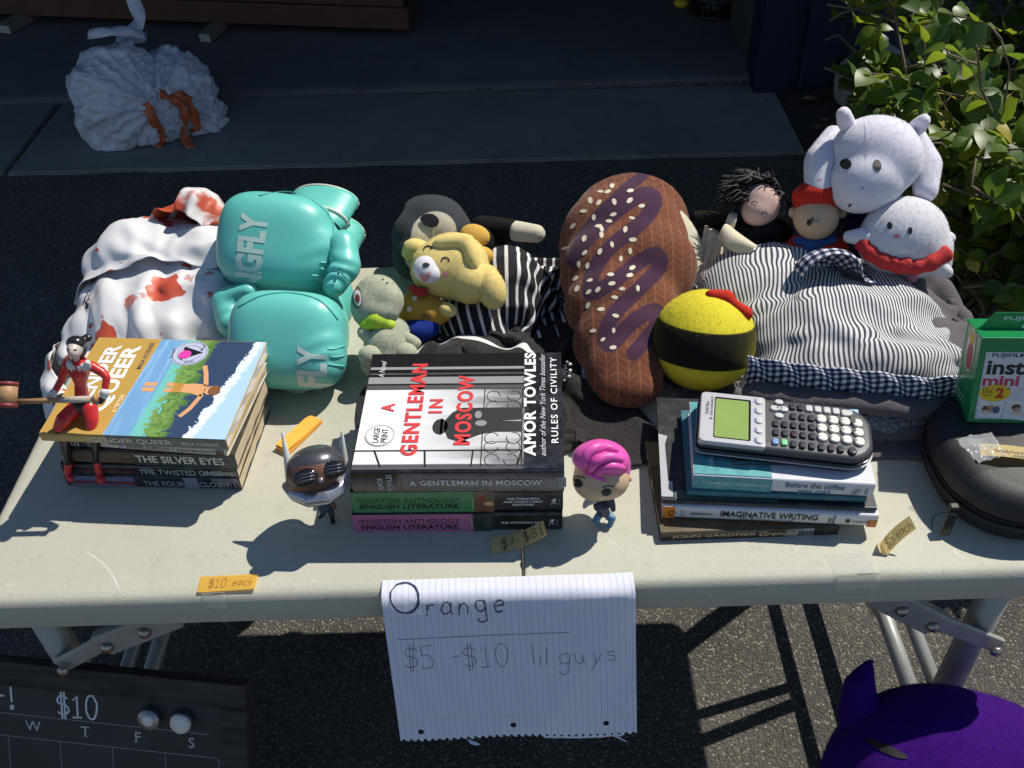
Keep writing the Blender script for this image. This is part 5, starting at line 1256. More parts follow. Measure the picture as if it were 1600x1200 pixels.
# ================================================================== cloth: a small position based solver
def solve_cloth(nu, nv, su, sv, init, solids, steps=110, iters=9, seed=1, floor=True, fric=.75, bend=.10, mass_noise=.004, gather=(.72, .74), swirl=.25):
    """settle a sheet of su x sv metres; init(u, v) gives its start; solids are ellipsoids (centre, radii) or boxes"""
    rs = np.random.RandomState(seed)
    U, V = np.meshgrid(np.linspace(0, 1, nu), np.linspace(0, 1, nv))
    P = np.array([[init(u, v) for u, v in zip(ru, rv)] for ru, rv in zip(U, V)], float)
    cen = P.reshape(-1, 3).mean(0); gx, gy = gather
    P[..., 0] = cen[0]+(P[..., 0]-cen[0])/gx; P[..., 1] = cen[1]+(P[..., 1]-cen[1])/gy
    P += rs.normal(0, mass_noise, P.shape)*np.array([1, 1, .5])
    n_g = int(steps*.62); ex, ey = gx**(1/n_g), gy**(1/n_g); ph = rs.uniform(0, 6.28, 4)
    X = P.copy(); du, dv = su/(nu-1), sv/(nv-1); dg = math.hypot(du, dv); dt = 1/90.
    sol = [(np.array(q[0], float), np.array(q[1], float), (np.array(q[2], float) if len(q) > 2 else None)) for q in solids]
    def con(a, b, L, k):
        d = b-a; l = np.sqrt((d*d).sum(-1, keepdims=True))+1e-9; c = d*((l-L)/l*(.5*k)); a += c; b -= c
    for st in range(steps):
        vel = (P-X)*(.975 if st < steps*.8 else .9); vel[..., 2] -= 9.8*dt*dt
        k0 = int(steps*.12)
        if k0 <= st < k0+n_g:                             # hands pushing the cloth together, unevenly
            q = P-cen
            w = 1+swirl*np.sin(q[..., 1]*38+ph[0])*np.sin(q[..., 0]*21+ph[1]); w2 = 1+swirl*np.sin(q[..., 0]*33+ph[2])*np.sin(q[..., 1]*25+ph[3])
            P[..., 0] -= q[..., 0]*(1-ex)*w; P[..., 1] -= q[..., 1]*(1-ey)*w2
        X = P.copy(); P = P+np.clip(vel, -.012, .012)
        for _ in range(iters):
            for o in (0, 1):
                con(P[:, o:-1:2], P[:, o+1::2], du, 1.) if P[:, o:-1:2].shape[1] == P[:, o+1::2].shape[1] else con(P[:, o:-1:2][:, :P[:, o+1::2].shape[1]], P[:, o+1::2], du, 1.)
                con(P[o:-1:2][:P[o+1::2].shape[0]], P[o+1::2], dv, 1.)
            for o in (0, 1):
                a, b = P[o:-1:2, :-1], P[o+1::2, 1:]; k = min(len(a), len(b)); con(a[:k], b[:k], dg, .5)
                a, b = P[o:-1:2, 1:], P[o+1::2, :-1]; k = min(len(a), len(b)); con(a[:k], b[:k], dg, .5)
            for o in range(4):
                a, b = P[:, o:-2:4], P[:, o+2::4]; k = min(a.shape[1], b.shape[1]); con(a[:, :k], b[:, :k], du*2, bend)
                a, b = P[o:-2:4], P[o+2::4]; k = min(len(a), len(b)); con(a[:k], b[:k], dv*2, bend)
            for c, r, rot in (sol if _ % 4 == 3 or _ == iters-1 else ()):
                near = np.abs(P-c).max(-1) < r.max()
                if not near.any(): continue
                w_ = P[near]-c; q = (w_ @ rot if rot is not None else w_)/r; l = np.sqrt((q*q).sum(-1)); h = l < 1
                if h.any():
                    k_ = q[h]/np.maximum(l[h], 1e-6)[:, None]*r
                    w_[h] = k_ @ rot.T if rot is not None else k_
                    new = w_+c; old = X[near]; old[h] += (new[h]-old[h])*fric; X[near] = old; P[near] = new
            if floor:
                on = (np.abs(P[..., 0]) < .612) & (P[..., 1] > -.002) & (P[..., 1] < .612) & (X[..., 2] > T-.012)
                m = on & (P[..., 2] < T+.003)
                if m.any():
                    P[m, 2] = T+.003; X[m, :2] += (P[m, :2]-X[m, :2])*fric; X[m, 2] = T+.003
    for _ in range(14):                                   # iron out the few points that were torn away
        eu = np.linalg.norm(np.diff(P, axis=1), axis=-1)/du; ev = np.linalg.norm(np.diff(P, axis=0), axis=-1)/dv
        s_ = np.zeros(P.shape[:2]); s_[:, 1:] = np.maximum(s_[:, 1:], eu); s_[:, :-1] = np.maximum(s_[:, :-1], eu); s_[1:] = np.maximum(s_[1:], ev); s_[:-1] = np.maximum(s_[:-1], ev)
        m = s_ > 2.4
        if not m.any(): break
        Q = np.pad(P, ((1, 1), (1, 1), (0, 0)), 'edge'); A_ = (Q[:-2, 1:-1]+Q[2:, 1:-1]+Q[1:-1, :-2]+Q[1:-1, 2:])/4; P[m] = A_[m]
    return P
def ridges(domes, n, seed, main=0., spread=.6, ln=(.035, .07), th=(.009, .015), low=.15):
    """stiff creases under a heaped cloth: long thin lumps lying on the domes"""
    rs = random.Random(seed); out = []
    for i in range(n):
        c, r = domes[rs.randrange(len(domes))][:2]
        a = rs.uniform(0, 6.28); e = rs.uniform(low, 1.0); h = math.sqrt(max(0, 1-e*e))
        d = Vector((h*math.cos(a), h*math.sin(a), e)); p = Vector((c[0]+d.x*r[0], c[1]+d.y*r[1], c[2]+d.z*r[2]))
        nrm = Vector((d.x/r[0], d.y/r[1], d.z/r[2])).normalized(); t = main+rs.gauss(0, spread)
        x = Vector((math.cos(t), math.sin(t), 0)); x = (x-nrm*x.dot(nrm)).normalized(); y = nrm.cross(x)
        k = rs.uniform(*th); out.append((p, (rs.uniform(*ln), k*.8, k), [[x[j], y[j], nrm[j]] for j in range(3)]))
    return out
def shrink(domes, k=.85): return [(c, tuple(q*k for q in r)) for c, r in domes]
def crease(P, amp, su, sv, freq=16., aniso=2.6, seed=0., turn=.8, bendy=1.6):
    """sharp little folds pushed out along the cloth's normal"""
    du = np.gradient(P, axis=1); dv = np.gradient(P, axis=0); N = np.cross(du, dv); N /= np.linalg.norm(N, axis=-1, keepdims=True)+1e-9
    nv, nu = P.shape[:2]; out = P.copy()
    for j in range(nv):
        for i in range(nu):
            u, v = i/(nu-1)*su, j/(nv-1)*sv
            t = turn+bendy*noise.noise(Vector((u*3, v*3, seed+5))); c, s_ = math.cos(t), math.sin(t)
            wx, wy = u+.03*noise.noise(Vector((u*9, v*9, seed))), v+.03*noise.noise(Vector((u*9, v*9, seed+9)))
            a, b = (wx*c+wy*s_)*freq*aniso, (-wx*s_+wy*c)*freq
            r1 = 1-abs(noise.noise(Vector((a, b, seed))))*2; r2 = 1-abs(noise.noise(Vector((a*2.1, b*1.9, seed+3))))*2
            m_ = .5+.5*noise.noise(Vector((u*6, v*6, seed+1)))
            out[j, i] += N[j, i]*amp*((max(r1, 0)**2)*1.3+.4*max(r2, 0)**2-.5)*m_
    return out
def cloth_obj(name, P, mat, parent, thick=.0014, sub=1, uv=(1., 1.), world=True):
    nv, nu = P.shape[:2]
    me = bpy.data.meshes.new(name)
    me.from_pydata([tuple(q) for q in P.reshape(-1, 3)], [], [(j*nu+i, j*nu+i+1, (j+1)*nu+i+1, (j+1)*nu+i) for j in range(nv-1) for i in range(nu-1)])
    ul = me.uv_layers.new(name='uv')
    vi = np.zeros(len(me.loops), int); me.loops.foreach_get('vertex_index', vi)
    ul.data.foreach_set('uv', np.c_[(vi % nu)/(nu-1)*uv[0], (vi//nu)/(nv-1)*uv[1]].ravel())
    o = finish(name, me, mat, parent, True, world)
    if thick: q = o.modifiers.new('t', 'SOLIDIFY'); q.thickness = thick; q.offset = 0
    if sub: q = o.modifiers.new('s', 'SUBSURF'); q.levels = sub; q.render_levels = sub
    return o
def fabric(name, rough=.9, sheen=.1, spec=.15, weave=0.):
    m, nb, b = blank(name, rough, spec); b.inputs['Sheen Weight'].default_value = sheen
    uv = nb.new('ShaderNodeUVMap').outputs[0]; sp = nb.new('ShaderNodeSeparateXYZ'); nb.l.new(uv, sp.inputs[0])
    tc = nb.new('ShaderNodeTexCoord').outputs['Object']
    if weave:
        bp = nb.new('ShaderNodeBump'); bp.inputs['Strength'].default_value = weave; bp.inputs['Distance'].default_value = .001
        nb.l.new(nb.noise(tc, 900, 2), bp.inputs['Height']); nb.l.new(bp.outputs[0], b.inputs['Normal'])
    return m, nb, b, sp.outputs[0], sp.outputs[1], uv, tc

# ---------------- white shirt splashed with red, heaped at the left
m, nb, b, u, v, uv, tc = fabric('white_satin', .42, .05, .5)
n1 = nb.noise(uv, 16, 3); n2 = nb.noise(uv, 34, 3); n3 = nb.noise(uv, 5, 2)
spot = nb.math('MAXIMUM', nb.step(n1, .615, .625), nb.math('MULTIPLY', nb.step(n2, .625, .635), nb.step(n3, .47, .52)))
nb.l.new(nb.mix(spot, (.70, .695, .71), (.50, .075, .035)), b.inputs['Base Color']); M_SATIN = m
m, nb, b, u, v, uv, tc = fabric('red_print_satin', .5, .05, .5)
n1 = nb.noise(uv, 13, 4, .6); nb.l.new(nb.mix(nb.step(n1, .46, .50), (.50, .075, .030), (.70, .66, .65)), b.inputs['Base Color']); M_REDP = m
shirt = thing('white_shirt', 'crumpled white shirt with red splatter heaped at the left end', 'shirt', (-.50, .50, T))
sol = [((-.495, .490, T+.01), (.135, .115, .075)), ((-.43, .555, T+.02), (.085, .075, .085)), ((-.53, .575, T+.02), (.095, .075, .080)), ((-.59, .47, T+.0), (.05, .06, .045)), ((-.42, .47, T+.02), (.06, .05, .065))]
def ini(u, v):
    x = -.705+.40*u; y = .375+.345*v
    return (x, y, T+.165+.030*math.sin(u*23+3*math.sin(v*6))*(.4+v)+.022*math.sin(v*19+u*7)+.02*math.sin((u+v)*31))
Ps = solve_cloth(92, 82, .80, .70, ini, shrink(sol, .82)+ridges(shrink(sol, .84), 30, 4, .9, .8), 92, 8, 3, gather=(.58, .56), bend=.2)
Ps = crease(crease(Ps, .024, .80, .70, 3.2, 5., 1., .5, 1.2), .008, .80, .70, 6., 4., 2., 1.3, 2.)
cloth_obj('shirt_body', Ps, M_SATIN, shirt, .0012, 1, (.80, .70))
sol2 = sol+[((-.455, .60, T+.085), (.05, .035, .05)), ((-.505, .575, T+.075), (.055, .035, .05))]
def ini(u, v):
    return (-.585+.145*u+.02*math.sin(v*9), .545+.105*v+.012*math.sin(u*12), T+.20+.03*math.sin(u*17+v*5)+.02*math.sin(v*21))
Pr = solve_cloth(52, 44, .34, .26, ini, sol2, 90, 8, 5, gather=(.45, .45), bend=.3)
Pr = crease(crease(Pr, .026, .34, .26, 6., 4., 4., .3, 1.5), .010, .34, .26, 12., 3., 5., 1.)
cloth_obj('red_printed_hem', Pr, M_REDP, shirt, .0014, 1, (.25, .2))
def ini(u, v):                                            # a loose layer of the shirt thrown over the heap
    return (-.60+.22*u+.03*v, .50+.13*v, T+.17+.02*math.sin(u*14+v*3))
Pt = solve_cloth(50, 36, .34, .22, ini, sol, 80, 8, 15, gather=(.65, .62), bend=.2)
cloth_obj('shirt_layer', crease(crease(Pt, .022, .34, .22, 4., 4., 21., 1.2, 1.), .007, .34, .22, 9., 3., 22.), M_SATIN, shirt, .0014, 1, (.34, .22))
def ini(u, v):
    return (-.665+.075*u, .36+.16*v, T+.06+.015*math.sin(u*15+v*4))
slv = [((-.625, .42, T-.045), (.03, .09, .06)), ((-.59, .44, T-.03), (.05, .08, .05))]
Pl = solve_cloth(30, 46, .17, .26, ini, slv+ridges(slv, 9, 14, 1.4, .4, (.03, .05), (.006, .011)), 70, 8, 8, gather=(.6, .7))
Pl = crease(Pl, .008, .17, .26, 14., 2., 6.)
cloth_obj('sleeve', Pl, M_SATIN, shirt, .0014, 1, (.25, .4))
# dark buckle print on the shirt
bs = BVHTree.FromPolygons([Vector(q) for q in Ps.reshape(-1, 3)], [(j*92+i, j*92+i+1, (j+1)*92+i+1, (j+1)*92+i) for j in range(81) for i in range(91)])
camdrape('strap_print', join2(ribbon2([(-6, 16), (-7, 4), (0, -6), (8, -9)], 3), ribbon2([(2, 16), (0, 6), (6, 0), (10, -2)], 2), rect2(1, -16, 11, -8)), 133, 468, .05, bs, ink('#4a4d58'), shirt, lift=.002, edge=.003)

# ---------------- black sweatshirt with white piping and a striped top, in the middle
m, nb, b, u, v, uv, tc = fabric('black_sweat', .95, .12, .1, .35)
d1 = nb.math('ABSOLUTE', nb.math('SUBTRACT', v, nb.math('ADD', .225, nb.math('MULTIPLY', nb.math('SINE', nb.math('MULTIPLY', u, 13.)), .018))))
d2 = nb.math('ABSOLUTE', nb.math('SUBTRACT', u, nb.math('ADD', .045, nb.math('MULTIPLY', v, .16))))
pip = nb.math('MAXIMUM', nb.step(d1, .0052, .0046), nb.math('MULTIPLY', nb.step(d2, .0050, .0044), nb.step(v, .235, .23)))
nz = nb.noise(tc, 300, 3)
nb.l.new(nb.mix(pip, nb.mix(nb.step(nz, .3, .75), (.018, .016, .017), (.042, .038, .038)), (.68, .67, .66)), b.inputs['Base Color']); M_SWEAT = m
m, nb, b, u, v, uv, tc = fabric('striped_jersey', .9, .08, .12, .2)
st_ = nb.math('FRACT', nb.math('DIVIDE', u, .0135)); nb.l.new(nb.mix(nb.step(st_, .70, .73), (.022, .020, .024), (.66, .65, .64)), b.inputs['Base Color']); M_STRJ = m
sw = thing('sweatshirt', 'black sweatshirt with white piping bunched behind the middle books', 'sweatshirt', (-.03, .36, T))
def ini(u, v):
    return (-.155+.29*u+.02*v, .215+.235*v-.05*u*v, T+.075+.016*math.sin(u*15+2*v)+.014*math.sin(v*17+u*5))
sol = [((-.05, .36, T), (.10, .085, .040)), ((.03, .30, T), (.075, .085, .032)), ((-.11, .31, T), (.04, .07, .036))]
Pw = solve_cloth(76, 64, .46, .38, ini, shrink(sol, .7)+ridges(shrink(sol, .75), 16, 6, .5, .7), 100, 8, 11, gather=(.66, .64), bend=.35)
Pw = crease(Pw, .008, .46, .38, 9., 2., 7.)
cloth_obj('sweatshirt_body', Pw, M_SWEAT, sw, .0028, 1, (.46, .38))
sj = thing('jersey_shirt', 'black and white striped top bunched under the yellow puppy', 'shirt', (0, .47, T))
def ini(u, v):
    return (-.075+.115*u, .435+.16*v, T+.12+.018*math.sin(u*14+v*3)+.012*math.sin(v*16))
Pj = solve_cloth(48, 52, .26, .30, ini, [((-.01, .50, T+.01), (.055, .065, .075)), ((-.055, .46, T), (.05, .06, .05))], 90, 8, 12, gather=(.5, .55), bend=.3)
Pj = crease(Pj, .012, .26, .30, 14., 2., 8.)
cloth_obj('jersey_body', Pj, M_STRJ, sj, .0016, 1, (.26, .30))

# ---------------- grey blanket, striped shirt with gingham lining at the right
M_FLE = pmat('grey_fleece', (.115, .105, .115), .95, .12, 50, bump=.5, bscale=420, sheen=.4, spec=.1)
m, nb, b = blank('sherpa', .95, .1); tc = nb.new('ShaderNodeTexCoord').outputs['Object']; b.inputs['Sheen Weight'].default_value = .3
vo = nb.new('ShaderNodeTexVoronoi'); vo.inputs['Scale'].default_value = 210; nb.l.new(tc, vo.inputs['Vector'])
nb.l.new(nb.mix(nb.step(vo.outputs['Distance'], .2, .75), (.25, .28, .33), (.13, .15, .19)), b.inputs['Base Color'])
bp = nb.new('ShaderNodeBump'); bp.inputs['Strength'].default_value = 1.; bp.inputs['Distance'].default_value = .004; bp.invert = True
nb.l.new(vo.outputs['Distance'], bp.inputs['Height']); nb.l.new(bp.outputs[0], b.inputs['Normal']); M_SHER = m
bl_ = thing('blanket', 'grey fleece blanket with pale sherpa lining folded under the striped shirt', 'blanket', (.42, .36, T))
def roll(name, pts, rad, mat, amp=.004, n=18, flat=.75, seed=0.):
    """a soft folded edge: a fat uneven tube, squashed"""
    k = 36; pts = [Vector(p) for p in pts]; P = []
    for i in range(k+1):
        t = i/k*(len(pts)-1); j = min(int(t), len(pts)-2); f_ = t-j
        p0, p1, p2, p3 = pts[max(j-1, 0)], pts[j], pts[j+1], pts[min(j+2, len(pts)-1)]
        P.append(.5*((2*p1)+(p2-p0)*f_+(2*p0-5*p1+4*p2-p3)*f_*f_+(3*p1-p0-3*p2+p3)*f_**3))
    v, f = tube_geo(P, [rad*(1+.12*noise.noise(Vector((i*.25, seed, 0))))*min(1, .35+i*.25, .35+(k-i)*.25) for i in range(k+1)], n)
    out = []
    for i, q in enumerate(v):
        c = P[min(i//n, k)]; q = Vector(q); q.z = c.z+(q.z-c.z)*flat; q += (q-c)*(amp/rad)*noise.noise(q*38+Vector((seed, 0, 0))); out.append(q)
    return from_py(name, out, f, mat, bl_, True, True)
zt = lambda px, py, h: at(px, py, T+h)
roll('lower_fold', [zt(1170, 640, .012), zt(1290, 668, .012), zt(1400, 672, .012), zt(1480, 655, .012), zt(1530, 600, .012)], .016, M_FLE, .003, flat=.8, seed=1)
roll('sherpa_fold', [zt(1190, 634, .020), zt(1290, 652, .020), zt(1380, 654, .020), zt(1455, 640, .020), zt(1520, 585, .02)], .021, M_SHER, .004, 22, .8, 2)
blob('blanket_core', [ell((.42, .37, T+.008), (.145, .115, .030)), ell((.50, .40, T+.008), (.070, .09, .030))], M_FLE, bl_, .007, 6)
bcore = [((.42, .36, T-.015), (.165, .125, .050)), ((.53, .38, T-.005), (.060, .105, .055)), ((.35, .44, T-.015), (.12, .10, .050))]
def ini(u, v):
    return (.235+.375*u, .225+.31*v, T+.10+.012*math.sin(u*9+v*4)+.01*math.sin(v*11))
Pb = solve_cloth(60, 50, .52, .46, ini, bcore+ridges(bcore, 12, 31, .1, .5, (.05, .09), (.010, .016), .3), 80, 8, 33, gather=(.72, .68), bend=.5)
cloth_obj('blanket_top', crease(Pb, .008, .52, .46, 6., 1.6, 12.), M_FLE, bl_, .007, 1, (.52, .46))
m, nb, b, u, v, uv, tc = fabric('seersucker', .85, .06, .15, .25)
wob = nb.math('MULTIPLY', nb.math('SUBTRACT', nb.noise(uv, 30, 2), .5), .002)
st_ = nb.math('FRACT', nb.math('DIVIDE', nb.math('ADD', u, wob), .0033)); nb.l.new(nb.mix(nb.step(st_, .50, .58), (.66, .655, .64), (.055, .058, .085)), b.inputs['Base Color']); M_SEER = m
m, nb, b, u, v, uv, tc = fabric('gingham', .85, .06, .15, .25)
a_ = nb.step(nb.math('FRACT', nb.math('DIVIDE', u, .0088)), .5, .52); c_ = nb.step(nb.math('FRACT', nb.math('DIVIDE', v, .0088)), .5, .52)
s_ = nb.math('MULTIPLY', nb.math('ADD', a_, c_), .5); q = nb.mix(nb.step(s_, .0, .5), (.68, .68, .70), (.11, .13, .21)); nb.l.new(nb.mix(nb.step(s_, .5, 1.), q, (.012, .014, .035)), b.inputs['Base Color']); M_GING = m
ss = thing('striped_shirt', 'navy and white striped shirt with gingham lining heaped on the blanket', 'shirt', (.41, .40, T))
core = [((.42, .375, T+.03), (.150, .118, .062)), ((.35, .445, T+.035), (.11, .09, .066)), ((.49, .41, T+.03), (.075, .10, .058)), ((.42, .30, T+.03), (.14, .055, .046))]
def ini(u, v):
    x = .285+.275*u+.02*(v-.5); y = .300+.205*v-.03*u*v
    return (x, y, T+.150+.018*math.sin(v*15+2.5*math.sin(u*4))+.010*math.sin(u*17+v*6)+.006*math.sin((u*2+v)*23))
Pg = solve_cloth(88, 88, .46, .50, ini, shrink(core, .88)+ridges(shrink(core, .9), 22, 9, .25, .45), 96, 8, 21, gather=(.66, .50), bend=.2)
Pg = crease(crease(Pg, .022, .46, .50, 3.4, 4.5, 9., 1.45, .9), .006, .46, .50, 9., 3., 10., 1.2)
cloth_obj('shirt_body', Pg, M_SEER, ss, .0014, 1, (.46, .50))
def ini(u, v):
    x = .272+.300*u; y = .222+.085*v
    return (x, y, T+.110+.012*math.sin(u*40+v*4)+.008*math.sin(v*14))
Pq = solve_cloth(76, 22, .40, .10, ini, core+[((.42, .285, T+.03), (.16, .045, .040))], 90, 8, 22)
cloth_obj('gingham_lining', Pq, M_GING, ss, .0014, 1, (.40, .10))
cB = zt(1300, 392, .135)
def ini(u, v):
    return (cB.x-.040+.085*u, cB.y-.018+.045*v, T+.175+.012*math.sin(u*11)+.008*math.sin(v*9+u*4))
Pc = solve_cloth(30, 22, .115, .075, ini, core+[((cB.x, cB.y, T+.10), (.045, .025, .035))], 60, 8, 23)
cloth_obj('gingham_collar', Pc, M_GING, ss, .0014, 1, (.115, .075))
cL = zt(1150, 432, .09)
def ini(u, v):
    return (cL.x-.012+.035*u, cL.y-.035+.085*v, T+.14+.008*math.sin(v*13))
Pc = solve_cloth(14, 30, .045, .11, ini, core, 60, 8, 24)
cloth_obj('gingham_cuff', Pc, M_GING, ss, .0014, 1, (.045, .11))
# ================================================================== boxing gloves
m, nb, b = blank('teal_leather', .40, .5); b.inputs['Coat Weight'].default_value = .12; b.inputs['Coat Roughness'].default_value = .22
tc = nb.new('ShaderNodeTexCoord').outputs['Object']
nz = nb.noise(tc, 9, 4); nb.l.new(nb.mix(nb.step(nz, .3, .7), (.115, .50, .435), (.145, .57, .50)), b.inputs['Base Color'])
cr = nb.new('ShaderNodeTexVoronoi'); cr.feature = 'DISTANCE_TO_EDGE'; cr.inputs['Scale'].default_value = 420; nb.l.new(tc, cr.inputs['Vector'])
bp = nb.new('ShaderNodeBump'); bp.inputs['Strength'].default_value = .10; bp.inputs['Distance'].default_value = .001
nb.l.new(nb.math('ADD', nb.step(cr.outputs[0], 0, .1), nb.math('MULTIPLY', nb.noise(tc, 45, 3), 2.)), bp.inputs['Height']); nb.l.new(bp.outputs[0], b.inputs['Normal']); M_TEAL = m
M_PIPE = pmat('cream_piping', (.62, .62, .52), .6, .05, 60); M_MESH = pmat('black_mesh', (.02, .02, .022), .8, .2, 200, bump=.8, bscale=900)
M_LOGO = pmat('pale_print', (.50, .66, .60), .35, .03, 60)
M_SEAMT = pmat('teal_seam', (.05, .27, .24), .5, .05, 60)
def seam(name, pts, bv, mat, par, r=.0011, h=.12):
    out = []
    for x, y in smooth_line(pts, 6):
        d = ray(x, y).normalized(); q = bv.ray_cast(EYE, d); out.append((q[0] if q[0] else at(x, y, T+h))-d*.0002)
    return tube(name, out, r, mat, par, 6)
def smooth_line(pts, n=7):
    pts = [np.array(q, float) for q in pts]; out = []
    for j in range(len(pts)-1):
        p0, p1, p2, p3 = pts[max(j-1, 0)], pts[j], pts[j+1], pts[min(j+2, len(pts)-1)]
        for i in range(n):
            f_ = i/n; out.append(.5*((2*p1)+(p2-p0)*f_+(2*p0-5*p1+4*p2-p3)*f_*f_+(3*p1-p0-3*p2+p3)*f_**3))
    return out+[pts[-1]]
def pleats(me, c, ax, amp=.003, n=9, rad=.06):
    """gathered creases fanning from a point on the glove"""
    c = Vector(c); ax = Vector(ax).normalized(); x, y = frame_of(ax)
    for v in me.vertices:
        d = v.co-c; r = d.length
        if r < rad*1.6: v.co += v.normal*(amp*math.exp(-(r/rad)**2*1.3)*math.sin(n*math.atan2(d.dot(y), d.dot(x))+8*r/rad)*min(1, r/.012))
# upper glove
g1 = thing('boxing_glove', 'teal boxing glove lying on top of the other glove', 'boxing glove', at(440, 400, T+.05), 0, 'teal boxing gloves')
fist = [(cell(432, 380, .110, 88, 76, 60, -6), 3.4), (cell(476, 396, .100, 58, 62, 54, -30), 2.6), (cell(470, 352, .105, 50, 42, 46, -12), 2.6)]
me = blob_mesh(fist, .0042, 26); pleats(me, at(532, 412, T+.14), RGT, .0050, 13, .050)
f1 = finish('glove_fist', me, M_TEAL, g1, True, True)
me = blob_mesh(pcap((536, 382, .12, 24), (540, 415, .105, 24))+pcap((540, 415, .105, 25), (522, 448, .09, 18)), .0035, 10); pleats(me, at(515, 425, T+.12), RGT, .002, 9, .04)
finish('glove_thumb', me, M_TEAL, g1, True, True)
A, B_ = at(500, 350, T+.12), at(500, 312, T+.12); Bv = aty(500, 318, A.y+.075)
k = mpp(A); ax = (Bv-A).normalized()
def cuff(name, A, B_, r0, r1, flat, parent, roll=0.):
    A, B_ = Vector(A), Vector(B_); ax = (B_-A).normalized(); x = RGT-ax*RGT.dot(ax); x.normalize(); y = ax.cross(x); c_, s_ = math.cos(roll), math.sin(roll); x, y = x*c_+y*s_, -x*s_+y*c_
    n = 40; v, f = [], []; prof = [(0, r0*.9), (.15, r0), (.5, (r0+r1)/2*.98), (.9, r1), (1., r1*1.0), (1.0, r1*.86), (.6, r1*.80)]
    for t, r in prof:
        for i in range(n):
            a = 2*math.pi*i/n; rr = r*(1+.03*math.sin(3*a+t*4)); v.append(A.lerp(B_, t)+x*rr*math.cos(a)+y*rr*flat*math.sin(a))
    for i in range(len(prof)-1):
        for j in range(n): f.append((i*n+j, i*n+(j+1) % n, (i+1)*n+(j+1) % n, (i+1)*n+j))
    o = from_py(name, v, f, M_TEAL, parent, True, True)
    for t, r in ((1.0, r1*.95), (.22, r0*1.02)):
        tube('piping', [A.lerp(B_, t)+x*r*math.cos(2*math.pi*i/n)+y*r*flat*math.sin(2*math.pi*i/n) for i in range(n+1)], .0026, M_PIPE, o, 8)
    return o
cuff('glove_cuff', at(485, 352, T+.10), at(503, 322, T+.105)+Vector((.004, .018, 0)), 56*k, 58*k, .50, g1, R(-4))
bv = bvh_of(f1)
def glove_text(bv, px, py, h, hgt, wid, rot, par, txt, mat=M_LOGO):
    g = text2(txt, wid, hgt, .045); c = at(px, py, T+h); s = mpp(c)
    g = move2(g, -wid/2, -hgt/2); g = move2(g, 0, 0, R(rot)); camdrape('glove_lettering', g, px, py, h, bv, mat, par, lift=.0006, edge=.004)
glove_text(bv, 376, 386, .16, 46, 124, 82, g1, 'NGFLY')
seam('stitched_seam', [(404, 306), (455, 300), (500, 322), (520, 352), (516, 392)], bv, M_SEAMT, f1); seam('stitched_seam', [(516, 392), (528, 420), (545, 438)], bv, M_SEAMT, f1)
for k_ in range(4): seam('crease', [(538-k_*5, 405+k_*13), (518-k_*3, 410+k_*11), (500-k_*7+(k_ % 2)*8, 410+k_*10)], bv, M_TEAL, f1, .0013)
# lower glove
g2 = thing('boxing_glove', 'teal boxing glove underneath, standing on the table', 'boxing glove', at(450, 600, T), 0, 'teal boxing gloves')
fist = [(cell(450, 532, .066, 90, 77, 56, -3), 3.4), (cell(492, 552, .058, 50, 56, 48), 2.6)]
me = blob_mesh(fist, .0042, 26); pleats(me, at(538, 560, T+.10), RGT, .0050, 13, .045); f2 = finish('glove_fist', me, M_TEAL, g2, True, True)
me = blob_mesh(pcap((362, 505, .05, 24), (352, 470, .065, 22))+pcap((352, 470, .065, 22), (388, 456, .08, 17)), .0035, 10); pleats(me, at(370, 480, T+.09), RGT, .002, 8, .04); finish('glove_thumb', me, M_TEAL, g2, True, True)
me = blob_mesh([cell(505, 470, .030, 50, 60, 40), cell(515, 520, .02, 32, 60, 30), cell(500, 440, .03, 46, 40, 36)], .005, 10); finish('glove_palm', me, M_TEAL, g2, True, True)
blob('mesh_panel', [cell(528, 520, .040, 14, 22, 16)], M_MESH, g2, .003, 4)
cuff('glove_cuff', at(500, 425, T+.05), at(515, 380, T+.05)+Vector((.01, .03, 0)), 44*k, 46*k, .7, g2)
bv = bvh_of(f2)
glove_text(bv, 474, 572, .10, 48, 66, 87, g2, 'FLY')
seam('stitched_seam', [(372, 480), (410, 462), (455, 458), (500, 470), (528, 500)], bv, M_SEAMT, f2)
for k_ in range(3): seam('crease', [(538, 540+k_*16), (524, 545+k_*13), (512+(k_ % 2)*5, 545+k_*12)], bv, M_TEAL, f2, .0013)

# ================================================================== soft toys, plain ones in the photograph's sizes and colours
def eyes(par, bv, pts, r, mat, lift=.0010, ry=None, thick=.0008):
    for px, py, h in pts: camdrape('eye', disc2(0, 0, r, ry or r, 18), px, py, h, bv, mat, par, lift=lift, edge=.003, thick=0)
M_EYE = pmat('embroidery_black', (.010, .010, .012), .5, .1, 80)
M_SEAM = pmat('seam_thread', (.30, .30, .33), .9, .1, 80)
# dark hooded toy with a cream face
MD = plush('plush_charcoal', (.055, .060, .066)); MC = plush('plush_cream', (.60, .56, .43)); MBK = plush('plush_black', (.014, .014, .015), .2)
p = thing('plush_toy', 'charcoal grey plush toy with cream face lying behind the yellow puppy', 'plush toy', at(680, 395, T), 0, 'soft toys on the table')
hd = blob('head', [cell(678, 352, .075, 54, 48, 46), cell(655, 372, .065, 44, 46, 42), cell(648, 400, .05, 36, 40, 36), cell(702, 362, .07, 36, 40, 38), cell(668, 330, .08, 40, 26, 30)], MD, p, .0045, 10)
bv = bvh_of(hd)
e1, e2 = ell_dist(678, 364, 36, 33, 30), ell_dist(655, 392, 22, 30, -20)
field(hd, 'face', lambda q: min(e1(*pix(q)), e2(*pix(q))) if (q-EYE).length < (wm(p).translation-EYE).length+.03 else 50.); hd.data.materials[0] = printed('plush_charcoal_faced', MD, [('face', 0., (.60, .56, .43), .8)])
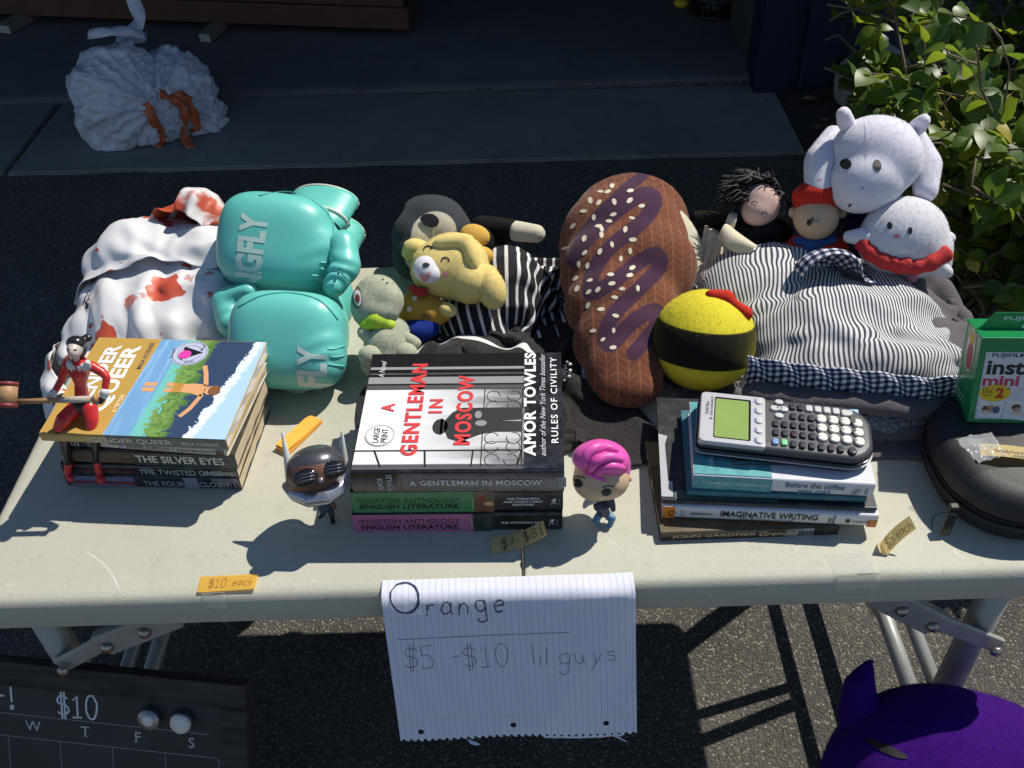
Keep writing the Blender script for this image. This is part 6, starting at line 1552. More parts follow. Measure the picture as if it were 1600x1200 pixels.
camdrape('eye', disc2(0, 0, 14, 10, 22, R(-10)), 672, 346, .10, bv, M_EYE, p, lift=.0042, edge=.004)
blob('body', [cell(735, 378, .045, 40, 30, 34), cell(765, 365, .04, 34, 26, 28)], MBK, p, .005, 8)
arm = blob('arm', pcap((755, 356, .055, 20), (800, 360, .055, 18)), MBK, p, .004, 6); blob('hand', pcap((806, 361, .056, 17), (838, 365, .056, 15)), MC, arm, .004, 6)
blob('foot', [cell(762, 385, .03, 22, 18, 20)], MD, p, .005, 6)
# yellow puppy
MY = plush('plush_yellow', (.76, .60, .22)); MO = plush('plush_golden', (.66, .40, .09)); MW = plush('plush_white', (.68, .66, .70)); MJ = plush('felt_mustard', (.52, .31, .055), .2); MBL = plush('felt_blue', (.012, .030, .20), .2); MPK = plush('plush_pink', (.66, .27, .30), .2)
p = thing('plush_puppy', 'yellow plush puppy in a mustard jacket leaning on the striped top', 'plush toy', at(690, 500, T), 0, 'soft toys on the table')
hd = blob('head', [cell(708, 416, .085, 58, 54, 50), cell(690, 420, .085, 50, 46, 48), cell(735, 440, .075, 40, 36, 40)], MY, p, .0045, 10); bv = bvh_of(hd)
mz = blob('muzzle', [cellon(bv, 664, 420, 20, 22, 17), cellon(bv, 672, 428, 18, 16, 16)], MW, p, .0035, 8)
camdrape('nose', disc2(0, 0, 5.5, 3.6, 16), 662, 409, .14, bvh_of(mz), M_EYE, mz, lift=.001, edge=.003); camdrape('mouth', poly2([(-12, 2), (-2, -1), (9, 5), (4, -9), (-6, -11)]), 660, 422, .14, bvh_of(mz), MPK, mz, lift=.0010, edge=.003)
for x, y in ((694, 404), (667, 387)): camdrape('eye', ribbon2(arc(0, 0, 6, 5, 200, -20, 9), 2.2), x, y, .13, bv, M_EYE, p, lift=.001, edge=.003)
camdrape('cheek', disc2(0, 0, 4.5), 692, 422, .13, bv, MPK, p, lift=.0014, edge=.0022)
blob('ear', [cell(768, 452, .075, 24, 34, 22, 15), cell(758, 435, .08, 24, 24, 22)], MY, p, .004, 8); blob('ear', [cell(652, 388, .085, 24, 16, 16, -15), cell(640, 396, .08, 14, 12, 12)], MY, p, .004, 8)
blob('head_tuft', [cellon(bv, 708, 377, 36, 13, 14, 8), cellon(bv, 736, 398, 13, 30, 14, 15)], MY, p, .004, 8)
blob('bow', [cell(742, 368, .10, 26, 19, 14, -15), cell(752, 398, .09, 22, 15, 13, -10)], MO, p, .004, 8)
jk = blob('jacket', [cell(655, 482, .045, 36, 30, 28), cell(672, 488, .042, 30, 26, 26), cell(690, 486, .045, 20, 18, 18, -20)], MJ, p, .004, 8); bj = bvh_of(jk)
for x, y in ((646, 465), (636, 480)): camdrape('button', disc2(0, 0, 4.2, 4.0, 14), x, y, .08, bj, M_KEYW, jk, lift=.0016, edge=.004)
camdrape('pocket', poly2([(-8, -3), (6, -6), (7, 2), (-7, 4)]), 662, 490, .08, bj, pmat('felt_brown', (.26, .15, .04), .9), jk, lift=.0014, edge=.004)
blob('skirt', [cell(650, 518, .028, 30, 20, 24), cell(665, 512, .03, 24, 18, 20)], MBL, p, .004, 8); blob('paw', [cell(700, 484, .055, 16, 12, 12, -20)], MY, p, .0035, 6)
tube('collar', [at(644, 450, T+.075), at(654, 456, T+.078), at(668, 458, T+.076)], .006, pmat('red_felt', (.42, .02, .02), .9, sheen=.2), p, 10)
# grey green dinosaur
MG = plush('plush_sage', (.40, .42, .31)); ML = plush('felt_lime', (.46, .62, .06), .2)
p = thing('plush_dinosaur', 'grey green plush dinosaur with a lime collar beside the gloves', 'plush toy', at(605, 560, T), 0, 'soft toys on the table')
hd = blob('head', [cell(590, 462, .090, 36, 34, 32), cell(575, 478, .085, 28, 36, 26), cell(608, 470, .09, 24, 28, 26), cell(598, 488, .082, 28, 18, 24)], MG, p, .004, 10); bv = bvh_of(hd)
camdrape('eye_patch', disc2(0, 0, 9, 19, 22, R(8)), 556, 463, .11, bv, pmat('felt_dark_sage', (.10, .14, .08), .9), p, lift=.0012, edge=.004); camdrape('eye', disc2(0, 0, 6, 13, 20, R(8)), 558, 465, .11, bv, MW, p, lift=.0020, edge=.004); camdrape('pupil', disc2(0, 0, 3.6, 7, 18, R(8)), 558, 466, .11, bv, pmat('felt_maroon', (.20, .03, .02), .8), p, lift=.0028, edge=.004)
for x, y in ((603, 441), (597, 436)): camdrape('nostril', disc2(0, 0, 1.8, 1.3, 10), x, y, .12, bv, M_EYE, p, lift=.0008, edge=.004)
tube('collar', [at(565+50*i/10, 513-13*math.sin(i/10*3.14), T+.080-.01*abs(i-5)/5) for i in range(11)], [.006+.006*math.sin(i/10*3.14) for i in range(11)], ML, p, 14)
bd = blob('body', [cell(605, 540, .045, 38, 36, 32), cell(612, 520, .055, 30, 26, 26), cell(600, 570, .03, 38, 26, 28)], MG, p, .004, 10)
blob('arm', [cell(568, 519, .065, 12, 11, 11), cell(575, 528, .06, 11, 10, 10)], MG, p, .0035, 6); blob('arm', pcap((622, 520, .06, 10), (648, 536, .05, 11)), MG, p, .0035, 6)
blob('leg', [cell(578, 556, .05, 20, 18, 18)], MG, p, .004, 6); blob('leg', [cell(634, 552, .045, 20, 18, 18)], MG, p, .004, 6)
# bead charm by the novel's corner
bc = thing('bead_charm', 'small beaded charm with a tassel at the corner of the black novel', 'charm', at(890, 590, T+.06))
for i in range(11): blob('bead', [cell(886+5*math.sin(i*1.9), 566+3.2*i, .075-.004*i, 3.2, 3.0, 3.0)], (M_STEEL, MATS['key_white'], pmat('navy_bead', (.02, .03, .09), .2))[i % 3], bc, .0012, 2)

# ================================================================== the brown pillow
m, nb, b = blank('pillow_cloth', .95, .1); b.inputs['Sheen Weight'].default_value = .12
tc = nb.new('ShaderNodeTexCoord'); 
mp = nb.new('ShaderNodeMapping'); nb.l.new(tc.outputs['UV'], mp.inputs[0]); sp = nb.new('ShaderNodeSeparateXYZ'); nb.l.new(mp.outputs[0], sp.inputs[0])
u_, v_ = sp.outputs[0], sp.outputs[1]
colu = nb.math('DIVIDE', u_, 34.); cf_ = nb.math('FRACT', colu); zig = nb.math('ABSOLUTE', nb.math('SUBTRACT', cf_, .5))
br = nb.math('FRACT', nb.math('DIVIDE', nb.math('ADD', v_, nb.math('MULTIPLY', zig, 26.)), 13.))
line = nb.math('MAXIMUM', nb.step(nb.math('ABSOLUTE', nb.math('SUBTRACT', br, .5)), .40, .47), nb.math('MAXIMUM', nb.step(zig, .06, .02), nb.step(zig, .45, .49)))
wn_ = nb.noise(tc.outputs['UV'], .05, 3); n9 = nb.noise(tc.outputs['Object'], 500, 2); n8 = nb.noise(tc.outputs['Object'], 7, 3)
base = nb.mix(nb.step(n8, .35, .7), (.115, .044, .027), (.18, .068, .040)); base = nb.mix(nb.math('MULTIPLY', line, nb.step(wn_, .2, .7, .3, .75)), base, (.33, .130, .062))
sl_ = nb.step(nb.math('ADD', u_, nb.math('MULTIPLY', v_, .3)), -95., -70., 1., 0.)
nb.l.new(nb.mix(nb.step(n9, .3, .75, 0, .25), base, (.10, .03, .015)), b.inputs['Base Color'])
bp = nb.new('ShaderNodeBump'); bp.inputs['Strength'].default_value = .3; bp.inputs['Distance'].default_value = .0015; nb.l.new(n9, bp.inputs['Height']); nb.l.new(bp.outputs[0], b.inputs['Normal']); M_PIL = m
p = thing('shaped_pillow', 'big brown drumstick shaped pillow with purple zigzag and cream seeds', 'pillow', at(985, 600, T))
pl = [cell(975, 385, .080, 104, 102, 62), cell(985, 355, .082, 96, 86, 58), cell(1005, 420, .075, 86, 80, 60), cell(945, 430, .072, 72, 82, 56), cell(970, 480, .060, 92, 70, 50), cell(972, 535, .045, 80, 66, 42), cell(976, 580, .035, 66, 54, 36), cell(982, 604, .030, 56, 36, 30)]
me = blob_mesh(pl, .0045, 30)
for v in me.vertices:
    q = v.co; e = noise.noise(q*16)*.0025; v.co = q+v.normal*e
ul = me.uv_layers.new(name='uv'); c = at(980, 450, T+.12); s = mpp(c)
for lp in me.loops:
    w = me.vertices[lp.vertex_index].co-c; ul.data[lp.index].uv = (w.dot(RGT)/s, w.dot(UPV)/s)
pb = finish('pillow_body', me, M_PIL, p, True, True); bv = bvh_of(pb)
M_PUR = pmat('purple_print', (.075, .032, .062), .95, .25, 300); M_SEED = pmat('cream_seed_print', (.66, .60, .45), .9, .05, 80)
zz = [(-75, 35), (-30, 85), (25, 125), (48, 118), (30, 85), (-20, 45), (-48, 5), (-52, -28), (-20, -12), (30, 25), (52, 32), (55, 12), (25, -20), (-15, -60), (-30, -95), (-20, -108), (15, -72), (48, -55), (50, -80), (30, -105), (15, -122)]
def smooth_line(pts, n=7):
    pts = [np.array(q, float) for q in pts]; out = []
    for j in range(len(pts)-1):
        p0, p1, p2, p3 = pts[max(j-1, 0)], pts[j], pts[j+1], pts[min(j+2, len(pts)-1)]
        for i in range(n):
            f_ = i/n; out.append(.5*((2*p1)+(p2-p0)*f_+(2*p0-5*p1+4*p2-p3)*f_*f_+(3*p1-p0-3*p2+p3)*f_**3))
    return out+[pts[-1]]
zd = seg_dist([(975+x, 430-y) for x, y in smooth_line(zz)]); z2 = seg_dist([(975+x, 430-y) for x, y in smooth_line([(-80, 20), (-66, 62), (-10, 124), (30, 156)])])
field(pb, 'zigzag', lambda q: min(zd(pix(q)), z2(pix(q))+3.5) if q.z > T+.01 else 99.)
pb.data.materials[0] = printed('pillow_cloth_printed', M_PIL, [('zigzag', 12.0, (.058, .026, .050), 1.2)])
sd = [(925, 308), (940, 296), (958, 288), (986, 296), (938, 312), (915, 322), (951, 297), (962, 312), (986, 310), (1006, 317), (992, 334), (962, 329), (932, 332), (900, 341), (890, 371), (956, 338), (945, 350), (940, 345), (918, 363), (945, 359), (983, 351), (963, 373), (996, 366), (944, 383), (920, 384), (912, 400), (926, 403), (980, 393), (1000, 407), (994, 382), (908, 421), (931, 426), (964, 418), (967, 432), (996, 419), (911, 438), (930, 444), (945, 441), (985, 440), (1012, 439), (974, 453), (931, 465), (953, 472), (978, 483), (942, 507), (977, 507), (960, 522), (978, 536)]
rs_ = random.Random(2)
for x, y in sd:
    g = move2((np.array([(-1.0, 0), (-.55, .62), (.1, .78), (.7, .6), (1.0, 0), (.7, -.6), (.1, -.78), (-.55, -.62)])*np.array([6.2, 4.4])*rs_.uniform(.8, 1.1), [tuple(range(8))]), 0, 0, R(rs_.uniform(-20, 100)))
    camdrape('seed_print', g, x, y, .16, bv, M_SEED, p, lift=.0007, edge=.004)
# cream backing rim, wash label
blob('pillow_back', [cell(1000, 420, .050, 104, 120, 46), cell(990, 560, .012, 62, 78, 26), cell(985, 606, .008, 52, 32, 18)], MC, p, .006, 8)
from_py('wash_label', [at(905, 545, T+.03), at(913, 541, T+.03), at(918, 600, T+.012), at(936, 628, T+.004), at(926, 626, T+.004), at(910, 590, T+.016)], [(0, 1, 2, 5), (5, 2, 3, 4)], ink('#d8d8dc'), p, False, True)

# ================================================================== right hand group
# rag doll
MSK = plush('doll_skin', (.58, .40, .34), .15); MCR = pmat('cream_cotton', (.62, .55, .41), .9, .08, 60, bump=.3, bscale=500); M_YARN = pmat('black_yarn', (.008, .008, .009), .6, .3, 200)
p = thing('rag_doll', 'rag doll with black yarn hair and a cream apron behind the pillow', 'doll', at(1160, 420, T), 0, 'soft toys on the table')
hd = blob('head', [cell(1190, 318, .125, 31, 33, 30, 15), cell(1184, 330, .12, 26, 24, 26)], MSK, p, .0035, 8); bv = bvh_of(hd)
for x, y in ((1189, 311), (1209, 324)): camdrape('eye', ribbon2(arc(0, 0, 4, 3, 200, -20, 7), 1.5), x, y, .16, bv, M_EYE, p, lift=.0014, edge=.0022)
camdrape('mouth', ribbon2(arc(0, 0, 10, 8, 190, 320, 9), 1.4), 1192, 335, .16, bv, M_EYE, p, lift=.0014, edge=.0022)
v, f = [], []; rh = random.Random(8); hc = at(1192, 308, T+.135); kk = mpp(hc)
for i in range(360):
    a = rh.uniform(-.35, 3.5); r0 = 26; st = hc+RGT*(math.cos(a)*r0*kk)+UPV*(math.sin(a)*r0*.95*kk)-FWD*(rh.uniform(-18, 14)*kk)
    dr = (RGT*(-.9+rh.gauss(0, .35))+UPV*(math.sin(a)*.35+rh.gauss(0, .2))-FWD*rh.gauss(0, .35)).normalized(); L = rh.uniform(22, 46)*kk*(1.1 if a > 1.5 else .7)
    q = [st, st+dr*L*.5+UPV*.004, st+dr*L+Vector((0, 0, -.012*rh.random()))]
    a_, f_ = tube_geo(q, [.0012, .0011, .0006], 4, False); k0 = len(v); v += a_; f += [tuple(j+k0 for j in z) for z in f_]
hr = from_py('yarn_hair', v, f, M_YARN, p, True, True); struct(hr, 'stuff')
blob('hair_cap', [cell(1186, 300, .13, 30, 22, 30, 20), cell(1168, 318, .12, 20, 28, 26), cell(1222, 325, .12, 12, 26, 22)], M_YARN, p, .004, 4, .003, 120)
blob('dress', [cell(1188, 362, .085, 48, 26, 32), cell(1165, 368, .08, 34, 30, 30), cell(1210, 366, .08, 30, 24, 28)], MBK, p, .005, 8)
blob('arm', pcap((1092, 342, .085, 14), (1146, 346, .09, 15)), MBK, p, .004, 6)
def frill(name, pts0, pts1, mat, par, n=60, amp=.006, waves=11, seed=0.):
    """gathered cloth between an upper and a lower edge"""
    a = smooth_line([tuple(q) for q in pts0], 8); c = smooth_line([tuple(q) for q in pts1], 8); v, f = [], []; m_ = 14
    for j in range(m_+1):
        t = j/m_
        for i in range(n+1):
            u = i/n; ia = u*(len(a)-1); k0 = min(int(ia), len(a)-2); ic = u*(len(c)-1); k1 = min(int(ic), len(c)-2)
            p0 = Vector(a[k0]).lerp(Vector(a[k0+1]), ia-k0); p1 = Vector(c[k1]).lerp(Vector(c[k1+1]), ic-k1)
            q = p0.lerp(p1, t)+(-FWD+UPV*.4)*(amp*(.15+t)*math.sin(u*waves*6.28+math.sin(t*3+seed)*1.5)+.010*math.sin(t*3.14)); v.append(q)
    f = [(j*(n+1)+i, j*(n+1)+i+1, (j+1)*(n+1)+i+1, (j+1)*(n+1)+i) for j in range(m_) for i in range(n)]
    o = from_py(name, v, f, mat, par, True, True)
    ul = o.data.uv_layers.new(name='uv'); LX = sum((Vector(a[i+1])-Vector(a[i])).length for i in range(len(a)-1)); LY = (Vector(a[0])-Vector(c[0])).length
    for lp in o.data.loops: k0 = lp.vertex_index; ul.data[lp.index].uv = ((k0 % (n+1))/n*LX*1.15, (k0//(n+1))/m_*LY*1.2)
    q = o.modifiers.new('t', 'SOLIDIFY'); q.thickness = .0012; return o
frill('gingham_flap', [at(1168, 556, T+.080), at(1230, 566, T+.088), at(1300, 574, T+.092), at(1380, 582, T+.090), at(1450, 590, T+.084), at(1512, 584, T+.075)], [at(1164, 604, T+.035), at(1230, 612, T+.045), at(1300, 620, T+.048), at(1380, 627, T+.046), at(1450, 632, T+.042), at(1506, 624, T+.035)], M_GING, ss, 90, .006, 7, 2.)
roll('front_fold', [zt(1160, 612, .040), zt(1225, 618, .048), zt(1300, 626, .052), zt(1380, 632, .050), zt(1455, 634, .044), zt(1520, 612, .036)], .0155, M_FLE, .004, 18, .75, 9)
frill('apron_skirt', [at(1102, 352, T+.085), at(1140, 372, T+.085), at(1180, 395, T+.075)], [at(1080, 452, T+.030), at(1108, 462, T+.030), at(1148, 440, T+.045)], MCR, p, waves=5, amp=.004)
frill('apron_band', [at(1134, 348, T+.105), at(1150, 362, T+.105), at(1184, 386, T+.10)], [at(1122, 372, T+.10), at(1138, 388, T+.098), at(1168, 402, T+.09)], MCR, p, waves=1, amp=.001)
frill('apron_strap', [at(1140, 330, T+.105), at(1146, 332, T+.106), at(1152, 334, T+.106)], [at(1134, 350, T+.105), at(1141, 354, T+.106), at(1147, 357, T+.106)], MCR, p, waves=1, amp=.0005)
blob('petticoat', [cell(1115, 440, .02, 36, 30, 26), cell(1105, 405, .035, 26, 34, 22)], MCR, p, .005, 8, .003, 60)
# red capped doll
MRD = plush('felt_red', (.52, .035, .022), .3); MSK2 = plush('doll_tan', (.60, .41, .27), .2); MDN = plush('denim_blue', (.03, .09, .26), .2); MBR = plush('brown_hair', (.07, .03, .015), .2)
p = thing('plush_doll', 'small plush doll in a red knitted hat and blue scarf behind the shirt', 'doll', at(1275, 390, T), 0, 'soft toys on the table')
hd = blob('head', [cell(1275, 340, .125, 36, 34, 32), cell(1274, 350, .12, 30, 26, 28)], MSK2, p, .0035, 8); bv = bvh_of(hd)
blob('ear', [cell(1240, 332, .125, 9, 10, 8)], MSK2, p, .003, 4); blob('ear', [cell(1315, 332, .125, 9, 10, 8)], MSK2, p, .003, 4)
cp = blob('cap', [cell(1277, 306, .148, 40, 25, 36), cell(1277, 314, .14, 39, 18, 38)], MRD, p, .004, 8); blob('cap_cuff', capon(bvh_of(cp), (1244, 318, 7), (1276, 324, 7))+capon(bvh_of(cp), (1276, 324, 7), (1310, 318, 7)), MRD, cp, .0035, 6); blob('pompom', [cellon(bvh_of(cp), 1279, 284, 11, 10, 10)], MRD, cp, .003, 4, .0015, 200)
eyes(p, bv, [(1263, 336, .17), (1286, 336, .17)], 3.6, M_EYE, ry=5)
blob('nose', [cellon(bv, 1275, 349, 7, 6, 7)], MSK2, p, .003, 4); camdrape('mouth', ribbon2(arc(0, 0, 10, 6, 205, 335, 9), 1.6), 1275, 360, .16, bv, M_EYE, p, lift=.0014, edge=.0022)
bs_ = bvh_of(blob('shirt', [cell(1270, 384, .085, 44, 22, 28), cell(1248, 388, .08, 26, 18, 22), cell(1300, 386, .08, 26, 18, 22)], MRD, p, .004, 8)); blob('scarf', capon(bs_, (1246, 376, 8), (1274, 382, 9))+capon(bs_, (1274, 382, 9), (1302, 374, 8))+capon(bs_, (1268, 384, 8), (1264, 396, 8)), MDN, p, .0035, 6)
# big white floppy eared toy
MWH = plush('plush_white_big', (.74, .72, .80), .4); 
bw_ = MWH.node_tree.nodes['Principled BSDF']; bw_.inputs['Subsurface Weight'].default_value = .3; bw_.inputs['Subsurface Radius'].default_value = (.03, .02, .02); bw_.inputs['Subsurface Scale'].default_value = .6
p = thing('plush_lamb', 'large white floppy eared plush toy at the back right corner', 'plush toy', at(1370, 380, T), 0, 'soft toys on the table')
hd = blob('head', [cell(1368, 236, .20, 70, 56, 56), cell(1355, 282, .175, 60, 48, 52), cell(1385, 248, .195, 58, 56, 52), cell(1345, 300, .165, 46, 34, 44)], MWH, p, .005, 14); bv = bvh_of(hd)
for pts in (((1302, 210, .205, 16), (1283, 252, .185, 27), (1280, 296, .16, 24)), ((1432, 214, .205, 16), (1448, 258, .18, 24), (1446, 298, .16, 20))):
    blob('ear', pcap(pts[0], pts[1])+pcap(pts[1], pts[2]), MWH, p, .0045, 10)
blob('head_knob', pcap((1322, 192, .235, 15), (1318, 178, .25, 13)), MWH, p, .0045, 8); blob('head_knob', pcap((1432, 200, .225, 15), (1444, 188, .24, 12)), MWH, p, .0045, 8)
eyes(p, bv, [(1346, 241, .24), (1392, 246, .24)], 6.5, M_EYE, ry=10)
eyes(p, bv, [(1349, 296, .22), (1368, 299, .22)], 1.8, M_EYE, ry=2.2)
camdrape('mouth', ribbon2(arc(0, 6, 16, 9, 205, 335, 11), 1.6), 1356, 306, .22, bv, M_EYE, p, lift=.0014, edge=.0022)
camdrape('centre_seam', ribbon2([(0, 22), (-2, 0), (-3, -40)], 1.2), 1372, 200, .26, bv, pmat('seam_white', (.50, .49, .56), .9), p, lift=.0006, edge=.005)
blob('body', [cell(1365, 345, .09, 54, 44, 44), cell(1370, 375, .06, 50, 34, 40)], plush('plush_plum', (.035, .022, .07), .3), p, .006, 8)
# round white toy with a red scarf
MWR = plush('plush_white_round', (.70, .69, .72), .35)
p = thing('plush_toy', 'round white plush toy in a red scarf with pink pompom next to the striped shirt', 'plush toy', at(1415, 430, T), 0, 'soft toys on the table')
bd = blob('body', [cell(1413, 368, .115, 68, 62, 54), cell(1430, 388, .10, 58, 48, 48), cell(1395, 375, .11, 54, 54, 50), cell(1462, 410, .085, 26, 22, 24)], MWR, p, .0045, 12); bv = bvh_of(bd)
blob('flipper', pcap((1352, 370, .12, 16), (1326, 370, .12, 11)), MWR, p, .004, 8); blob('flipper', pcap((1458, 412, .09, 18), (1480, 426, .08, 11)), MWR, p, .004, 8); blob('flipper', pcap((1470, 372, .11, 14), (1484, 372, .11, 11)), MWR, p, .004, 8)
eyes(p, bv, [(1416, 342, .18), (1450, 350, .18)], 3.6, M_EYE, ry=6); camdrape('nose', disc2(0, 0, 5, 3.4, 14), 1434, 356, .18, bv, plush('plush_rose', (.62, .24, .27), .3), p, lift=.0016, edge=.003)
MRF = pmat('felt_scarlet', (.50, .03, .03), .9, .1, 90, bump=.3, bscale=500, sheen=.2)

sc3 = []
for x, y in smooth_line([(1347, 378), (1362, 396), (1388, 410), (1420, 416), (1450, 412), (1478, 396)], 8):
    d = ray(x, y).normalized(); q = bv.ray_cast(EYE, d); sc3.append(q[0] if q[0] else at(x, y, T+.13))
tube('scarf', sc3, [.011+.001*math.sin(i) for i in range(len(sc3))], MRF, p, 12); blob('scarf_tail', capon(bv, (1406, 420, 8), (1394, 436, 10), None, 5)+capon(bv, (1412, 420, 8), (1420, 438, 10), None, 5), MRF, p, .003, 4); blob('scarf_knot', [cellon(bv, 1409, 415, 12, 11, 10, -8, 9)], MRF, p, .003, 4); blob('scarf_pompom', [cellon(bv, 1420, 434, 11, 10, 9, 0, 9)], plush('plush_rose', (.62, .24, .27), .3), p, .003, 4)
# yellow ball toy with a black band and a red bow
MYB = plush('plush_lemon', (.72, .62, .045), .3); MBD = plush('felt_black', (.010, .010, .011), .25)
p = thing('plush_ball', 'round yellow plush ball with a black band and red bow', 'plush toy', at(1100, 600, T), 0, 'soft toys on the table')
c = at(1100, 530, T+.062)
bl2 = blob('ball', [cell(1100, 530, .062, 81, 79, 76), cell(1100, 536, .060, 80, 76, 76)], MYB, p, .0045, 6); bv = bvh_of(bl2)
cb_, ax_ = at(1100, 530, T+.062), (UPV*.93+RGT*.06-FWD*.35).normalized()
field(bl2, 'band', lambda q: abs((q-cb_).dot(ax_)-.002)); bl2.data.materials[0] = printed('plush_lemon_banded', MYB, [('band', .023, (.010, .010, .011), .0008)])
blob('bow', capon(bv, (1110, 460, 9), (1136, 465, 13))+capon(bv, (1136, 465, 12), (1148, 476, 8))+capon(bv, (1148, 476, 8), (1166, 490, 12)), MRD, p, .0035, 6)
from_py('tag_label', [at(1146, 603, T+.004), at(1165, 590, T+.02), at(1178, 606, T+.016), at(1160, 612, T+.004)], [(0, 1, 2, 3)], ink('#d2d4da'), p, False, True)
# purple toy on the ground in front
MPU = plush('plush_purple', (.038, .004, .14), .2)
p = thing('plush_toy', 'large purple plush toy with a pointed ear at the front right corner', 'plush toy', (.55, -.05, .0), 0, 'soft toys on the table')
hc = -.30
hd = blob('head', [cell(1465, 1230, hc, 180, 160, 140), cell(1530, 1240, hc, 150, 155, 130), cell(1400, 1250, hc, 120, 150, 120)], MPU, p, .009, 14)
blob('ear', pcap((1345, 1120, hc+.06, 36), (1342, 1075, hc+.085, 26))+pcap((1342, 1075, hc+.085, 26), (1360, 1034, hc+.105, 9)), MPU, p, .006, 8)
blob('body', [ell((.56, .0, .10), (.13, .12, .115))], MPU, p, .012, 6)
camdrape('eye', disc2(0, 0, 26, 6, 20, R(-14)), 1408, 1192, hc+.12, bvh_of(hd), M_EYE, p, lift=.0015, edge=.01)

for o in list(scene.objects):                             # fuzz on the soft toys
    if o.type == 'MESH' and o.parent and o.parent.get('group') == 'soft toys on the table' and o.data.materials and o.data.materials[0] and o.data.materials[0].name.startswith('plush') and len(o.data.polygons) > 700:
        far_ = (wm(o.parent).translation-EYE).length
        pile(o, int(min(26000, len(o.data.polygons)*(3.0 if o.parent['label'].startswith('large purple') else 2.6))), .0015 if 'purple' not in o.parent['label'] else .0035, .0003)
# ================================================================== figures
M_VIN = pmat('vinyl_skin', (.56, .40, .26), .4, .03, 60, spec=.4); M_PINK = pmat('vinyl_pink', (.72, .10, .42), .38, .04, 60, spec=.4); M_PINK2 = pmat('vinyl_pink_deep', (.42, .05, .30), .38, .04, 60)
M_NVYV = pmat('vinyl_navy', (.03, .045, .08), .4, .2, 150); M_BLUV = pmat('vinyl_blue', (.06, .17, .30), .4, .25, 150); M_GRYV = pmat('vinyl_grey', (.40, .40, .40), .4, .2, 150)
p = thing('bobblehead_figure', 'big headed vinyl figure with swept pink hair beside the right stack', 'figurine', at(940, 818, T), 0, 'big headed vinyl figures')
yb = at(940, 818, T).y
def cy(px, py, rx, ry, rd=None, rot=0., dy=0.): return cell(px, py, 0, rx, ry, rd, rot, y=yb+dy)
hd = blob('head', [cy(938, 740, 42, 42, 40, -8, .012), cy(932, 750, 38, 34, 38, 0, .008), cy(948, 748, 36, 34, 38, 0, .008)], M_VIN, p, .0022, 6); bv = bvh_of(hd)
cc = aty(938, 740, yb); hh = cc.z-T
hr = blob('hair', [cy(943, 716, 42, 30, 42, -12, .016), cy(958, 728, 28, 34, 36, 0, .02), cy(922, 712, 30, 22, 36, 20, .012)], M_PINK, p, .0022, 5)
bh_ = bvh_of(hr)
for pts, w in (([(-30, -20), (-22, 8), (0, 18), (26, 12)], 9), ([(-22, -26), (-8, -4), (14, 2), (34, -2)], 9), ([(-14, -34), (2, -16), (20, -12), (36, -16)], 8)):
    q2 = [hit(bh_, 940+x, 716-y, .8, hh) for x, y in smooth_line(pts, 5)]
    n_ = len(q2); tube('hair_lock', q2, [w*mpp(cc)*(.25+.75*math.sin(3.14*(i+.6)/(n_+.4))) for i in range(n_)], M_PINK, hr, 10)
blob('hair_lock', capon(bv, (918, 740, 5), (944, 750, 4)), M_PINK, hr, .0018, 4)
for x, y, r_ in ((904, 757, 25), (950, 772, -5)):
    camdrape('eye', disc2(0, 0, 8, 6.5, 20, R(-r_)), x, y, hh, bv, M_EYE, p, lift=.0005, edge=.003); camdrape('eyebrow', ribbon2([(-9, 0), (0, 3), (10, 1)], 1.8), x+1, y-9, hh, bv, M_EYE, p, lift=.0005, edge=.003)
blob('ear', [cy(984, 748, 4, 6, 5, 0, .02)], M_VIN, p, .0016, 3)
blob('torso', [cy(940, 790, 14, 12, 11), cy(943, 800, 11, 9, 9)], M_NVYV, p, .002, 4); 
blob('arm', pcap((928, 782, .045, 6), (917, 785, .035, 6))+pcap((917, 785, .035, 6), (913, 792, .03, 4)), M_GRYV, p, .0018, 3); blob('arm', pcap((955, 782, .045, 6), (958, 796, .035, 5)), M_NVYV, p, .0018, 3)
for pts in (((937, 804, 7), (931, 812, 6), (935, 818, 5)), ((951, 806, 8), (957, 810, 6), (952, 824, 5))):
    lg = []
    for (x0, y0, r0), (x1, y1, r1) in zip(pts, pts[1:]): lg += cap(aty(x0, y0, yb), r0*mpp(cc), aty(x1, y1, yb-.004), r1*mpp(cc))
    blob('leg', lg, M_BLUV, p, .0018, 3)
# helmeted one
M_HEL = pmat('helmet_grey', (.10, .10, .115), .3, .08, 40, metal=.5, coat=.2); M_SILV = pmat('silver_vinyl', (.42, .42, .46), .25, .06, 30, metal=.7); M_IVORY = pmat('ivory_vinyl', (.62, .62, .58), .4, .05, 60); M_BRNV = pmat('vinyl_brown', (.14, .06, .035), .45, .05, 60)
p = thing('bobblehead_figure', 'big headed vinyl figure in a dark helmet with two pale horns', 'figurine', at(512, 818, T), 0, 'big headed vinyl figures')
yb = at(512, 815, T).y
hd = blob('head', [cy(493, 736, 46, 38, 42, 12), cy(492, 748, 46, 30, 42, 12)], M_BRNV, p, .0022, 5); bv = bvh_of(hd); cc = aty(493, 740, yb); hh = cc.z-T
hl = blob('helmet', [cy(493, 728, 47, 33, 45, 14, .006), cy(486, 736, 40, 24, 42, 14, .008)], M_HEL, p, .0022, 6)
vc = [(449, 760, 9, -.004), (462, 772, 12, -.018), (484, 780, 13, -.028), (510, 776, 13, -.028), (530, 763, 12, -.018), (541, 746, 9, -.004)]; vl = []
for (x0, y0, r0, d0), (x1, y1, r1, d1) in zip(vc, vc[1:]): vl += cap(aty(x0, y0, yb+d0), r0*mpp(cc), aty(x1, y1, yb+d1), r1*mpp(cc))
blob('visor_chin', vl, M_SILV, p, .002, 4)
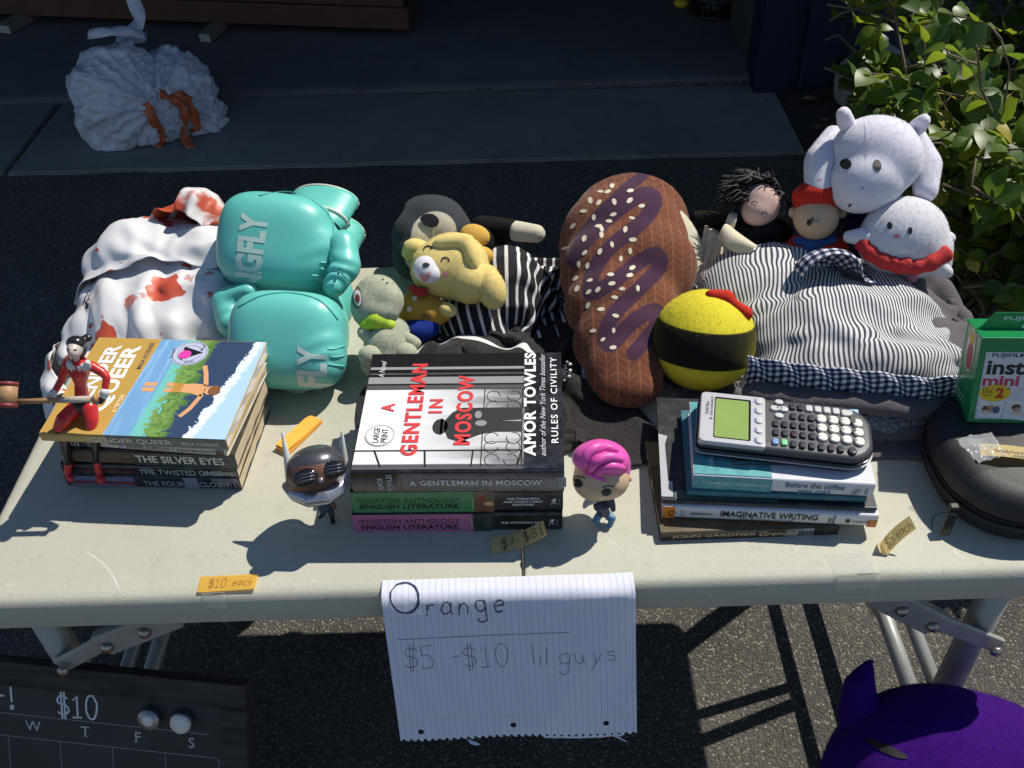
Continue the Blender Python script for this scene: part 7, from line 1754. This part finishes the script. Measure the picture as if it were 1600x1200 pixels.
for x, y, rt in ((477, 747, 20), (520, 734, 10)):
    bvg = bvh_of(hd, hl); e_ = blob('eye_guard', [cellon(bvg, x, y, 22, 15, 10, rt)], M_CBLK, p, .0016, 3)
    for k_ in (-5, 0, 5): bvr = bvh_of(e_); tube('guard_rib', [hit(bvr, x-15, y+k_+4+rt*.1), hit(bvr, x-6, y+k_), hit(bvr, x+6, y+k_-2), hit(bvr, x+15, y+k_-3-rt*.05)], .0011, M_HEL, e_, 6)
blob('nose_gem', [cellon(bvh_of(hd, hl), 501, 750, 5, 5, 4)], M_SILV, p, .0014, 1)
for a_, c_ in (((455, 748, hh-.006, 9), (441, 676, hh+.038, 2.4)), ((537, 728, hh-.004, 9), (534, 674, hh+.038, 2.4))): blob('horn', pcap(a_, c_, 26), M_IVORY, p, .0014, 3)
blob('torso', [cy(508, 790, 13, 12, 11)], M_NVYV, p, .002, 4); blob('arm', pcap((496, 786, .035, 5), (492, 796, .028, 4)), M_GRYV, p, .0018, 3); blob('arm', pcap((519, 786, .035, 5), (523, 794, .028, 4)), M_BRNV, p, .0018, 3)
for pts in (((505, 797, 6), (503, 804, 5), (499, 808, 4)), ((517, 798, 6), (519, 808, 5), (521, 820, 4))):
    lg = []
    for (x0, y0, r0), (x1, y1, r1) in zip(pts, pts[1:]): lg += cap(aty(x0, y0, yb), r0*mpp(cc), aty(x1, y1, yb-.003), r1*mpp(cc))
    blob('leg', lg, M_CBLK, p, .0018, 3)
# seated action figure with a wooden mallet
M_FR = pmat('figure_red', (.55, .018, .020), .32, .05, 60, coat=.15); M_FB = pmat('figure_black', (.014, .014, .016), .28, .1, 60, coat=.2); M_FW = pmat('figure_white', (.62, .62, .62), .4, .05, 60); M_FS = pmat('figure_skin', (.60, .47, .42), .4, .04, 60)
p = thing('action_figure', 'jointed red and black action figure seated on the left book stack', 'figurine', at(128, 640, T+.097))
yf = at(130, 648, T+.099).y
def fj(px, py, dy=0.): return aty(px, py, yf+dy)
def limb(name, pts, mat, par=p, vox=.0016):
    lg = []; k = mpp(fj(120, 640))
    for (a_, r0), (c_, r1) in zip(pts, pts[1:]): lg += cap(a_, r0*k, c_, r1*k)
    return blob(name, lg, mat, par, vox, 3)
limb('torso', [(fj(128, 618), 11), (fj(126, 598), 9), (fj(124, 580, .002), 15), (fj(124, 568, .002), 13)], M_FR)
limb('pelvis', [(fj(120, 636), 13), (fj(140, 634), 13)], M_FB)
limb('neck', [(fj(120, 566), 5), (fj(119, 552), 5)], M_FS)
hd = blob('head', [cell(117, 545, 0, 12, 15, 13, 0, y=yf-.002), cell(115, 550, 0, 9, 11, 10, 0, y=yf-.008)], M_FS, p, .0014, 4)
blob('hair', [cell(119, 536, 0, 15, 12, 15, 0, y=yf+.004), cell(127, 545, 0, 9, 14, 12, 0, y=yf+.008), cell(137, 528, 0, 8, 7, 7, 0, y=yf+.012)], M_FB, hd, .0016, 4)
for x in (110, 119): camdrape('eye', disc2(0, 0, 2.2, 1.4, 10), x, 547, .2, bvh_of(hd), M_EYE, hd, lift=.0003, edge=.002)
for i in range(7):
    a_ = R(200+i*25); q = fj(122+15*math.cos(a_), 566-7*math.sin(a_), -.004); blob('collar_point', cap(q, .0036, q+Vector((.002*math.cos(a_), -.002, -.006)), .0012, 8), M_FW, p, .0012, 2)
limb('upper_arm', [(fj(143, 572), 8), (fj(160, 582, -.004), 7), (fj(167, 590, -.008), 6)], M_FR); limb('forearm', [(fj(167, 590, -.008), 6), (fj(163, 614, -.018), 5)], M_FR)
limb('glove_cuff', [(fj(163, 613, -.018), 7.5), (fj(163, 617, -.018), 7)], M_FW); limb('hand', [(fj(162, 620, -.018), 5.5), (fj(157, 627, -.02), 5.5)], M_FB)
limb('upper_arm', [(fj(104, 572), 8), (fj(97, 590, -.002), 6.5)], M_FR); limb('forearm', [(fj(97, 592, -.002), 6), (fj(82, 618, -.014), 5)], M_FR)
limb('glove_cuff', [(fj(82, 615, -.015), 7.5), (fj(80, 619, -.015), 7)], M_FW); limb('hand', [(fj(79, 622, -.016), 6), (fj(76, 627, -.017), 5)], M_FB)
limb('thigh', [(fj(116, 640, -.003), 13), (fj(100, 655, -.014), 12), (fj(92, 668, -.020), 9)], M_FR); limb('shin', [(fj(93, 672, -.020), 9), (fj(101, 690, -.021), 8.5), (fj(106, 724, -.022), 6)], M_FB); limb('boot', [(fj(107, 726, -.022), 7), (fj(106, 740, -.024), 6), (fj(110, 748, -.032), 6)], M_FR)
limb('thigh', [(fj(140, 638, -.003), 13), (fj(143, 655, -.012), 11), (fj(143, 668, -.018), 8.5)], M_FR); limb('shin', [(fj(145, 672, -.018), 8), (fj(149, 690, -.019), 8), (fj(151, 722, -.020), 5.5)], M_FB); limb('boot', [(fj(152, 724, -.020), 7), (fj(155, 738, -.022), 6.5), (fj(158, 750, -.030), 7)], M_FR)
m, nb, b = blank('mallet_wood', .5, .4); tc = nb.new('ShaderNodeTexCoord').outputs['Object']; mp = nb.new('ShaderNodeMapping'); mp.inputs['Scale'].default_value = (40, 40, 900); nb.l.new(tc, mp.inputs[0]); nb.l.new(nb.mix(nb.noise(mp.outputs[0], 1., 3), (.26, .13, .06), (.52, .31, .15)), b.inputs['Base Color']); M_MAL = m
h0, h1 = fj(150, 623, -.026), fj(20, 628, -.026)
ml = thing('toy_mallet', 'tiny wooden toy mallet held by the seated figure', 'toy mallet', h0.lerp(h1, .5))
tube('handle', [h0, h0.lerp(h1, .5), h1], .0030, M_MAL, ml, 10); tube('handle_wrap', [h0.lerp(h1, .06), h0.lerp(h1, .42)], .0036, pmat('cord_wrap', (.55, .48, .40), .8, .3, 900, bump=.8, bscale=900), ml, 10); tube('end_knob', [h0+(h0-h1)*.02, h0.lerp(h1, .03)], .0042, M_MAL, ml, 10)
hc_ = fj(12, 617, -.026); ud = (UPV*.99+FWD*.1).normalized(); kk = mpp(hc_)
tube('mallet_head', [hc_-ud*17*kk, hc_+ud*17*kk], .0098, M_MAL, ml, 20)
for s_ in (-1, 1): tube('head_band', [hc_+ud*(s_*14*kk), hc_+ud*(s_*20*kk)], .0103, pmat('mallet_red', (.20, .025, .03), .5), ml, 20)

# ================================================================== rubbish bag on the apron
m, nb, b = blank('bag_plastic', .35, .5); b.inputs['Base Color'].default_value = (.78, .80, .86, 1)
tr = nb.new('ShaderNodeBsdfTranslucent'); tr.inputs[0].default_value = (.62, .64, .7, 1); mx = nb.new('ShaderNodeMixShader'); mx.inputs[0].default_value = .25
nb.l.new(b.outputs[0], mx.inputs[1]); nb.l.new(tr.outputs[0], mx.inputs[2]); nb.l.new(mx.outputs[0], m.node_tree.nodes['Material Output'].inputs[0]); M_BAG = m
bagc = at(232, 235, .012); p = thing('rubbish_bag', 'full white plastic rubbish bag with orange drawstrings on the concrete', 'rubbish bag', (bagc.x, bagc.y+.15, .012))
bb = Vector((bagc.x, bagc.y+.13, .012))
def be(px, py, rx, ry, rd, dy=0.): return cell(px, py, 0, rx, ry, rd, 0, y=bb.y+dy)
me = blob_mesh([be(195, 150, 80, 80, 80), be(225, 165, 90, 74, 80, .02), be(270, 150, 68, 72, 66, .05), be(310, 185, 46, 44, 40, .04), be(185, 195, 60, 50, 55, -.03), be(345, 190, 14, 14, 14, .04)], .007, 14)
knot = aty(233, 148, bb.y-.18); x_, y_ = RGT, UPV
def rdg(q, z): return max(0., 1-abs(noise.noise(Vector((q.x, q.y, q.z+z))))*2.4)
for v in me.vertices:
    d = v.co-knot; r = math.hypot(d.dot(RGT), d.dot(UPV)); a = math.atan2(d.dot(UPV), d.dot(RGT))
    w = math.exp(-(r/.22)**2); f_ = (1-abs(math.sin(a*7.5+1.6*noise.noise(v.co*5))))**2+.6*(1-abs(math.sin(a*15+2+noise.noise(v.co*8))))**2
    v.co += v.normal*((f_-.5)*.030*w*min(1, r/.03)+.022*rdg(v.co*7, 3)**2+.012*rdg(v.co*15, 1)**2+.005*rdg(v.co*34, 5)-.014)
    if r < .05: v.co += FWD*(.035*(1-r/.05))
    v.co.z = max(v.co.z, .0135)
o = finish('bag_body', me, M_BAG, p, True, True)
q = o.modifiers.new('s', 'SUBSURF'); q.levels = 1; q.render_levels = 1
M_ORG = pmat('orange_drawstring', (.52, .11, .035), .4, .12, 60)
bvb = bvh_of(o)
def strap(name, pts, wid, mat, par, twist=.8, seed=0., snap=True):
    P = smooth_line([tuple(q) for q in pts], 7); v, f = [], []
    for i, q in enumerate(P):
        q = Vector(q); d = Vector(P[min(i+1, len(P)-1)])-Vector(P[max(i-1, 0)]); d.normalize(); s_ = d.cross(FWD).normalized(); t = twist*math.sin(i*.55+seed); s2 = (s_*math.cos(t)-FWD*math.sin(t))
        v += [q+s2*wid/2, q-FWD*.006*math.sin(i*.9), q-s2*wid/2]
    for i in range(len(P)-1): f += [(3*i, 3*i+1, 3*i+4, 3*i+3), (3*i+1, 3*i+2, 3*i+5, 3*i+4)]
    o = from_py(name, v, f, mat, par, True, True); q = o.modifiers.new('t', 'SOLIDIFY'); q.thickness = .001; return o
def onbag(px, py, out=.012):
    h_ = bvb.ray_cast(EYE, ray(px, py).normalized()); return (h_[0] if h_[0] else aty(px, py, bb.y-.1))-FWD*out
strap('drawstring', [onbag(230, 162), onbag(243, 190, .02), onbag(256, 215, .02), onbag(248, 228), onbag(262, 245, .02), onbag(276, 248, .02)], .032, M_ORG, p, .7, 1.)
strap('drawstring', [onbag(252, 148), onbag(275, 158, .02), onbag(292, 180, .02), onbag(286, 205), onbag(298, 228, .02), onbag(314, 243, .02)], .030, M_ORG, p, .8, 2.)
strap('drawstring', [onbag(275, 156, .02), onbag(292, 154, .03), onbag(303, 170, .03), onbag(312, 200, .03), onbag(300, 208, .02)], .030, M_ORG, p, .8, .3)
ps = thing('plastic_strip', 'curled white plastic strip hanging down behind the rubbish bag', 'plastic strip', aty(205, 40, bb.y+.15))
strap('strip_curl', [aty(137, 54, bb.y+.05), aty(165, 50, bb.y+.02), aty(198, 49, bb.y+.05), aty(228, 57, bb.y+.10), aty(205, 62, bb.y+.12), aty(182, 58, bb.y+.12)], .030, M_BAG, ps, .25, 0.)
strap('strip_tail', [aty(208, 50, bb.y+.10), aty(218, 30, bb.y+.12), aty(210, 5, bb.y+.14), aty(200, -22, bb.y+.16)], .042, M_BAG, ps, .3, 1.)
